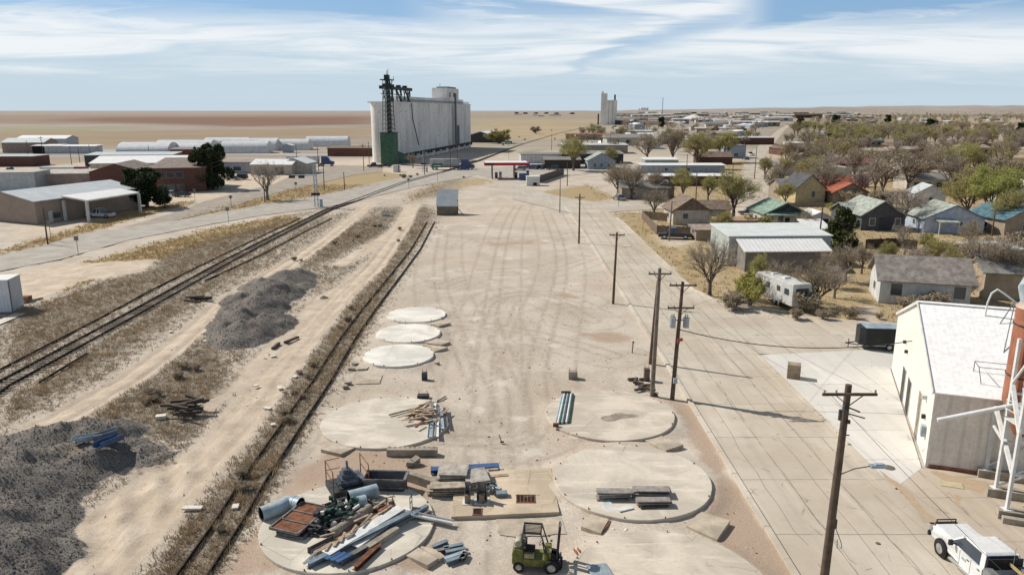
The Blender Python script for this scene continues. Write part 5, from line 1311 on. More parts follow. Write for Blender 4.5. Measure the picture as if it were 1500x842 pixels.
# --- semi trucks
def semi(label, px, py, rz_, tl=13.5, cabc=None, boxc=None, tank=False, group=None, flip=False):
    g_ = G(px, py); root = thing('semi_truck', label, 'semi truck', (g_.x, g_.y, .01), rz_, group)
    MB().bx(-1.28, 1.28, -tl, 0, 1.15, 4.0).build('trailer', boxc or m_white, root, bevel=.04)
    MB().bx(-1.1, 1.1, -tl+.3, -.3, .8, 1.14).build('trailer_chassis', m_dgrey, root)
    MB().sideprism([(.9, .6), (6.0, .6), (6.1, 1.7), (4.6, 2.0), (3.9, 3.2), (3.2, 3.8), (1.0, 3.9), (.9, 1.2)], -1.2, 1.2, [0,.1,.2,.1,.1,.1,.1,0]).build('cab', cabc or P_['blue'], root, bevel=.06)
    MB().sideprism([(4.62, 2.05), (3.98, 3.15), (3.9, 3.1), (4.5, 2.02)], -1.0, 1.0).build('windshield', m_glass, root)
    for s_ in (-1, 1):
        MB().bx(min(s_*1.19, s_*1.22), max(s_*1.19, s_*1.22), 2.9, 3.8, 2.2, 2.95).build('window', m_glass, root)
        for y_ in (5.0, 1.4, .2, -tl+1.2, -tl+2.5): wheel(root, (s_*1.1, y_, .5), .5, .3, n_=14)
    return root
semi('semi truck with a long white trailer and blue cab behind the cream sheds', 468, 243, R(-86), 13, boxc=M('trailer_white', (.62, .62, .62), .5, .2, .6, streak=.3))
semi('semi truck with grey hopper trailer in front of the white elevator', 672, 248, R(-84), 11, P_['blue'], M('trailer_grey', (.45, .46, .47), .5, .3, .6, streak=.3))
# parked trailer with red front panel and blue lettering block
g_ = G(113, 262); root = thing('box_trailer', 'white box trailer with a dark red end and blue lettering', 'trailer', (g_.x, g_.y, 0), R(-88))
MB().bx(-1.25, 1.25, -11, 0, 1.1, 4.0).build('body', m_white, root); MB().bx(-1.27, 1.27, 0, 3.6, 1.1, 3.9).build('front_section', M('maroon_paint', (.2, .03, .05), .5, .2, 1), root)
mb = MB(); rr = random.Random(2)
for k in range(8): y_ = -9+k*.85; mb.bx(1.262, 1.27, y_, y_+.6, 2.3+(.2 if k else 0), 3.1)
mb.build('lettering', m_blue, root)
for s_ in (-1, 1):
    for y_ in (-9.5, -8.3, 2.5): wheel(root, (s_*1.1, y_, .5), .5, .3, n_=12)
# ------------------------------------------------------------- big white shed (right)
A0 = G(1355, 683); YS = math.atan2(-.352, .936)
root = thing('metal_shed', 'large white metal shed with a corrugated gable roof beside the street', 'shed', (A0.x, A0.y, 0), YS)
SW, SL_, EH, RH = 19.6, 30.0, 5.0, 8.35
m_shw = M('cream_metal_wall', (.80, .77, .69), .6, .06, .6, streak=.12, bump=.1)
m_shf = M('stained_metal_wall', (.80, .75, .67), .7, .1, .5, rib=('X', 1.1), streak=.22, bump=.12, rust=.06)
m_shr = M('white_corrugated_roof', (.92, .91, .89), .6, .01, .3, rib=('X', 3.2), bump=.06, ribc=.07)
# gable wall (local x=0), spans y 0..SW
mb = MB(); mb.add([(0,0,0),(0,SW,0),(0,SW,EH),(0,SW/2,RH),(0,0,EH),(.15,0,0),(.15,SW,0),(.15,SW,EH),(.15,SW/2,RH),(.15,0,EH)], [(0,1,2,3,4)[::-1],(5,6,7,8,9),(0,5,6,1),(1,6,7,2),(2,7,8,3),(3,8,9,4),(4,9,5,0)])
gw = mb.build('gable_wall', m_shw, root)
MB().bx(.155, SL_, .02, .17, 0, EH-.02).build('front_wall', m_shf, root); MB().bx(.155, SL_, SW-.17, SW-.02, 0, EH-.02).build('back_wall', m_shw, root)
sl_ = math.hypot(SW/2, RH-EH)
for s_, nm in ((0, 'roof'), (1, 'roof')):
    y0, y1 = (-.12, SW/2) if s_ == 0 else (SW+.12, SW/2); z0 = EH-.04
    mb = MB(); t = .07
    mb.add([(-.12,y0,z0),(SL_,y0,z0),(SL_,y1,RH+.02),(-.12,y1,RH+.02),(-.12,y0,z0+t),(SL_,y0,z0+t),(SL_,y1,RH+.02+t),(-.12,y1,RH+.02+t)], [(0,1,2,3),(4,5,6,7),(0,1,5,4),(1,2,6,5),(2,3,7,6),(3,0,4,7)] if s_ == 0 else [(3,2,1,0),(7,6,5,4),(4,5,1,0),(5,6,2,1),(6,7,3,2),(7,4,0,3)])
    o = mb.build(nm, m_shr, root)
MB().bx(-.16, SL_, SW/2-.25, SW/2+.25, RH+.09, RH+.13).build('ridge_cap', m_shr, root)
mb = MB().bar((-.14, -.15, EH), (-.14, SW/2, RH+.06), .05, .22); mb.bar((-.14, SW+.15, EH), (-.14, SW/2, RH+.06), .05, .22); mb.build('gable_trim', m_white, root)
m_door = M('brown_door', (.18, .13, .09), .6, .2, 2)
for (y0, y1, z1, mt) in ((11.6, 12.9, 2.5, m_dgrey), (8.6, 9.9, 2.6, m_dgrey), (4.0, 4.8, 3.4, m_lumb2)):
    f_ = MB().bx(-.05, -.003, y0-.08, y1+.08, 0, z1+.08).build('door_frame', m_white, root); MB().bx(-.08, -.055, y0, y1, .05, z1).build('door', mt, f_)
for (y_, z_, s_) in ((13.5, 4.3, .22), (12.2, 3.9, .22), (2.0, 2.6, .25)): MB().box((-.12, y_, z_), (.22, s_, s_)).build('wall_lamp', m_dgrey, root)
MB().box((-.15, 2.4, 3.8), (.28, .3, .25)).build('meter_box', m_white, root); MB().box((-.15, 1.3, 1.9), (.28, .5, .7)).build('meter_box', m_lgrey, root)
cd = MB().tube([(-.1, .25, 1.1), (-.25, .35, .9), (-.1, .45, .8)], .03, 8).build('conduit', m_white, root)
MB().bx(SL_*0+.2, SL_, -.06, .01, .02, .2).build('base_trim', m_redp, root)
# rooftop vents
rv = MB().cyl((13.6, SW/2, RH+.1), .55, .55, 20).build('roof_ventilator', m_white, root, smooth=False); MB().cyl((13.6, SW/2, RH+.65), .72, .14, 20).build('vent_cap', m_white, rv)
MB().bx(6.5, 8.4, SW/2-.5, SW/2+.5, RH+.14, RH+.26).build('ridge_vent', m_white, root)
MB().bx(16.3, 17.1, SW/2-.35, SW/2+.35, RH+.1, RH+.85).build('vent_hood', m_dgrey, root)
# dark frame stand with a small lamp on the roof
def rz_(y): return EH+.05+(RH-EH)*y/(SW/2)
st = thing('roof_stand', 'thin dark steel frame with a small lamp standing on the white shed roof', 'roof frame', (A0.x, A0.y, 0), YS)
mb = MB(); zt_ = rz_(1.9)+.85
xs_, ys_ = (2.4, 4.2), (1.2, 2.4)
for x_ in xs_:
    for y_ in ys_: mb.tube([(x_+(.25 if y_ == 1.2 else 0), y_, rz_(y_)-.02), (x_, y_, zt_)], .022, 6)
for x_ in xs_: mb.tube([(x_, 1.2, zt_), (x_, 2.4, zt_)], .02, 6)
for y_ in ys_: mb.tube([(2.4, y_, zt_), (4.2, y_, zt_)], .02, 6)
mb.build('frame', m_dgrey, st); m2 = MB().tube([(4.2, 2.4, zt_), (4.35, 2.4, zt_+.9)], .02, 6).box((4.33, 2.4, zt_+.75), (.1, .1, .35)); m2.build('lamp', m_dgrey, st)
# ------------------------------------------------------------- steel tower with rusty leg
L3, L2, L1 = G(1473, 757), G(1457, 725), G(1443, 697)
ax = Vector((math.cos(YS), math.sin(YS), 0)); root = thing('dryer_tower', 'rusty red cylindrical grain dryer on white steel legs at the right edge', 'grain dryer', (L3.x, L3.y, 0), 0)
O = Vector((L3.x, L3.y, 0)); m_wst = M('white_tower_steel', (.74, .74, .72), .5, .1, 2, rust=.15)
dirL = (L1-L3); legs = []
for k, Lk in enumerate((L3, L2, L1)):
    b0 = Lk-O
    MB().add(*(lambda a: ([tuple(v) for v in a], [(3,2,1,0),(4,5,6,7),(0,1,5,4),(1,2,6,5),(2,3,7,6),(3,0,4,7)]))([b0+Vector(ax)*x_+Vector((-ax.y, ax.x, 0))*y_+Vector((0,0,z_)) for z_ in (-.1, .5) for (x_, y_) in ((-.45,-.35),(5.2,-.35),(5.2,.3),(-.45,.3))])).build('footing', m_conc, root)
    for j in (0, 4.6):
        p = b0+ax*j; hh_ = 9.6 if not (k == 2 and j == 0) else 4.6
        MB().bar(p+Vector((0,0,.5)), p+Vector((0,0,hh_)), .17, .17, up=(0,1,0)).build('leg', m_wst, root)
        MB().box(p+Vector((0,0,.515)), (.5, .5, .025)).build('base_plate', m_wst, root)
        legs.append(p)
P3, P3b, P2, P2b, P1, P1b = legs
def br(a, za, b2, zb, w_=.12, nm='brace', mt=None):
    MB().bar(a+Vector((0,0,za)), b2+Vector((0,0,zb)), w_, w_).build(nm, mt or m_wst, root)
br(P1, 4.55, P3, 2.6, .2); br(P2, 6.9, P3, 5.0, .2); br(P1, 4.5, P1b, 4.5, .2, 'beam', m_grey); br(P2, 3.4, P2b, 3.4, .14, 'beam'); br(P3, 2.6, P3b, 2.6, .16, 'beam'); br(P3, 5.2, P3b, 5.2, .3, 'beam'); br(P3, 8.9, P3b, 8.9, .16, 'beam'); br(P2, 6.4, P2b, 6.4, .14, 'beam')
br(P3, 5.2, P3b, 2.6, .09); br(P3, 2.6, P3b, 5.2, .09); br(P3, 5.4, P3b, 8.9, .09); br(P2, .6, P2b, 3.4, .08); br(P2, 3.4, P1, 3.4, .12); br(P1, .7, P1b, 4.4, .08); br(P3, 9.4, P2, 7.0, .1)
cc_ = Vector((29.72, 40.75, 0))-O
MB().tube([cc_+Vector((0,0,3.6)), cc_+Vector((0,0,5.6)), cc_+Vector((0,0,11.2))], [.4, 1.2, 1.2], 32).build('drum', M('brick_red_steel', (.42, .17, .10), .6, .25, .8, streak=.4), root, smooth=True)
for z_ in (7.2, 10.2): MB().tube([cc_+Vector((0,0,z_)), cc_+Vector((0,0,z_+.08))], 1.24, 32).build('hoop', m_dgrey, root, smooth=True)
MB().tube([cc_+Vector((0,0,11.2)), cc_+Vector((0,0,11.9))], [1.24, .7], 32).build('drum_top', M('dusty_pink', (.5, .38, .3), .7, .2, 2), root, smooth=True)
MB().tube([cc_+Vector((-.5,.2,11.4)), cc_+Vector((-.6,.5,12.3)), cc_+Vector((-.1,.9,12.8)), cc_+Vector((1.2,1.1,12.4))], .48, 18).build('elbow_duct', m_lgrey, root, smooth=True)
# caged ladder
lx = cc_+Vector((-.85, -1.1, 0)); mb = MB()
for s_ in (-.22, .22): mb.tube([lx+Vector((s_, 0, 4.4)), lx+Vector((s_, 0, 9.9))], .03, 6)
for k in range(18): z_ = 4.6+k*.3; mb.tube([lx+Vector((-.22, 0, z_)), lx+Vector((.22, 0, z_))], .018, 5)
ld = mb.build('ladder', m_wst, root)
mb = MB()
for k in range(7):
    z_ = 5.6+k*.65; mb.tube([lx+Vector((.4*math.cos(a), -.32+.4*math.sin(a)*1.0, z_)) for a in [i*2*PI/14 for i in range(15)]], .022, 5, caps=False)
for a in (PI, 1.25*PI, 1.5*PI, 1.75*PI, 2*PI): mb.tube([lx+Vector((.4*math.cos(a), -.32+.4*math.sin(a), 5.5)), lx+Vector((.4*math.cos(a), -.32+.4*math.sin(a), 9.7))], .018, 5)
mb.build('cage', m_wst, ld)
# access platform
pf = MB().box(lx+Vector((-.1, -.3, 5.0)), (1.5, 1.4, .06)).build('platform', m_wst, root)
mb = MB()
for (x_, y_) in ((-.8, -1), (-.8, .35), (.6, -1)): mb.tube([lx+Vector((x_, y_, 5.0)), lx+Vector((x_, y_, 6.1))], .022, 6)
for z_ in (5.55, 6.1): mb.tube([lx+Vector((.6, -1, z_)), lx+Vector((-.8, -1, z_)), lx+Vector((-.8, .35, z_))], .022, 6)
mb.build('railing', m_wst, pf)
# long spout
MB().tube([P3+Vector((-2.6, 3.2, 4.4)), P3+Vector((3.0, 1.8, 6.4))], .13, 14).build('spout', m_wst, root, smooth=True)
# hooped pipe and guy frame over the shed roof
q0 = G(1459, 486, 8); q0 = Vector((33.0, 50.6, 0))-O
MB().tube([q0+Vector((0,0,7.2)), q0+Vector((.08,0,9.0)), q0+Vector((.2,-.1,9.7)), q0+Vector((.5,-.2,10.0)), q0+Vector((.8,-.4,9.8)), q0+Vector((3.2,-1.4,7.9))], .06, 10).build('hoop_pipe', m_wst, root, smooth=True)
mb = MB(); a_ = q0+Vector((1.5,-.7,9.3))
for b_ in ((.0, -1.2, 7.1), (-1.3, -4.4, 6.3)): mb.tube([a_, q0+Vector(b_)], .035, 6)
mb.tube([q0+Vector((0,0,7.3)), q0+Vector((2.3,-.8,7.2))], .04, 6); mb.tube([q0+Vector((0,-1.2,7.1)), q0+Vector((2.3,-1.9,7.0))], .035, 6); mb.tube([q0+Vector((-1.3,-4.4,6.3)), q0+Vector((2.0,-4.9,6.2))], .035, 6); mb.tube([q0+Vector((-1.3,-4.4,6.3)), q0+Vector((.4,-1.8,7.0))], .03, 6)
mb.build('guy_frame', m_grey, root)
crate('low brown concrete wall end at the right below the dryer', 1492, 768, 1.6, .35, .35, m_conc, False, 'concrete_block', 'concrete block', YS)
g_ = G(1393, 710); o = MB().box((0,0,.02), (1.25, .7, .03), -.35, .03).build('cardboard_sheet', M('cardboard', (.55, .47, .30), .9, .1, 2), None, loc=(g_.x, g_.y, .02)); tag(o, 'pale cardboard sheet lying on the apron by the shed', 'cardboard')
crate('concrete wall block lying right of the front pickup', 1497, 700, .8, .6, .5, m_conc, False, rz_=YS)

# ------------------------------------------------------------- generic buildings
m_win = m_glass; m_trim = M('white_trim', (.62, .62, .6), .6, .1, 3)
def wallm(nm, c, **k): return M(nm, c, .85, .18, 1.0, streak=.2, **k)
def roofm(nm, c, **k): return M(nm, c, .85, .3, 1.2, bump=.4, **k)
def house(name, label, px, py, w_, d_, wh, rh, rz=0, wall=None, roof=None, gable='front', wins=(), door=None, chimney=False, over=.45, cat='house', group=None, world=None, porch=None, trim=None, gabmat=None, roofname='roof', sidewins=1, wf=None):
    """front (camera) wall centre at photo px,py; local x right, y away"""
    g_ = Vector((*world, 0)) if world else G(px, py)
    root = thing(name, label, cat, (g_.x, g_.y, -.1), R(rz), group)
    x = w_/2; wall = wall; t = .14
    mb = MB()
    if rh > 0 and gable == 'front':
        mb.add([(-x,0,0),(x,0,0),(x,d_,0),(-x,d_,0),(-x,0,wh),(x,0,wh),(x,d_,wh),(-x,d_,wh),(0,0,wh+rh),(0,d_,wh+rh)], [(0,1,5,8,4),(1,2,6,5),(2,3,7,9,6),(3,0,4,7),(4,8,9,7),(8,5,6,9)])
    elif rh > 0 and gable == 'side':
        mb.add([(-x,0,0),(x,0,0),(x,d_,0),(-x,d_,0),(-x,0,wh),(x,0,wh),(x,d_,wh),(-x,d_,wh),(-x,d_/2,wh+rh),(x,d_/2,wh+rh)], [(0,1,5,4),(1,2,6,9,5),(2,3,7,6),(3,0,4,8,7),(4,5,9,8),(6,7,8,9)])
    elif gable == 'shed':   # mono slope, low at the front
        mb.add([(-x,0,0),(x,0,0),(x,d_,0),(-x,d_,0),(-x,0,wh),(x,0,wh),(x,d_,wh+rh),(-x,d_,wh+rh)], [(0,1,5,4),(1,2,6,5),(2,3,7,6),(3,0,4,7),(4,5,6,7)])
    else:
        mb.bx(-x, x, 0, d_, 0, wh)
    mb.build('wall', wall, root)
    def slab_(pts, mat=roof, nm=roofname):
        # pts: 4 corners of lower face; thickness t up
        v = [Vector(p) for p in pts]; n_ = (v[1]-v[0]).cross(v[3]-v[0]).normalized()
        if n_.z < 0: n_ = -n_
        m2 = MB(); m2.add(v+[p+n_*t for p in v], [(3,2,1,0),(4,5,6,7),(0,1,5,4),(1,2,6,5),(2,3,7,6),(3,0,4,7)]); return m2.build(nm, mat, root)
    e = over; kz = .012
    if gable == 'front' and rh > 0:
        s = rh/x
        r1 = slab_([(-x-e,-e,wh-s*e+kz),(0,-e,wh+rh+kz),(0,d_+e,wh+rh+kz),(-x-e,d_+e,wh-s*e+kz)]); slab_([(0.001,-e,wh+rh+kz),(x+e,-e,wh-s*e+kz),(x+e,d_+e,wh-s*e+kz),(0.001,d_+e,wh+rh+kz)])
        if trim:
            m2 = MB(); m2.bar((-x-e,-e-.03,wh-s*e+.08),(0,-e-.03,wh+rh+.1),.05,.2); m2.bar((x+e,-e-.03,wh-s*e+.08),(0,-e-.03,wh+rh+.1),.05,.2); m2.build('fascia', trim, root)
    elif gable == 'side' and rh > 0:
        s = rh/(d_/2)
        r1 = slab_([(-x-e,-e,wh-s*e+kz),(x+e,-e,wh-s*e+kz),(x+e,d_/2,wh+rh+kz),(-x-e,d_/2,wh+rh+kz)]); slab_([(-x-e,d_/2+.001,wh+rh+kz),(x+e,d_/2+.001,wh+rh+kz),(x+e,d_+e,wh-s*e+kz),(-x-e,d_+e,wh-s*e+kz)])
    elif gable == 'shed':
        s = rh/d_; r1 = slab_([(-x-e,-e,wh-s*e+kz),(x+e,-e,wh-s*e+kz),(x+e,d_+e,wh+rh+s*e+kz),(-x-e,d_+e,wh+rh+s*e+kz)])
    else:
        r1 = MB().bx(-x-.12, x+.12, -.12, d_+.12, wh+.003, wh+.25).build(roofname, roof, root)
    if gabmat and gable == 'front':
        m2 = MB(); m2.add([(-x+.1,-.02,wh+.02),(x-.1,-.02,wh+.02),(0,-.02,wh+rh-.1)], [(0,1,2)]); m2.build('gable_board', gabmat, root)
    for (wx, wz, ww, wh_) in wins:
        f_ = MB().bx(wx-ww/2-.1, wx+ww/2+.1, -.055, -.003, wz-.1, wz+wh_+.1).build('window', wf or m_trim, root)
        MB().bx(wx-ww/2, wx+ww/2, -.075, -.058, wz, wz+wh_).build('pane', m_win, f_)
    if sidewins:
        for k in range(sidewins):
            y_ = d_*(k+1)/(sidewins+1); f_ = MB().bx(-x-.055, -x-.003, y_-.55, y_+.55, 1.0, 2.1).build('window', m_trim, root); MB().bx(-x-.075, -x-.058, y_-.45, y_+.45, 1.1, 2.0).build('pane', m_win, f_)
    if door is not None:
        dx, dw, dh, dm = door
        MB().bx(dx-dw/2, dx+dw/2, -.06, -.003, 0, dh).build('door', dm, root)
    if chimney: MB().bx(x*.3, x*.3+.7, d_*.5-.3, d_*.5+.3, wh, wh+rh+.9).build('chimney', M('chimney_brick', (.25, .12, .08), .9, .3, 3), r1 if False else root)
    if porch:
        px0, px1, pd, ph, pm = porch
        m2 = MB(); m2.add([(px0,-pd,ph-.35),(px1,-pd,ph-.35),(px1,-.01,ph),(px0,-.01,ph),(px0,-pd,ph-.25),(px1,-pd,ph-.25),(px1,-.01,ph+.1),(px0,-.01,ph+.1)], [(3,2,1,0),(4,5,6,7),(0,1,5,4),(1,2,6,5),(2,3,7,6),(3,0,4,7)]); m2.build('porch_roof', pm, root)
        for x_ in (px0+.15, px1-.15): MB().bx(x_-.07, x_+.07, -pd+.1, -pd+.24, 0, ph-.36).build('porch_post', m_trim, root)
    return root
W_white = wallm('white_siding', (.62, .62, .6)); W_cream = wallm('cream_siding', (.55, .50, .42)); W_tan = wallm('tan_siding', (.36, .29, .22)); W_brick = M('red_brick', (.15, .075, .06), .9, .3, 2.5, bump=.3); W_grey = wallm('dark_grey_siding', (.10, .10, .11)); W_yel = wallm('yellow_siding', (.56, .46, .27)); W_pink = wallm('pinkish_wall', (.36, .29, .25)); W_blue = wallm('pale_blue_siding', (.50, .56, .66)); W_lb = wallm('grey_blue_wall', (.34, .39, .45)); W_metal = M('pale_ribbed_metal', (.52, .55, .56), .5, .15, .8, rib=('X', 2), streak=.25)
R_grey = roofm('grey_shingle', (.26, .25, .235)); R_dgrey = roofm('dark_shingle', (.10, .10, .105)); R_brown = roofm('brown_shingle', (.23, .17, .13)); R_green = roofm('green_shingle', (.26, .36, .28)); R_lgrey = roofm('pale_green_grey_shingle', (.38, .41, .36)); R_red = M('red_metal_roof', (.42, .13, .075), .6, .3, 1.2, rib=('X', 2)); R_white = M('white_metal_roof', (.82, .81, .79), .6, .06, .6, rib=('X', 1.6), bump=.3); R_bgr = M('blue_grey_metal_roof', (.53, .57, .58), .6, .1, .5, rib=('X', 1.2), bump=.3, streak=.15); R_mar = roofm('maroon_shingle', (.22, .11, .10)); R_teal = M('faded_blue_metal_roof', (.10, .22, .28), .6, .5, 1.5, rib=('X', 2), rust=.8); R_pink = roofm('pinkish_tar_roof', (.40, .32, .27))
D_white = M('white_door', (.6, .6, .58), .6, .1, 3); D_dark = M('dark_door', (.05, .05, .055), .6, .2, 3)
house('cream_house', 'cream house with brown gable shingles behind the wooden fence', 1012, 329, 7.2, 8, 2.9, 2.4, 2, W_cream, R_brown, 'front', [(-1.2, 1.3, 1.0, 1.0)], gabmat=R_brown)
house('cream_house_wing', 'low cream wing with glass doors joined to the cream house', 1046, 325, 6.5, 7, 2.7, 1.3, 2, W_cream, R_brown, 'side', [(-1.8, 1.3, .8, .9), (1.6, .3, 1.6, 2.0)], sidewins=0)
house('brick_garage', 'small tan brick garage with a flat pinkish roof by the cream house', 1083, 345, 7, 5, 2.6, 0, 3, W_tan, M('terracotta_roof', (.42, .27, .19), .9, .2, 1.5), 'flat', cat='garage')
house('low_shed', 'low pink roofed shed joined to the flat garage', 1040, 352, 5, 3.5, 1.9, .3, 3, W_tan, R_pink, 'shed', cat='shed')
house('brown_house', 'brown house with pale roof edges at the end of the driveway', 945, 292, 12, 9, 3.0, 1.5, 0, W_tan, R_grey, 'side', [(-3, 1.0, 1.2, 1.0), (1, 1.0, 1.2, 1.0)])
house('brown_house_porch', 'green grey porch gable beside the brown house', 973, 291, 5, 6, 2.8, 1.8, 0, W_tan, R_lgrey, 'front', [], door=(0, 1.0, 2.1, D_dark))
house('green_roof_house', 'white house with a green hipped roof and shaded porch', 1150, 334, 8.2, 9, 2.9, 2.0, 2, W_white, R_green, 'front', [(-1.0, 1.2, 1.0, 1.2), (-2.8, 1.2, .8, 1.2)], door=(.3, .9, 2.1, D_dark), gabmat=m_dgrey, porch=(-4.1, 4.1, 1.6, 3.05, R_green), trim=R_green)
house('yellow_house', 'yellow house with a steep dark gable roof and one window', 1186, 297, 7.4, 9, 3.6, 3.2, 4, W_yel, R_dgrey, 'front', [(.7, 1.5, .9, 1.4)])
house('yellow_house_wing', 'low grey roofed wing left of the yellow house', 1160, 291, 6, 8, 3.0, 1.8, 4, W_tan, R_grey, 'side')
house('red_roof_house', 'brown house with a faded red metal gable roof', 1245, 299, 8.4, 10, 2.9, 2.1, -2, W_tan, R_red, 'front', [(-1.4, 1.1, 1.2, 1.1)], trim=R_red)
house('red_roof_house_wing', 'rear wing of the red metal roofed house', 1228, 290, 7.5, 7, 3.0, 2.2, -2, W_cream, R_red, 'side')
house('pink_shed', 'small pink shed standing by a bare tree', 1264, 274, 3.4, 3, 3.0, .3, 0, M('pink_paint', (.50, .22, .17), .8, .2, 2), R_pink, 'shed', cat='shed', sidewins=0)
house('grey_house', 'dark grey house with a wide green grey gable roof', 1291, 337, 7.8, 10, 3.0, 2.5, 0, W_grey, R_lgrey, 'front', [(-1.9, 1.0, 1.0, 1.3), (2.9, 1.0, .9, 1.3)], door=(.7, 2.4, 2.5, M('charcoal_panel', (.06, .06, .07), .7, .2, 2)), trim=R_lgrey)
house('grey_house_wing', 'left wing of the dark grey house with a sagging roof', 1266, 333, 6.5, 8, 2.8, 1.6, 0, W_grey, R_lgrey, 'side')
house('pale_blue_house', 'pale blue white house with a broad low gable and small porch', 1396, 341, 10.5, 9, 2.7, 2.4, -6, W_blue, R_lgrey, 'front', [(3.2, .9, 1.1, 1.4), (1.0, 1.5, .9, .6)], porch=(-3.6, 0, 2.4, 2.6, R_lgrey), trim=M('blue_trim', (.12, .2, .35), .6, .1, 3))
house('blue_roof_house', 'house with a patchy blue and rust metal roof at the right edge', 1500, 344, 8.5, 9, 3.0, 1.9, 10, W_tan, R_teal, 'front', [(0, 1, 1.2, 1)])
house('white_cottage', 'white cottage with a brown grey shingle roof behind the white shed', 1352, 447, 9.5, 6.5, 3.0, 2.2, -16, W_white, roofm('worn_shingle', (.30, .265, .235)), 'side', [(-3.0, 1.1, 1.2, 1.4), (3.6, 1.1, 1.2, 1.4)], sidewins=1)
house('tan_shack', 'tan shack with a weathered grey plank roof beyond the white shed', 1500, 440, 9, 7, 3.4, 1.6, -12, wallm('shack_wall', (.42, .34, .24)), R_grey, 'side', [], sidewins=0, cat='shed')
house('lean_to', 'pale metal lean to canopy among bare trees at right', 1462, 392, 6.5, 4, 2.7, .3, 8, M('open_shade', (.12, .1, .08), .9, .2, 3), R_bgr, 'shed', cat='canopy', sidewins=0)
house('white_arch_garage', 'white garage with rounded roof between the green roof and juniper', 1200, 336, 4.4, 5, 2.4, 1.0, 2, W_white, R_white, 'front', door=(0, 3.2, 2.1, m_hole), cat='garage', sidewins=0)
house('white_carport', 'small white shed with a sloping roof in front of the garage', 1198, 347, 3.6, 4, 1.6, .9, 2, W_white, R_white, 'shed', cat='shed', sidewins=0)
# big twin-roof pale shed
house('workshop', 'pale grey green workshop with a flat long roof behind the camper', 1140, 388, 15.0, 9, 4.3, .5, 2, M('workshop_wall', (.50, .54, .52), .7, .12, .8, streak=.3, rib=('X', 2)), M('workshop_roof', (.68, .71, .69), .65, .08, .6, rib=('X', 1.2), streak=.12, ribc=.1), 'shed', cat='workshop', over=.2, sidewins=0)
house('workshop_annex', 'white roofed annex along the front of the pale workshop', 1152, 397, 12.0, 3.4, 2.9, 1.0, 2, M('annex_wall', (.24, .22, .20), .8, .2, 1, streak=.3), R_white, 'shed', cat='workshop', over=.25, sidewins=0)
house('white_metal_barn', 'white metal roofed barn behind bare trees', 1326, 262, 10.5, 9, 3.4, 1.8, 0, W_grey, R_white, 'side', cat='barn', sidewins=0)
house('maroon_roof_house', 'long low house with a maroon roof among trees', 1250, 251, 22, 10, 3.0, 1.8, 0, W_brick, R_mar, 'side', [(-4, 1, 1.5, 1), (4, 1, 1.5, 1)])
house('grey_cottage', 'small grey white cottage behind the pale branched tree', 1362, 300, 6.5, 7, 2.8, 1.9, -12, W_white, R_bgr, 'front', [(0, 1.1, .8, .9)])
house('far_grey_house', 'long grey roofed house right of the white metal barn', 1388, 246, 18, 9, 3.0, 1.6, 0, W_tan, R_brown, 'side')
house('brown_edge_house', 'brown roofed house with white door frame at the right edge', 1490, 252, 14, 9, 3.0, 1.8, 0, W_brick, R_brown, 'side', [(2, .2, 1.4, 2.0)])
house('white_edge_house', 'white house cut by the right edge above the blue roof', 1508, 296, 9, 9, 3.2, 2.0, 0, W_white, R_white, 'front', [(-2, 1, 1, 1)])
# mid town left of the avenue
house('small_blue_house', 'pale blue house with three small windows and a grey gable', 881, 248, 10.5, 11, 3.4, 2.8, 0, W_lb, R_lgrey, 'front', [(-2.6, 1.1, 1.0, 1.2), (0, 1.1, 1.0, 1.2), (2.8, 1.1, 1.0, 1.2)])
house('black_warehouse', 'long low black warehouse behind the pale blue house', 868, 240, 26, 16, 4.2, .5, 0, D_dark, M('grey_flat_roof', (.28, .28, .27), .9, .2, .6), 'shed', cat='warehouse', sidewins=0)
house('long_roof_shop', 'long pale roofed shop behind the black warehouse', 872, 225, 34, 16, 4.4, .4, 0, W_tan, R_bgr, 'shed', cat='shop', sidewins=0)
house('brown_shop', 'low dark brown shop left of the green topped tree', 824, 247, 14, 12, 3.4, .8, 2, M('dark_brown_wall', (.10, .08, .07), .9, .3, 2), R_grey, 'side', cat='shop', sidewins=0)
house('white_shop', 'white shop with a blue striped fascia behind the gas station', 797, 239, 20, 14, 3.6, .3, 2, W_white, R_grey, 'flat', cat='shop', sidewins=0)
house('mobile_home', 'mobile home with a bright white roof and green grey wall', 969, 246, 13, 8, 3.2, .4, 0, wallm('sage_wall', (.34, .40, .38)), R_white, 'shed', [(-2, 1, 1.2, 1), (2.5, .2, 2.5, 2)], cat='mobile home', sidewins=0)
house('mobile_home', 'long white roofed mobile home below the sage green one', 1000, 254, 30, 6, 2.9, .3, 0, W_lb, R_white, 'shed', [(-6, 1, 1.2, 1), (2, 1, 1.2, 1)], cat='mobile home', sidewins=0)
house('mobile_home', 'white roofed mobile home behind the two green trees', 1012, 272, 24, 5, 2.9, .3, 0, W_brick, R_white, 'shed', cat='mobile home', sidewins=0)
house('maroon_shop', 'low shop with a maroon wall at the gravel avenue', 1096, 212, 34, 16, 4.5, .4, 0, W_brick, R_bgr, 'shed', cat='shop', sidewins=0)
house('white_store', 'white two storey store beside the gravel avenue', 1078, 232, 9, 10, 6, .4, 0, W_lb, R_grey, 'flat', [(0, 1, 2, 1.5)], cat='shop', sidewins=0)
house('dark_house', 'dark maroon house right of the mobile homes', 1048, 241, 14, 10, 3.2, 1.8, 0, W_brick, R_brown, 'side')
house('red_roof_shop', 'small shop with a bright red roof near the far trees', 868, 205, 26, 14, 4, .8, 0, W_pink, R_red, 'side', cat='shop', sidewins=0)
house('red_roof_shop', 'short red roofed building left of the other red roof', 840, 204, 12, 10, 3.6, .8, 0, W_pink, R_red, 'side', cat='shop', sidewins=0)
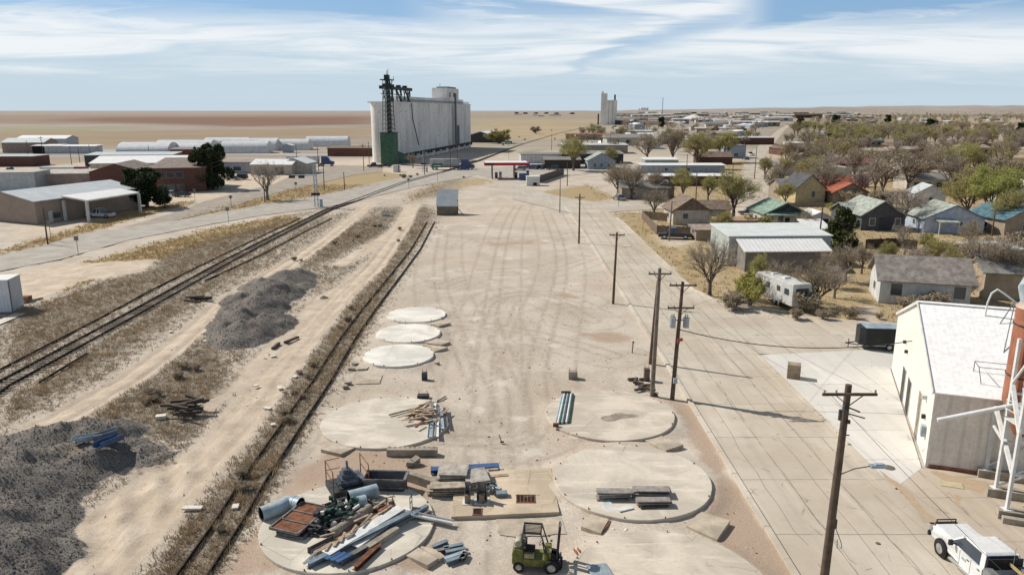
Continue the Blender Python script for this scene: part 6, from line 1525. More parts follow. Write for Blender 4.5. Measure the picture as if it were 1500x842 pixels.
house('blue_far_shop', 'blue walled building among trees far right', 1224, 203, 16, 10, 4.5, .5, 0, wallm('blue_wall', (.12, .24, .42)), R_white, 'shed', cat='shop', sidewins=0)
house('white_far_house', 'white roofed house below the blue walled building', 1244, 218, 18, 9, 3.0, .5, 0, W_white, R_white, 'shed', cat='house', sidewins=0)
# ------------------------------------------------------------- left side
wa, wb = G(203, 306), G(20, 329)
root = thing('tan_warehouse', 'wide tan warehouse with a pale metal roof and open canopy', 'warehouse', (G(100,330).x, G(100,330).y, 0), 0)
m_tw = M('tan_warehouse_wall', (.36, .29, .24), .85, .1, .5, streak=.15)
O = Vector(root.location)
c0 = G(55, 329)-O; c1 = G(204, 305)-O; c2 = G(-60, 313)-O; 
def wl(p, z): return (p.x, p.y, z)
# footprint corners (clockwise): near-left cn, near corner c0, right corner c1, far
pn = G(-30, 321)-O; ra = c1+ (pn-c0)*1.0
MB().add([wl(c0,0), wl(c1,0), wl(ra,0), wl(pn,0), wl(c0,4.6), wl(c1,4.6), wl(ra,4.6), wl(pn,4.6), wl((c1+ra)*.5,6.0), wl((c0+pn)*.5,6.0)], [(0,1,5,4),(1,2,6,8,5),(2,3,7,6),(3,0,4,9,7)]).build('wall', m_tw, root)
dz = Vector((0,0,.1)); k0 = (c1-c0).normalized()*.6; k1 = (pn-c0).normalized()*.5
def qslab(pts, nm, mt, t=.15):
    m2 = MB(); v = [Vector(p) for p in pts]; m2.add(v+[p+Vector((0,0,t)) for p in v], [(3,2,1,0),(4,5,6,7),(0,1,5,4),(1,2,6,5),(2,3,7,6),(3,0,4,7)]); return m2.build(nm, mt, root)
R0 = (c0+pn)*.5; R1 = (c1+ra)*.5
qslab([c0-k0-k1+Vector((0,0,4.5)), c1+k0-k1+Vector((0,0,4.5)), R1+k0+Vector((0,0,6.05)), R0-k0+Vector((0,0,6.05))], 'roof', R_bgr)
qslab([R0-k0+Vector((0,0,6.06)), R1+k0+Vector((0,0,6.06)), ra+k0+k1+Vector((0,0,4.5)), pn-k0+k1+Vector((0,0,4.5))], 'roof', R_bgr)
# canopy toward the camera
nrm = Vector((k0.y, -k0.x, 0)).normalized()
if nrm.y > 0: nrm = -nrm
ca = c0.lerp(c1, .22); cb = c0.lerp(c1, .80)
qslab([ca+nrm*7+Vector((0,0,4.1)), cb+nrm*5.5+Vector((0,0,4.1)), cb+nrm*.3+Vector((0,0,4.8)), ca+nrm*.3+Vector((0,0,4.8))], 'canopy', R_white, .3)
for p in (ca+nrm*6.8, cb+nrm*5.3, ca.lerp(cb, .02)+nrm*.5): MB().box((p.x, p.y, 2.05), (.5, .5, 4.1)).build('canopy_post', m_trim, root)
ang = math.atan2(k0.y, k0.x)
for (t_, w__, z0, z1, mt) in ((.12, 1.0, 0, 2.3, D_white), (.17, 2.0, .8, 1.9, m_glass)):
    p = c0.lerp(c1, t_)+nrm*.05; MB().box((p.x, p.y, (z0+z1)/2), (w__, .08, z1-z0), ang).build('door' if z0 == 0 else 'window', mt, root)
house('pink_block', 'long low pinkish warehouse behind the tan warehouse', 56, 277, 40, 18, 4.2, 0, 9, M('pinkish_block', (.36, .28, .24), .9, .15, .5), M('pale_flat_roof', (.50, .46, .42), .9, .2, .5), 'flat', cat='warehouse', sidewins=0)
house('grey_block', 'pale grey flat building at the left edge', 8, 281, 16, 10, 5.2, 0, 8, W_metal, M('pale_flat_roof', (.5, .46, .42)), 'flat', cat='warehouse', sidewins=0)
house('brick_shop', 'low brick building at the far left edge', 5, 244, 24, 12, 4.0, 0, 2, W_brick, R_bgr, 'flat', cat='shop', sidewins=0)
# brick school-like building: three parts of one building
m_ribb = M('brown_ribbed_roof', (.26, .21, .18), .85, .3, .8, rib=('Y', 1))
house('brick_building', 'dark red brick building with rows of pale windows and a ribbed roof', 262, 281, 14.5, 22, 6.6, 1.5, 12, W_brick, m_ribb, 'shed', [(-4.2, 4.0, 1.8, 1.5), (-1.8, 4.0, 1.8, 1.5), (.6, 4.0, 1.8, 1.5), (-4.2, .8, 1.8, 1.3), (-1.8, .8, 1.8, 1.3), (.6, .8, 1.8, 1.3)], cat='brick building', over=.3, sidewins=0, wf=M('muted_frame', (.30, .25, .21), .8, .2, 2))
house('brick_building', 'dark brick gabled building left of the ribbed roof building', 172, 277, 14, 18, 5.0, 2.2, 10, W_brick, m_ribb, 'front', [], cat='brick building', over=.3, sidewins=0, wf=M('muted_frame', (.30, .25, .21), .8, .2, 2))
house('cream_hall', 'cream hall with a bright white gable roof behind the brick building', 205, 262, 30, 20, 5.2, 1.8, 8, W_cream, R_white, 'side', cat='hall', over=.3, sidewins=0)
house('long_grey_shed', 'long grey roofed shed behind the cream hall', 190, 244, 34, 12, 4.6, .6, 6, m_dgrey, R_bgr, 'shed', cat='shed', over=.3, sidewins=0)
house('cream_shed', 'cream shed with a white metal gable roof beside the side road', 398, 256, 15, 10, 3.6, 1.5, -6, W_cream, R_white, 'side', [(3, .3, 3, 2.4)], cat='shed', over=.3, sidewins=0)
house('cream_shed', 'second cream shed joined to the right end of the first', 431, 255, 9, 10, 3.8, 1.8, -6, W_cream, R_white, 'front', cat='shed', over=.3, sidewins=0)
house('long_white_store', 'long grey fronted store with a red line under its roof', 372, 254, 30, 12, 4.0, .8, -3, W_lb, R_pink, 'side', [(-6, 1, 3, 1.5)], cat='shop', over=.3, sidewins=0)
house('white_barn', 'white gabled barn at the far left field', 35, 224, 22, 14, 5.5, 2.0, 2, W_pink, R_bgr, 'side', cat='barn', sidewins=0)
house('white_barn', 'bright white roofed barn behind the open front shed', 62, 219, 28, 14, 6.2, 1.6, 2, W_metal, R_white, 'side', cat='barn', sidewins=0)
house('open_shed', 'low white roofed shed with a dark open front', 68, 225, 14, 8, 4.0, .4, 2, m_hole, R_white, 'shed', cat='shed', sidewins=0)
house('open_shed', 'low white shed right of the dark open front shed', 103, 225, 26, 8, 3.8, .4, 2, W_metal, R_white, 'shed', cat='shed', sidewins=0)
house('brick_house', 'long low brown brick house left of the elevator', 518, 229, 26, 14, 4.0, .8, -3, W_brick, R_brown, 'side', cat='house', sidewins=0, world=None)
house('red_hangar_door', 'dark red machinery shed in front of the quonset huts', 282, 232, 20, 8, 4.2, .5, 4, M('dull_red_wall', (.2, .06, .05), .8, .2, 1), R_grey, 'shed', cat='shed', sidewins=0)
def quonset(label, px, py, L_, wd, h_, rz, end=True):
    g_ = G(px, py); root = thing('quonset_hut', label, 'quonset hut', (g_.x, g_.y, 0), R(rz), 'arched metal quonset huts')
    N_ = 14; vs = []
    for x_ in (-L_/2, L_/2):
        for k in range(N_+1): a = PI*k/N_; vs.append((x_, wd/2-wd/2*math.cos(a), h_*math.sin(a)**.8 if 0 < k < N_ else 0))
    MB().add(vs, [(k, k+1, k+N_+2, k+N_+1) for k in range(N_)]+[tuple(range(N_+1))[::-1], tuple(range(N_+1, 2*N_+2))]).build('shell', M('galvanised_arch', (.64, .65, .66), .55, .12, .4, rib=('X', .8), ribc=.15), root, smooth=True)
    MB().bx(-L_/2-.05, -L_/2-.005, wd/2-2, wd/2+2, 0, h_*.6).build('door', m_white, root)
for a in [('large white hangar hut at the left of the row', 208, 231, 24, 18, 7.0, 4), ('long hut with a white end door next to the hangar', 262, 229, 25, 15, 6.2, 4), ('hut behind the round evergreen tree', 268, 222, 30, 14, 6.0, 3), ('hut right of the evergreen with a rounded end', 357, 225, 24, 13, 6.2, 3), ('far hut behind the evergreen row', 330, 217, 26, 14, 6.0, 3), ('hut half hidden behind the first right hut', 372, 220, 26, 14, 6.5, 3), ('small hut with a pale shed before it', 420, 220, 24, 13, 6.0, 2), ('rightmost hut nearest the elevator', 478, 215, 26, 13, 6.2, 2), ('narrow hut end left of the small hut', 391, 221, 10, 12, 6.2, 2)]: quonset(*a)
house('white_kiosk', 'small white shed with a door in front of a quonset hut', 421, 224, 5, 4, 4, .6, 0, W_lb, R_white, 'front', cat='shed', sidewins=0)
# blue box on posts (tank cabinet)
g_ = G(315, 277); root = thing('blue_sign', 'bright blue square sign board on two white posts by the evergreen', 'sign', (g_.x, g_.y, 0)); MB().bx(-1.3, 1.3, -.15, .15, 1.0, 3.3).build('board', M('bright_blue', (.03, .22, .6), .5, .1, 1), root); MB().bx(-1.45, -1.3, -.1, .1, 0, 3.4).build('post', m_white, root); MB().bx(1.3, 1.45, -.1, .1, 0, 3.4).build('post', m_white, root)
# white container left edge
g_ = G(18, 457); root = thing('white_container', 'tall white metal container at the left edge beside the tracks', 'container', (g_.x, g_.y, 0), R(10))
MB().bx(-7, 0, 0, 3.0, 0, 3.6).build('body', M('container_white', (.68, .71, .74), .5, .1, .6, rib=('X', 3)), root); MB().bx(-7.05, .06, -.06, 3.06, 3.602, 3.72).build('roof', R_white, root); MB().bx(.003, .09, -.03, .1, 0, 3.6).build('corner_post', m_grey, root)
crate('small rust brown box on the gravel by the white container', 39, 441, .95, .8, .65, M('box_brown', (.25, .13, .07), .8, .3, 2), False, 'wooden_box', 'box')
beam('timber_beam', 'plank lying from the white container to the brown box', (22, 446), (62, 437), .3, .15, m_lumb2, 0)
beam('concrete_strip', 'white concrete strip lying in front of the white container', (-20, 480), (30, 459), 1.2, .08, m_padw, -.05, cat='concrete slab')
# small kiosk with slanted roof in the lot
g_ = G(655, 315); root = thing('pump_kiosk', 'small tan shed with a steep pale grey lean to roof in the lot', 'shed', (g_.x, g_.y, 0), R(1))
MB().add([(-2.2,0,0),(2.2,0,0),(2.2,3.4,0),(-2.2,3.4,0),(-2.2,0,1.95),(2.2,0,1.95),(2.2,3.4,5.0),(-2.2,3.4,5.0)], [(0,1,5,4),(1,2,6,5),(2,3,7,6),(3,0,4,7),(4,5,6,7)]).build('wall', M('kiosk_wall', (.20, .17, .13), .85, .2, 1, streak=.3), root)
m2 = MB(); v = [Vector(p) for p in ((-2.35,-.15,1.83),(2.35,-.15,1.83),(2.35,3.5,5.11),(-2.35,3.5,5.11))]; m2.add(v+[p+Vector((0,-.08,.09)) for p in v], [(3,2,1,0),(4,5,6,7),(0,1,5,4),(1,2,6,5),(2,3,7,6),(3,0,4,7)]); m2.build('roof', M('kiosk_roof', (.36, .39, .42), .5, .1, .6), root)
MB().bx(2.205, 2.3, .8, 2.6, .2, 3.2).build('door', D_dark, root); MB().tube([(2.4,1,1.2),(3.2,.5,.3),(3.6,.5,.1)], .08, 8).build('pipe', m_grey, root)
# fences
def fence(label, pts, h_, mat, name='wooden_fence', cat='fence', post=2.4):
    P_ = [G(*p) for p in pts]; root = thing(name, label, cat, P_[0]); rr = random.Random(len(label))
    for a, b2 in zip(P_[:-1], P_[1:]):
        a_, b_ = a-P_[0], b2-P_[0]; mb = MB(); d = (b_-a_); n_ = max(2, int(d.length/.16))
        n_ = min(n_, 260)
        for k in range(n_):
            c = a_+d*((k+.5)/n_); hh_ = h_*(1+rr.uniform(-.04, .03)); mb.box((c.x, c.y, hh_/2-.05), (d.length/n_*.93, .03, hh_), math.atan2(d.y, d.x))
        mb.build('panel', mat, root)
    return root
m_fen = M('weathered_fence', (.22, .165, .12), .9, .35, 3, bump=.4)
fence('weathered wooden fence around the yard of the cream house', [(985, 325), (940, 320), (962, 343), (1018, 346)], 1.7, m_fen)
fence('low grey picket fence in front of the yellow house', [(1121, 303), (1165, 303), (1215, 303)], 1.0, M('grey_picket', (.30, .25, .2), .9, .3, 3))
fence('dark brown fence below the grey house', [(1267, 364), (1310, 362), (1343, 366)], 1.6, M('dark_fence', (.10, .07, .05), .9, .3, 3))
fence('dark fence panel right of the brown fence', [(1352, 372), (1382, 372)], 1.6, M('dark_fence', (.1, .07, .05)))
fence('long grey panelled wall beyond the gas station', [(790, 268), (826, 256)], 2.4, M('grey_panel_wall', (.17, .15, .13), .85, .2, 2), 'panel_wall', 'wall')
# roadside signs
def rsign(label, px, py, h_, kind):
    g_ = G(px, py); root = thing('road_sign', label, 'road sign', (g_.x, g_.y, 0))
    MB().tube([(0,0,0),(0,0,h_)], .05, 6).build('post', m_grey, root)
    if kind == 'green': MB().bx(-1.6, 1.6, -.06, 0, h_-.8, h_+.5).build('board', M('sign_green', (.02, .16, .10), .5, .1, 1), root); MB().bx(-1.2, 1.2, -.075, -.062, h_-.35, h_-.1).build('lettering', m_white, root)
    else: MB().box((0,-.05,h_-.3), (.7,.05,.7), 0, 0, PI/4 if kind == 'diamond' else 0).build('board', M('sign_back', (.22, .22, .2), .5, .2, 2), root)
rsign('sign on a leaning post beside the highway at left', 115, 374, 3.0, 'sq'); rsign('sign facing away on the highway verge', 335, 327, 3.2, 'sq'); rsign('small diamond sign at the side road', 339, 303, 2.6, 'diamond'); rsign('small sign post by the warehouse', 75, 352, 3.4, 'sq'); rsign('sign post below the brick building', 286, 296, 3.2, 'sq'); rsign('sign on the verge right of the railway crossing', 599, 277, 3.0, 'diamond')
rsign('green road sign with white lettering on the far side of the highway', 641, 266, 5.2, 'green'); rsign('stop sign post at the corner by the dark grey car', 906, 303, 2.4, 'diamond'); rsign('low sign post left of the brick building lot', 434, 281, 2.6, 'sq')
rsign('green road sign above the gas station canopy', 745, 235, 8, 'green')
# mailbox-size white cabinet by the rails
g_ = G(581, 252); root = thing('signal_cabinet', 'small white signal cabinet with a grey roof by the railway', 'cabinet', (g_.x, g_.y, 0)); MB().bx(-1.2, 1.2, 0, 1.8, 0, 2.3).build('body', m_white, root); MB().bx(-1.4, 1.4, -.2, 2, 2.3, 2.5).build('roof', R_bgr, root)
# railway crossing signals
def signal(label, px, py, h_, arm):
    g_ = G(px, py); root = thing('crossing_signal', label, 'crossing signal', (g_.x, g_.y, 0))
    mb = MB()
    for (x_, y_) in ((-.4, -.4), (.4, -.4), (.4, .4), (-.4, .4)): mb.tube([(x_, y_, 0), (x_*.6, y_*.6, h_)], .06, 6)
    for k in range(9):
        z0 = h_*k/9; z1 = h_*(k+1)/9; s_ = .4*(1-.4*k/9)
        mb.tube([(-s_, -s_, z0), (s_, -s_, z1)], .035, 4); mb.tube([(s_, s_, z0), (-s_, s_, z1)], .035, 4); mb.tube([(-s_, s_, z0), (-s_, -s_, z1)], .035, 4); mb.tube([(s_, -s_, z0), (s_, s_, z1)], .035, 4)
    mb.build('mast', m_lgrey, root)
    if arm:
        MB().bar((0, 0, h_*.74), (-arm, .5, h_*.72), .35, .35).build('cantilever_arm', m_white, root)
        for k in (.55, .95): MB().box((-arm*k, -.2, h_*.70), (1.4, .3, .6)).build('light_pair', m_blackp, root)
    MB().box((0, -.4, 3.0), (2.0, .3, .6)).build('light_pair', m_blackp, root)
    MB().bx(.8, 1.4, -.3, .3, 0, 1.8).build('relay_box', m_lgrey, root)
signal('crossing signal mast with a long arm and black light pairs over the highway', 464, 303, HT(303, 240), 5.6)
signal('second crossing signal mast beyond the highway by the hopper truck', 621, 252, 7.5, 0)
# ------------------------------------------------------------- gas station
g_ = G(742, 263); root = thing('gas_station_canopy', 'gas station canopy with a bright red fascia on thin dark posts', 'gas station canopy', (g_.x, g_.y, 0), R(3))
MB().bx(-7.2, 7.2, 0, 9, 4.5, 5.35).build('fascia', M('bright_red', (.55, .02, .03), .4, .1, 1), root); MB().bx(-7.0, 7.0, .2, 8.8, 5.352, 5.45).build('roof', R_white, root); MB().bx(-7.3, -4.2, -.05, -.003, 4.6, 5.2).build('sign', D_dark, root)
for x_ in (-4.6, 2.8):
    for y_ in (1.2, 7.8): MB().bx(x_-.15, x_+.15, y_-.15, y_+.15, 0, 4.5).build('post', D_dark, root)
for k, (px_, py_, c) in enumerate([(727, 262, m_dgrey), (733, 261, m_white), (756, 262, m_dgrey), (773, 259, m_dgrey)]):
    g_ = G(px_, py_); r2 = thing('fuel_pump', ['left dark fuel pump under the canopy','white fuel pump under the canopy','dark fuel pump near the blue tank','rightmost fuel pump beside the blue tank'][k], 'fuel pump', (g_.x, g_.y, 0)); MB().bx(-.45, .45, 0, .6, .15, 2.1).build('cabinet', c, r2); MB().bx(-.35, .35, -.02, -.003, 1.2, 1.8).build('display', m_glass, r2); MB().bx(-.8, .8, -.3, .9, 0, .15).build('island', m_padw, r2)
crate('blue and grey tank cabinet right of the pumps', 767, 264, 3.0, 2.0, 2.2, m_blue, False, 'tank_cabinet', 'cabinet')
g_ = G(781, 272); root = thing('white_utility_hut', 'small white utility hut with a dark vent beside the panelled wall', 'utility hut', (g_.x, g_.y, 0), R(2)); MB().bx(-2, 2, 0, 3, 0, 2.6).build('body', m_white, root); MB().bx(.0, 1.1, -.03, -.003, .1, .9).build('vent', m_hole, root); MB().bx(-2.1, 2.1, -.1, 3.1, 2.602, 2.72).build('roof', m_padw, root)
# ------------------------------------------------------------- main grain elevator
nl = G(581, 238.7); E0 = Vector((nl.x, nl.y, 0)); far_ = G(692, 215.5); dv = Vector((far_.x-nl.x, far_.y-nl.y, 0)); EL = dv.length
EA = math.atan2(dv.y, dv.x)
root = thing('grain_elevator', 'huge white concrete grain elevator with a row of fused round silos', 'grain elevator', E0, EA)
def elevmat():
    m, nt, b = _nt('whitewashed_concrete'); n = NB(nt); P = n.coord()
    a = n.noise(n.mapping(P, (.09, .09, .05)), 1, 6, .65); s = n.noise(n.mapping(P, (1.3, 1.3, .05)), 1, 5, .7); f = n.noise(P, .9, 6, .72)
    c = n.mix(n.ramp(a, .35, .65), (.86, .84, .80), (.72, .70, .66)); c = n.mix(n.ramp(s, .5, .7, 0, .5), c, (.34, .33, .31)); c = n.mix(n.ramp(f, .57, .66, 0, .7), c, (.27, .255, .24))
    X_, Y_, Z_ = n.sepxyz(P); fr = n.math('FRACT', n.math('DIVIDE', Z_, 1.6)); c = n.mix(n.math('MULTIPLY', n.ramp(fr, .0, .06, 1, 0), n.ramp(f, .45, .6, 0, .5)), c, (.3, .29, .28))
    n.L.new(c, b.inputs['Base Color']); b.inputs['Roughness'].default_value = .9; b.inputs['Specular IOR Level'].default_value = .15; n.L.new(n.bump(f, .3, .1), b.inputs['Normal']); return m
m_el = elevmat(); EHt = 25.2; NS = 16; sp = EL/NS; rs = sp*.52
# silos along the camera side (local +x along, local -y toward the right/camera)
for k in range(NS):
    x_ = sp*(k+.5)
    o = MB().tube([(x_, rs, -.5), (x_, rs, EHt)], rs, 26).build('silo', m_el, root, smooth=True)
for k in range(NS):
    x_ = sp*(k+.5)
    if k in (0, 1, NS-1): o = MB().tube([(x_, rs*1.55, -.5), (x_, rs*1.55, EHt)], rs, 26).build('silo', m_el, root, smooth=True)
MB().bx(sp*.5, EL-sp*.5, rs, rs*2.2, -.5, EHt-.02).build('core_wall', m_el, root)
MB().bx(0-.3, EL+.3, rs*.15, rs*2.5, EHt, EHt+.5).build('roof_deck', m_el, root)
mb = MB()
MB().bx(sp*2.0, EL-sp*.7, rs*.8, rs*2.0, EHt+.5, EHt+3.0).build('gallery', m_el, root)
mb = MB(); mb.bx(sp*1.6, EL-.5, rs*.25, rs*.3, EHt+1.55, EHt+1.65)
for k in range(60): x_ = sp*1.6+(EL-sp*2)*k/59; mb.bx(x_-.08, x_+.08, rs*.25, rs*.3, EHt+.5, EHt+1.6)
mb.build('railing', m_grey, root)
hx = EL*.66
hd = MB().bx(hx, hx+26, rs*.5, rs*2.3, EHt+.5, EHt+8.8).build('headhouse', m_el, root)
mb = MB()
for x_ in (hx+5, hx+13.5): mb.bx(x_, x_+2.0, rs*.5-.1, rs*.5-.01, EHt+4, EHt+6.5)
mb.build('window', D_dark, hd); MB().bx(hx+6, hx+24, rs*.7, rs*2.1, EHt+8.8, EHt+9.6).tube([(hx+3, rs*1.5, EHt+8.8), (hx+3, rs*1.5, EHt+11)], .15, 6).build('roof_rail', m_grey, hd)
# dark downspout leg and pipes on the long wall
MB().bx(EL*.69, EL*.69+1.6, -1.3, -.5, 2, EHt+6).build('outside_leg', m_grey, root)
MB().bx(EL*.74, EL*.74+3.2, -.6, -.12, 3, EHt*.55).build('dark_panel', M('leg_panel', (.13, .16, .22), .6, .3, 1), root)
MB().tube([(sp*2.4, -.6, EHt), (sp*2.5, -.7, EHt*.72), (sp*3.4, -.7, EHt*.25)], .22, 6).build('down_pipe', m_dgrey, root)
mb = MB()
for k in range(NS*2): x_ = sp*.5+(EL-sp)*k/(NS*2-1); mb.bx(x_-.7, x_+.7, -.9, -.1, 1.6+.8*(k % 3 == 0), 3.4)
mb.build('hatch_row', m_dgrey, root)
# green pit house & leg tower
m_gp = M('elevator_green', (.07, .16, .10), .6, .3, .6, streak=.3, rib=('X', .6)); m_dg = M('dark_green_steel', (.028, .042, .045), .6, .3, 1)
LT = G(572, 241); 
r2 = thing('leg_tower', 'dark green steel leg tower with a green pit house and roof conveyor', 'elevator leg', (LT.x, LT.y, 0), EA)
MB().bx(-1.6, 3.4, -2.5, 3.5, 0, 12.8).build('pit_house', m_gp, r2)
MB().bx(-1.8, 3.6, -2.7, 3.7, 12.805, 13.1).build('pit_roof', m_dg, r2)
MB().add([(4.0,-2.5,0),(13,-4.5,0),(13,1,0),(4.0,3.5,0),(4.0,-2.5,5.2),(13,-4.5,2.8),(13,1,2.8),(4.0,3.5,5.2)], [(3,2,1,0),(4,5,6,7),(0,1,5,4),(1,2,6,5),(2,3,7,6),(3,0,4,7)]).build('annex', m_gp, r2)
TH = HT(241, 118)
MB().bx(-.9, -.1, -.5, .5, 12.8, TH).build('leg_casing', m_dg, r2); MB().bx(.5, 1.3, -.5, .5, 12.8, TH-1).build('leg_casing', m_dg, r2)
mb = MB(); zz_ = 12.8; n_ = 12
for (x_, y_) in ((-1.8,-1.8),(2.2,-1.8),(2.2,2.2),(-1.8,2.2)): mb.tube([(x_, y_, 12.8), (x_*.7, y_*.7, TH)], .14, 6)
for k in range(n_):
    z0 = 12.8+(TH-12.8)*k/n_; z1 = 12.8+(TH-12.8)*(k+1)/n_
    mb.tube([(-1.7,-1.7,z0),(2.0,-1.7,z1)], .08, 4); mb.tube([(2.0,-1.7,z0),(2.0,2.0,z1)], .08, 4); mb.tube([(-1.7,2.0,z0),(-1.7,-1.7,z1)], .08, 4); mb.tube([(-1.7,-1.7,z1),(2.0,-1.7,z1)], .1, 4)
mb.build('lattice', m_dg, r2)
MB().bx(-3, 2.6, -2, 2.2, TH, TH+.4).bx(-2, .6, -.8, .8, TH+.4, TH+2.2).tube([(-2.8,-1.8,TH+.3),(-2.8,-1.8,TH+1.6)], .1, 4).tube([(2.4,-1.8,TH+.3),(2.4,-1.8,TH+1.6)], .1, 4).tube([(.4,0,TH+2),(1.2,0,TH+4.5)], .12, 4).tube([(-.6,0,TH+2),(-.6,0,TH+3.8)], .1, 4).build('head_platform', m_dg, r2)
mb = MB()
mb.tube([(1.5,0,TH+1),(5,0,TH-4),(5.5,0,EHt+7)], .35, 8)
mb.build('spout', m_dg, r2)
cz = EHt+6.2; cl_ = 44; c_y = 4
mb = MB().bar((3, c_y, cz), (cl_, c_y, cz), 1.6, 1.3).bar((3, c_y, cz-2.6), (cl_*.7, c_y, cz-2.6), .3, .3)
for k in range(7):
    x_ = 5+k*5.6; mb.tube([(x_, c_y, cz), (x_+3, c_y, cz-5.8)], .22, 5); mb.tube([(x_+3, c_y, cz), (x_, c_y, cz-5.8)], .16, 5)
for k in range(6): x_ = 10+k*6.4; mb.tube([(x_, c_y, cz-.5), (x_+7, c_y+2*(k % 2), cz-5.8)], .42, 6)
mb.build('conveyor', m_dg, r2)
for k in range(4): MB().box((8+k*9, c_y, cz+1.0), (1.6, 1.8, 1.0)).build('discharge_box', m_dg, r2)
# sheds behind elevator
house('grey_storage', 'grey ribbed storage building with a white roof behind the elevator end', 704, 209, 18, 34, 5.0, 2.6, -14, m_dgrey, R_white, 'front', cat='shed', sidewins=0)
# second elevator
g_ = G(891, 183); root = thing('distant_elevator', 'tall pale grain elevator standing in the distant town', 'grain elevator', (g_.x, g_.y, 0), -.2)
hh2 = HT(183, 147); ht2 = HT(183, 137)
for k in range(4): MB().tube([(-9+k*6.2, 0, 0), (-9+k*6.2, 0, hh2*(1 if k else 1))], 3.2, 16).build('silo', m_el, root, smooth=True)
MB().bx(-12, -3, -2.4, 6, 0, ht2).build('headhouse', m_el, root); MB().bx(8, 10.5, -1, 1, hh2, ht2-2).build('leg_head', m_dgrey, root); MB().bx(-11.5, -8.5, -1, 3, ht2, ht2+3).build('roof_box', m_el, root)
MB().bx(-17, -14.8, -1, 1, 0, hh2*.45).build('stack', m_dgrey, root); MB().bx(11, 24, -6, 8, 0, 7).build('annex', D_dark, root)
# dust plume beside it is thin: a low pale cloud of grain dust
# ------------------------------------------------------------- trees
def crv(rr, p, d, L_, wob, up, seg):
    pts = [p.copy()]; dd_ = d.copy()
    for k in range(seg):
        dd_ = (dd_+Vector((rr.uniform(-wob, wob), rr.uniform(-wob, wob), rr.uniform(-wob, wob)+up))).normalized()
        p = p+dd_*(L_/seg); pts.append(p.copy())
    return pts, dd_
def make_tree(name, seed, H, spread, leaf=0, lowpoly=False, trunk_h=.2, forks=5, tw=1.0, lean=0, bush=False, thick=1.0, dens=1.0, lsz=1.0):
    """returns trunk MB, twig MB, leaf MB; canopy radius ~ spread"""
    rr = random.Random(seed); T, W_, Lf = MB(), MB(), MB()
    def flat(a, b2, w0, w1):
        d = (b2-a).normalized(); s_ = d.cross(Vector((rr.uniform(-1,1), rr.uniform(-1,1), rr.uniform(-1,1))))
        if s_.length < 1e-4: return
        s_.normalize()
        W_.add([a-s_*w0, a+s_*w0, b2+s_*w1, b2-s_*w1], [(0,1,2,3)])
    def leaves(p, n_, r_):
        for _ in range(n_):
            c_ = p+Vector((rr.gauss(0, r_), rr.gauss(0, r_), rr.gauss(0, r_))); s_ = rr.uniform(.05, .12)*(1.7 if lowpoly else 1)*lsz
            u_ = Vector((rr.uniform(-1,1), rr.uniform(-1,1), rr.uniform(-1,1))).normalized(); v_ = u_.cross(Vector((rr.uniform(-1,1), rr.uniform(-1,1), rr.uniform(-1,1)))).normalized()
            Lf.add([c_-u_*s_, c_+v_*s_*.7, c_+u_*s_, c_-v_*s_*.7], [(0,1,2,3)])
    nb = {0: forks, 1: 5, 2: 6, 3: 7, 4: 4} if not lowpoly else {0: forks, 1: 4, 2: 5, 3: 5, 4: 0}
    Ls = {1: .42*H, 2: .27*H, 3: .16*H, 4: .085*H, 5: .04*H}
    def grow(p, d, lv, r_):
        L_ = Ls[lv]*rr.uniform(.75, 1.2)
        if lv <= 2:
            pts, de = crv(rr, p, d, L_, .22, .05, 4)
            T.tube(pts, [r_*(1-.55*k/4) for k in range(5)], 6 if lv == 1 else 4, caps=False)
        elif lv == 3:
            pts, de = crv(rr, p, d, L_, .2, .06, 3)
            for k in range(3): flat(pts[k], pts[k+1], .028*tw*(1-.2*k), .022*tw*(1-.2*k))
        else:
            pts, de = crv(rr, p, d, L_, .25, .05, 2)
            w0 = {4: .017, 5: .011}[lv]*tw
            for k in range(2): flat(pts[k], pts[k+1], w0*(1-.3*k), w0*(.7-.3*k))
        mx = 5 if not lowpoly else 4
        if lv < mx:
            n_ = int(nb[lv]*dens+rr.random())
            for k in range(n_):
                t_ = .3+.7*(k+rr.random())/n_; i = min(int(t_*(len(pts)-1)), len(pts)-2); q_ = pts[i].lerp(pts[i+1], t_*(len(pts)-1)-i)
                a_ = rr.uniform(0, 2*PI); ax_ = d.cross(Vector((math.cos(a_), math.sin(a_), .3))).normalized()
                nd = (Matrix.Rotation(rr.uniform(R(24), R(58)), 3, ax_) @ d).normalized()
                # keep the crown from falling below the limb
                nd = (nd+Vector((0, 0, .12))).normalized()
                grow(q_, nd, lv+1, r_*.5)
        if leaf and lv >= mx-1:
            leaves(pts[-1], leaf, .10*H/8+.05)
    th = H*trunk_h; r0 = H*.028*thick
    if bush:
        base = [Vector((rr.uniform(-.25, .25), rr.uniform(-.25, .25), -.1)) for _ in range(forks)]
        for b2 in base:
            a_ = rr.uniform(0, 2*PI); t_ = rr.uniform(.1, spread); d = Vector((math.cos(a_)*t_, math.sin(a_)*t_, 1)).normalized()
            grow(b2, d, 1, r0*.5)
    else:
        pts = [Vector((0,0,-.3)), Vector((lean*.3, 0, th*.5)), Vector((lean, 0, th))]
        T.tube(pts, [r0*1.5, r0*1.05, r0*.95], 9)
        for k in range(forks):
            a_ = 2*PI*k/forks+rr.uniform(-.4, .4); t_ = spread*rr.uniform(.5, 1.25) if k else .15
            grow(pts[-1]+Vector((0,0,-th*.15*rr.random())), Vector((math.cos(a_)*t_, math.sin(a_)*t_, 1)).normalized(), 1, r0*.62)
    # normalise height to H
    zm = max(p[2] for p in W_.v); k_ = H/zm
    for B in (T, W_, Lf): B.v = [(x_*k_, y_*k_, z_*k_) for x_, y_, z_ in B.v]
    return T, W_, Lf
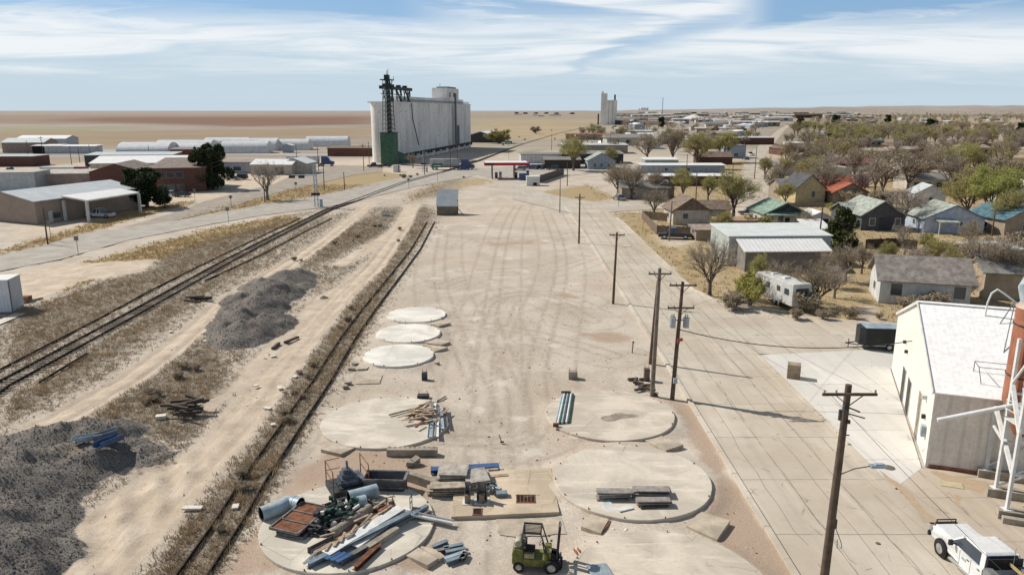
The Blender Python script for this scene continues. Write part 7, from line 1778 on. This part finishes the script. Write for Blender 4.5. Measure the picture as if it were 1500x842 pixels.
m_bark = M('tree_bark', (.17, .135, .11), .95, .3, 3, bump=.5, col2=(.075, .058, .05)); m_barkg = M('grey_bark', (.22, .19, .165), .95, .25, 3, bump=.4)
m_twig = leafmat('bare_twigs', (.40, .335, .255), (.29, .235, .175), 0); m_twig2 = leafmat('grey_twigs', (.43, .37, .32), (.33, .28, .24), 0); m_twigo = leafmat('olive_twigs', (.38, .33, .20), (.30, .26, .16), 0)
m_bud = leafmat('spring_buds', (.42, .40, .13), (.36, .31, .14), .3); m_budb = leafmat('brown_buds', (.42, .35, .255), (.34, .28, .20), .2); m_leafg = leafmat('fresh_leaves', (.32, .36, .09), (.38, .38, .13), .3)
m_ever = leafmat('evergreen_leaves', (.025, .045, .018), (.05, .065, .028), .1); m_junip = leafmat('juniper_leaves', (.05, .065, .022), (.10, .11, .04), .1)
HID = []
def protot(name, seed, twm, lfm, barkm, **kw):
    T, W_, Lf = make_tree(name, seed, **kw)
    root = bpy.data.objects.new(name, None); COL.objects.link(root)
    T.build('trunk', barkm, root, smooth=True)
    c = W_.build('twigs', twm, root)
    if Lf.v: Lf.build('foliage', lfm, c)
    root['H'] = kw['H']; HID.append(root); return root
BARE = [protot('bare_tree', 11+i, m_twig, m_budb, m_bark, H=9, spread=[.5, .7, .38, .6][i], leaf=[1, 1, 0, 1][i], forks=[6, 7, 5, 6][i], tw=1.2, lsz=.5) for i in range(4)]
BAREG = [protot('grey_bare_tree', 31+i, m_twig2, m_budb, m_barkg, H=9, spread=[.55, .85][i], leaf=0, forks=5, tw=1.2, dens=.9) for i in range(2)]
BUD = [protot('budding_tree', 41+i, m_twigo, m_bud, m_bark, H=9, spread=[.5, .62][i], leaf=[1, 2][i], forks=6, tw=1.1) for i in range(2)]
GREEN_ = [protot('green_tree', 51, m_twigo, m_leafg, m_bark, H=9, spread=.6, leaf=4, forks=6, tw=1.0)]
BUSH = [protot('bare_bush', 61+i, m_twig, m_budb, m_bark, H=4, spread=1.0, leaf=1, forks=7, tw=1.0, bush=True) for i in range(2)]
BUSHG = [protot('green_bush', 71, m_twigo, m_bud, m_bark, H=4, spread=1.0, leaf=2, forks=7, tw=1.0, bush=True)]
LOWB = [protot('far_tree', 81+i, m_twig, m_budb, m_bark, H=9, spread=[.5, .65, .42][i], leaf=1, forks=6, tw=3.0, lowpoly=True, lsz=.55) for i in range(3)]
LOWO = [protot('far_tree', 91+i, m_twigo, m_bud, m_bark, H=9, spread=[.5, .62][i], leaf=[2, 3][i], forks=6, tw=2.8, lowpoly=True, lsz=.8) for i in range(2)]
def evergreen(name, seed, H, Rd, mat, N_, shape, leafs=.2):
    rr = random.Random(seed); root = bpy.data.objects.new(name, None); COL.objects.link(root); root['H'] = H
    T = MB().tube([(0,0,-.2),(0.1,0,H*.5),(0,0,H*.9)], [H*.035, H*.022, .03], 8); 
    for k in range(10):
        a_ = rr.uniform(0, 2*PI); z_ = H*rr.uniform(.2, .7); T.tube([(0,0,z_),(math.cos(a_)*Rd*.7, math.sin(a_)*Rd*.7, z_+H*.12)], [H*.014, .03], 5)
    T.build('trunk', m_bark, root, smooth=True); Lf = MB()
    blobs = []
    for _ in range(34):
        z_ = rr.uniform(.14, .92); prof = shape(z_); a_ = rr.uniform(0, 2*PI); r_ = prof*Rd*rr.uniform(.35, .85); blobs.append((Vector((math.cos(a_)*r_, math.sin(a_)*r_, z_*H)), Rd*rr.uniform(.2, .38)*(.5+.5*prof)))
    for _ in range(N_):
        c_, br_ = rr.choice(blobs); dd_ = Vector((rr.gauss(0,1), rr.gauss(0,1), rr.gauss(0,.8))).normalized()*br_*rr.uniform(.6, 1.05); p = c_+dd_
        s_ = leafs*rr.uniform(.6, 1.2); u_ = Vector((rr.uniform(-1,1), rr.uniform(-1,1), rr.uniform(-.4,1))).normalized(); v_ = u_.cross(Vector((rr.uniform(-1,1), rr.uniform(-1,1), rr.uniform(-1,1)))).normalized()
        Lf.add([p-u_*s_, p+v_*s_*.5, p+u_*s_, p-v_*s_*.5], [(0,1,2,3)])
    Lf.build('foliage', mat, root); HID.append(root); return root
OAK = evergreen('evergreen_tree', 5, 9, 4.2, m_ever, 16000, lambda z: math.sqrt(max(0, 1-((z-.5)/.52)**2)), .26)
JUN = evergreen('juniper_tree', 6, 7, 3.2, m_junip, 8000, lambda z: min(1, 1.25*(1-z)+.1) if z > .3 else .9, .2)
TREES = []
def plant(proto, px, py, top=None, h=None, label=None, group=None, cat='tree', sp_=1.0, name=None, xy=None, rz=None):
    if xy is None: g_ = G(px, py); xy = (g_.x, g_.y)
    hh_ = h if h else HT(py, top); s_ = hh_/proto['H']
    rr = random.Random(int(xy[0]*13+xy[1]*7))
    r = dup(proto, (xy[0], xy[1], -.08), rr.uniform(0, 6.28) if rz is None else rz, scale=(s_*sp_, s_*sp_, s_))
    if name: r.name = name
    tag(r, label, cat, group); TREES.append(r); return r
P4, = [plant]
hand = [
 (BARE[2], 1039, 433, 337, 'bare tree standing at the kerb corner left of the white workshop', 1.0),
 (BUSHG[0], 1097, 449, 394, 'green leafed bush left of the camper trailer', .75),
 (BUD[0], 1108, 428, 366, 'thin budding tree between the annex wall and the camper', .75),
 (BARE[1], 1196, 449, 378, 'bare tree in front of the right end of the camper', 1.1),
 (BUSH[0], 1172, 455, 420, 'low bare bush at the camper landing leg', 1.2),
 (BUSH[1], 1075, 452, 425, 'bare brush between the corner tree and the green bush', 1.3),
 (BARE[2], 958, 317, 272, 'small dark bare tree inside the corner yard fence', 1.1),
 (BARE[1], 905, 287, 233, 'wide bare tree left of the brown house', 1.25),
 (BARE[3], 925, 292, 236, 'wide bare tree in front of the brown house', 1.1),
 (BARE[0], 960, 290, 243, 'bare tree at the porch gable of the brown house', 1.0),
 (BUD[1], 1000, 293, 243, 'green budding tree right of the brown house', .85),
 (BUD[0], 1037, 294, 252, 'olive budding tree behind the cream house', .95),
 (BUD[0], 1074, 322, 242, 'tall spreading tree with yellow buds right of the cream house', 1.15),
 (BUSHG[0], 1107, 343, 312, 'olive shrub left of the green roofed house', 1.3),
 (BUSH[0], 1122, 346, 322, 'small brown shrub at the wall of the green roofed house', 1.2),
 (BUD[1], 1150, 300, 266, 'yellow green tree in front of the yellow house', 1.1),
 (BARE[0], 1134, 286, 238, 'bare tree left of the yellow house', 1.1),
 (BARE[1], 1205, 292, 226, 'large bare tree behind the red metal roof', 1.2),
 (BARE[3], 1281, 281, 229, 'dark spreading bare tree right of the pink shed', 1.2),
 (BAREG[0], 1322, 336, 266, 'pale grey branched bare tree between dark grey and pale blue houses', 1.15),
 (BAREG[1], 1325, 372, 322, 'pale bare tree below the gap beside the grey house', 1.0),
 (BUSH[0], 1242, 300, 276, 'bare shrub before the red metal roofed house', 1.4),
 (BUSH[1], 1290, 305, 276, 'pinkish bare shrub behind the dark grey house', 1.4),
 (BUSH[1], 1252, 312, 288, 'low bare shrub left of the dark grey house', 1.3),
 (BUSHG[0], 1216, 308, 296, 'small round shrub right of the picket fence', 1.2),
 (JUN, 1231, 372, 301, 'dark green juniper tree beside the white garage', 1.0),
 (BARE[2], 1238, 412, 352, 'bare bushy tree below the juniper', 1.2),
 (BARE[0], 1262, 400, 352, 'second bare bushy tree right of the one below the juniper', 1.1),
 (BUD[1], 1415, 322, 250, 'olive tree with low spreading limbs behind the pale blue house', 1.15),
 (GREEN_[0], 1450, 330, 240, 'large fresh green tree left of the blue metal roof', 1.0),
 (BARE[3], 1440, 428, 338, 'large bare tree behind the lean to canopy', 1.3),
 (BAREG[1], 1392, 440, 386, 'low spreading bare tree in front of the white cottage', 1.4),
 (BARE[0], 1412, 445, 395, 'dark limbed bare tree right of the white cottage', 1.1),
 (BUSH[0], 1372, 452, 424, 'greenish brush at the wall of the white cottage', 1.4),
 (BUSH[0], 1325, 452, 432, 'bare brush at the front corner of the white cottage', 1.5),
 (BUSH[1], 1430, 392, 350, 'thicket of bare brush right of the dark fence', 1.5),
 (BUSH[0], 1465, 380, 340, 'thicket of bare brush below the blue metal roof', 1.5),
 (BUSH[1], 1395, 380, 352, 'bare brush in the yard below the pale blue house', 1.3),
 (BUSHG[0], 1355, 362, 340, 'greenish brush between the dark fences', 1.3),
 (BARE[3], 1380, 268, 212, 'bare tree right of the white metal barn', 1.2),
 (BARE[1], 1348, 262, 212, 'wide bare tree behind the white metal barn', 1.2),
 (BUD[0], 1120, 262, 226, 'budding tree on the left side of the gravel avenue', 1.0),
 (BARE[0], 1200, 255, 205, 'bare tree behind the maroon roofed house', 1.2),
 (BUD[1], 1405, 260, 208, 'olive tree behind the far grey house', 1.3),
 (BUD[1], 840, 250, 198, 'tall tree with yellow green buds right of the gas station', 1.0),
 (BARE[1], 948, 236, 188, 'round bare tree among the mobile homes on the left', 1.15),
 (BARE[3], 985, 240, 184, 'bare tree left of the tallest mid town tree', 1.0),
 (BUD[0], 1020, 247, 186, 'tall spreading olive tree above the mobile homes', 1.2),
 (BUD[1], 1060, 238, 190, 'olive tree right of the tallest mid town tree', 1.1),
 (BUD[0], 895, 242, 212, 'pale green budding tree right of the pale blue house', 1.1),
 (BUSHG[0], 732, 210, 188, 'round olive shrub tree right of the elevator shed', 1.5),
 (BUSH[1], 785, 196, 184, 'small shrub on the field by the railway', 1.2),
 (OAK, 313, 277, 211, 'tall dark evergreen tree right of the brick building', 1.05),
 (OAK, 216, 303, 246, 'low dark evergreen tree right of the tan warehouse', 1.45),
 (BAREG[0], 392, 293, 232, 'leaning dark bare tree between the highway and side road', 1.1),
 (BARE[1], 1138, 436, 376, 'bare tree in front of the annex wall left of the camper roof', 1.1),
 (BAREG[0], 1222, 436, 384, 'pale bare tree between the camper and the white cottage', 1.2),
 (BARE[0], 1208, 420, 366, 'bare tree at the right end of the annex', 1.1),
 (BAREG[1], 1345, 410, 352, 'pale bare tree behind the roof of the white cottage', 1.2),
 (BUD[0], 1300, 392, 348, 'olive tree below the dark fence', 1.1),
 (BUD[1], 1375, 398, 348, 'olive bare tree right of the dark fence', 1.2),
 (BARE[3], 1480, 432, 356, 'large bare tree in front of the tan shack', 1.1),
 (BARE[0], 1420, 368, 318, 'bare tree at the right corner of the pale blue house', 1.1),
 (BAREG[0], 1340, 330, 278, 'bare tree left of the pale blue house', 1.2),
 (BUD[0], 1475, 340, 268, 'budding tree above the blue metal roof', 1.1),
 (BARE[1], 1180, 340, 302, 'bare shrub like tree between green roofed house and white garage', .9),
 (BUD[1], 1058, 350, 306, 'olive tree behind the flat brick garage', .9),
 (BARE[2], 605, 246, 222, 'small bare tree at the white elevator foot', 1.0),
]
for pr, a, b2, tp, lb_, sp_ in hand: plant(pr, a, b2, top=tp, label=lb_, sp_=sp_)
# scattered neighbourhood trees
rr = random.Random(99)
def region(pts_px, n_, protos, hr, label, group, dmin=5, weights=None):
    P_ = PX(pts_px); xs = [p[0] for p in P_]; ys = [p[1] for p in P_]; out = 0; tries = 0
    while out < n_ and tries < n_*60:
        tries += 1
        # uniform in photo rows rather than ground area keeps far rows populated
        x_ = rr.uniform(min(xs), max(xs)); y_ = math.exp(rr.uniform(math.log(min(ys)), math.log(max(ys))))
        if polysd(P_, np.array([x_]), np.array([y_]))[0] < 0: continue
        if any((x_-t[0])**2+(y_-t[1])**2 < dmin**2 for t in SPOTS): continue
        if polysd(AV, np.array([x_]), np.array([y_]))[0] > -3: continue
        SPOTS.append((x_, y_)); pr = rr.choices(protos, weights)[0] if weights else rr.choice(protos)
        plant(pr, 0, 0, h=rr.uniform(*hr), label=label, group=group, sp_=rr.uniform(.9, 1.35), xy=(x_, y_)); out += 1
AV = PX([(1060,303),(1128,303),(1132,270),(1126,225),(1152,190),(1177,172),(1170,172),(1136,190),(1094,225),(1076,262)])
SPOTS = [(o.location.x, o.location.y) for o in COL.objects if o.parent is None and o.get('category') in ('house', 'tree', 'shop', 'barn', 'garage', 'mobile home', 'shed', 'warehouse')]
FT = LOWB+LOWO
wt = [2.2, 2.2, 2.2, 3.4, 3]
region([(1135,300),(1600,300),(1600,205),(1180,205),(1140,240)], 150, FT+[BARE[0], BARE[3], BAREG[0]], (7.5, 12.5), 'bare or budding tree in the crowded neighbourhood right of the gravel avenue', 'trees of the near neighbourhood', 6.5, wt+[1.5, 1.5, 1.5])
region([(1140,215),(1700,215),(1700,192),(1165,192)], 140, FT, (8, 13.5), 'small tree in the thick belt behind the near neighbourhood', 'trees of the far belt', 6, wt)
region([(900,232),(1085,232),(1120,200),(900,200)], 34, FT, (6, 10), 'tree among low buildings left of the gravel avenue', 'trees left of the avenue', 8, wt)
region([(828,216),(905,212),(900,192),(850,190)], 22, LOWB+[LOWO[0]], (6, 10), 'bare tree in the grove at the foot of the distant elevator', 'grove by the distant elevator', 6)
def forest(pts_px, n_, seed, label, bark, tw_, lf_, olive):
    """far-off wood that reads as one mass"""
    T, W_, Lf = make_tree('f', seed, H=9, spread=.55, leaf=2 if olive else 1, forks=5, tw=6.0, lowpoly=True, dens=.62, lsz=.8)
    Q = MB(); 
    for B in (T, W_, Lf): Q.add(B.v, B.f)
    me_ = bpy.data.meshes.new('m'); me_.from_pydata(Q.v, [], Q.f); me_.update()
    nv_ = len(me_.vertices); co = np.zeros(nv_*3); me_.vertices.foreach_get('co', co); co = co.reshape(-1, 3)
    lt = np.zeros(len(me_.polygons), np.int32); me_.polygons.foreach_get('loop_total', lt); vi = np.zeros(len(me_.loops), np.int32); me_.loops.foreach_get('vertex_index', vi)
    P_ = PX(pts_px); xs = [p[0] for p in P_]; ys = [p[1] for p in P_]; rng = np.random.default_rng(seed)
    x_ = rng.uniform(min(xs), max(xs), n_*8); y_ = np.exp(rng.uniform(math.log(min(ys)), math.log(max(ys)), n_*8))
    ok = (polysd(P_, x_, y_) > 0) & (polysd(AV, x_, y_) < -6) & (fb(x_, y_, 90, seed, 2) > .34); x_, y_ = x_[ok][:n_], y_[ok][:n_]; k = len(x_)
    a = rng.uniform(0, 6.28, k); s_ = rng.uniform(.7, 1.3, k)
    ca, sa = (np.cos(a)*s_)[:, None], (np.sin(a)*s_)[:, None]
    V = np.stack([co[None, :, 0]*ca*1.5-co[None, :, 1]*sa*1.5+x_[:, None], co[None, :, 0]*sa*1.5+co[None, :, 1]*ca*1.5+y_[:, None], co[None, :, 2]*s_[:, None]], -1).reshape(-1, 3)
    VI = (vi[None]+(np.arange(k)*nv_)[:, None]).ravel().astype(np.int32); LT_ = np.tile(lt, k); LS = np.concatenate([[0], np.cumsum(LT_)[:-1]]).astype(np.int32)
    m2 = bpy.data.meshes.new('distant_trees'); m2.vertices.add(len(V)); m2.vertices.foreach_set('co', V.ravel()); m2.loops.add(len(VI)); m2.loops.foreach_set('vertex_index', VI); m2.polygons.add(len(LT_)); m2.polygons.foreach_set('loop_start', LS); m2.polygons.foreach_set('loop_total', LT_); m2.update(); m2.validate()
    m2.materials.append(lf_); o = bpy.data.objects.new('distant_trees', m2); COL.objects.link(o); o['kind'] = 'stuff'; tag(o, label, 'trees'); bpy.data.meshes.remove(me_)
forest([(1160,196),(1900,200),(1900,168),(1200,170)], 560, 3, 'brown grey mass of bare trees filling the far right of the town', None, None, m_budb, False)
forest([(1160,200),(1900,204),(1900,169),(1200,171)], 260, 4, 'olive green budding trees scattered through the far right of the town', None, None, m_bud, True)
forest([(900,204),(1150,204),(1170,167),(900,170)], 170, 5, 'small brown grey trees dotted through the low distant town', None, None, m_budb, False)
forest([(1100,172),(1500,172),(1500,164),(1080,164)], 170, 6, 'line of tiny trees near the horizon on the right', None, None, leafmat('far_dark_trees', (.13, .12, .085), (.10, .10, .07), .1), False)
plant(OAK, 969, 187, top=171, label='dark conical evergreen tree in the distant town', sp_=.8)
for px_, py_, tp in ((1223, 184, 168), (1362, 196, 174), (1172, 189, 172), (1497, 205, 180), (1300, 180, 168), (1213, 210, 196)):
    plant(OAK, px_, py_, top=tp, label='dark evergreen standing out among the pale distant trees', group='dark distant evergreens', sp_=1.0)
for px_, py_ in ((770, 167.2), (785, 167), (800, 167), (815, 167.6), (838, 167.5), (757, 166.6)):
    plant(OAK, px_, py_, h=10, label='dark windbreak tree on the plain left of the distant elevator', group='windbreak trees', sp_=4)
# low shrubs along the verges
shr = random.Random(4)
for k in range(26):
    px_, py_ = shr.choice([(shr.uniform(700, 830), shr.uniform(190, 214)), (shr.uniform(560, 690), shr.uniform(256, 262)), (shr.uniform(1130, 1300), shr.uniform(456, 468))])
    plant(shr.choice(BUSH), px_, py_, h=shr.uniform(.7, 1.6), label='small dry shrub growing at the edge of bare ground', group='small verge shrubs', cat='shrub', name='dry_shrub')
for k in range(34):
    t_ = shr.random(); base_ = shr.choice([((480, 530), (600, 330)), ((300, 800), (470, 520)), ((380, 400), (560, 330)), ((200, 600), (300, 520))])
    px_ = base_[0][0]*(1-t_)+base_[1][0]*t_+shr.uniform(-16, 16); py_ = base_[0][1]*(1-t_)+base_[1][1]*t_
    plant(shr.choice(BUSH), px_, py_, h=shr.uniform(.35, .8), label='rust brown weed clump in the band beside the siding rails', group='weed clumps', cat='weed clump', name='weed_clump', sp_=1.3)
for o in HID:
    for c in list(o.children):
        for d in list(c.children): bpy.data.objects.remove(d)
        bpy.data.objects.remove(c)
    bpy.data.objects.remove(o)
# ------------------------------------------------------------- distant town buildings
def make_block(name, wall, roof, rfh):
    root = bpy.data.objects.new(name, None); COL.objects.link(root)
    MB().bx(-.5, .5, 0, 1, 0, 1).build('wall', wall, root)
    m2 = MB(); m2.add([(-.53,-.04,.97),(.53,-.04,.97),(.53,1.04,.97),(-.53,1.04,.97),(-.53,.5,1+rfh),(.53,.5,1+rfh)], [(3,2,1,0),(0,1,5,4),(2,3,4,5),(0,4,3),(1,2,5)]); m2.build('roof', roof, root)
    for k in range(3): MB().bx(-.36+k*.28, -.24+k*.28, -.012, -.002, .35, .7).build('window', D_dark, root)
    return root
PB_ = [make_block('town_building', w_, r_, f_) for w_, r_, f_ in ((W_white, R_white, .12), (W_tan, R_bgr, .25), (W_cream, R_grey, .4), (W_brick, R_brown, .4), (W_lb, R_white, .2), (D_dark, R_grey, .1), (W_pink, R_pink, .3))]
def blds(pts, n_, wr, hr, label, group, dmin, wts=None):
    P_ = PX(pts); xs = [p[0] for p in P_]; ys = [p[1] for p in P_]; out = 0; tr = 0
    while out < n_ and tr < n_*80:
        tr += 1; x_ = rr.uniform(min(xs), max(xs)); y_ = math.exp(rr.uniform(math.log(min(ys)), math.log(max(ys))))
        if polysd(P_, np.array([x_]), np.array([y_]))[0] < 0 or any((x_-t[0])**2+(y_-t[1])**2 < dmin**2 for t in BS): continue
        if polysd(AV, np.array([x_]), np.array([y_]))[0] > -12: continue
        BS.append((x_, y_)); pr = rr.choices(PB_, wts)[0]; w_ = rr.uniform(*wr)
        r = dup(pr, (x_, y_, -.1), R(rr.choice([0, 0, 90])+rr.uniform(-4, 4)), scale=(w_, rr.uniform(8, 16), rr.uniform(*hr)))
        tag(r, label, 'building', group); out += 1
BS = [(s_[0], s_[1]) for s_ in SPOTS if False]+[(o.location.x, o.location.y) for o in COL.objects if o.parent is None and o.get('category') in ('house', 'shop')]
blds([(1135,290),(1600,290),(1600,215),(1160,215)], 24, (10, 16), (3.2, 4.4), 'low house half hidden by trees right of the gravel avenue', 'houses behind the near trees', 20, [2, 2, 2, 3, 1, 0, 2])
blds([(900,222),(1090,222),(1130,196),(900,196)], 22, (14, 30), (3.5, 5.5), 'low commercial building in the town left of the gravel avenue', 'town buildings left of the avenue', 22, [2, 2, 2, 3, 1, 2, 2])
blds([(895,198),(1150,198),(1170,170),(895,174)], 60, (18, 55), (4, 7), 'distant low building in the flat town below the second elevator', 'distant town buildings', 30, [3, 3, 2, 2, 2, 1, 2])
blds([(1170,205),(1500,205),(1500,172),(1190,172)], 26, (12, 30), (3, 5), 'distant house roof among the trees on the right', 'distant houses among trees', 26)
blds([(900,174),(1260,174),(1260,165),(900,165)], 46, (40, 110), (5, 10), 'pale industrial building near the horizon', 'industrial buildings near the horizon', 60, [4, 2, 2, 1, 2, 1, 1])
blds([(745,172),(860,172),(860,168),(745,168)], 5, (25, 60), (4, 6), 'farm building on the plain left of the distant elevator', 'farm buildings on the plain', 50, [3, 1, 0, 1, 1, 1, 1])
for k, (px_, py_, w_, h_) in enumerate([(1165, 172.5, 120, 8), (1230, 171.5, 90, 8), (1090, 166, 80, 12), (975, 170, 60, 6), (1140, 178, 60, 8), (905, 178, 50, 6)]):
    g_ = G(px_, py_); r = dup(PB_[0], (g_.x, g_.y, 0), 0, scale=(w_, 30, h_)); tag(r, 'long pale warehouse on the skyline of the far town', 'building', 'skyline warehouses')
for px_ in (940, 944, 948, 936, 1053, 1060, 1067):
    g_ = G(px_, 163.4); hh_ = 40 if px_ < 1000 else 26
    r = thing('skyline_silo', 'tiny silo block on the skyline', 'silo', (g_.x, g_.y, -2), 0, 'silos on the skyline'); MB().tube([(0,0,0),(0,0,hh_*2.2 if px_ in (944,948,940) else hh_*1.6)], 28, 10).build('tube', m_el if px_ != 1060 else m_dgrey, r)
g_ = G(970, 170); r = thing('radio_mast', 'thin radio mast rising above the skyline of the town', 'mast', (g_.x, g_.y, 0)); MB().tube([(0,0,0),(0,0,HT(170,143))], 1.1, 5).build('mast', m_grey, r)
g_ = G(1016, 178); r = thing('white_dome', 'white cone shaped storage dome in the distant town', 'storage dome', (g_.x, g_.y, 0)); MB().tube([(0,0,0),(0,0,5),(0,0,14)], [27, 27, 1.5], 24).build('shell', m_white, r)
for o in PB_:
    for c in list(o.children): bpy.data.objects.remove(c)
    bpy.data.objects.remove(o)
# distant low ridge on the right so the skyline is not a ruled line
mb = MB(); rr2 = random.Random(8); N_ = 60; vs = []
for k in range(N_+1):
    a_ = R(-14)+R(60)*k/N_; d_ = 14000; x_ = math.sin(a_)*d_; y_ = math.cos(a_)*d_; hh_ = 10+95*sm(np.array([k/N_]), .25, .75)[0]+rr2.uniform(-8, 8)
    vs += [(x_, y_, -5), (x_*1.12, y_*1.12, hh_), (x_*1.6, y_*1.6, -20)]
mb.add(vs, [f for k in range(N_) for f in ((k*3, k*3+3, k*3+4, k*3+1), (k*3+1, k*3+4, k*3+5, k*3+2))])
o = mb.build('hills', M('far_hills', (.36, .31, .27), .95, .15, .0004), smooth=True); struct(o)
# duplicates check
from collections import Counter
lab = Counter((o['label'], o.get('group')) for o in COL.objects if o.parent is None and o.get('label'))
for (l, g__), c in lab.items():
    if c > 1 and not g__: print('DUPLABEL', l, c)
    if not 4 <= len(l.split()) <= 16: print('LABLEN', len(l.split()), l)
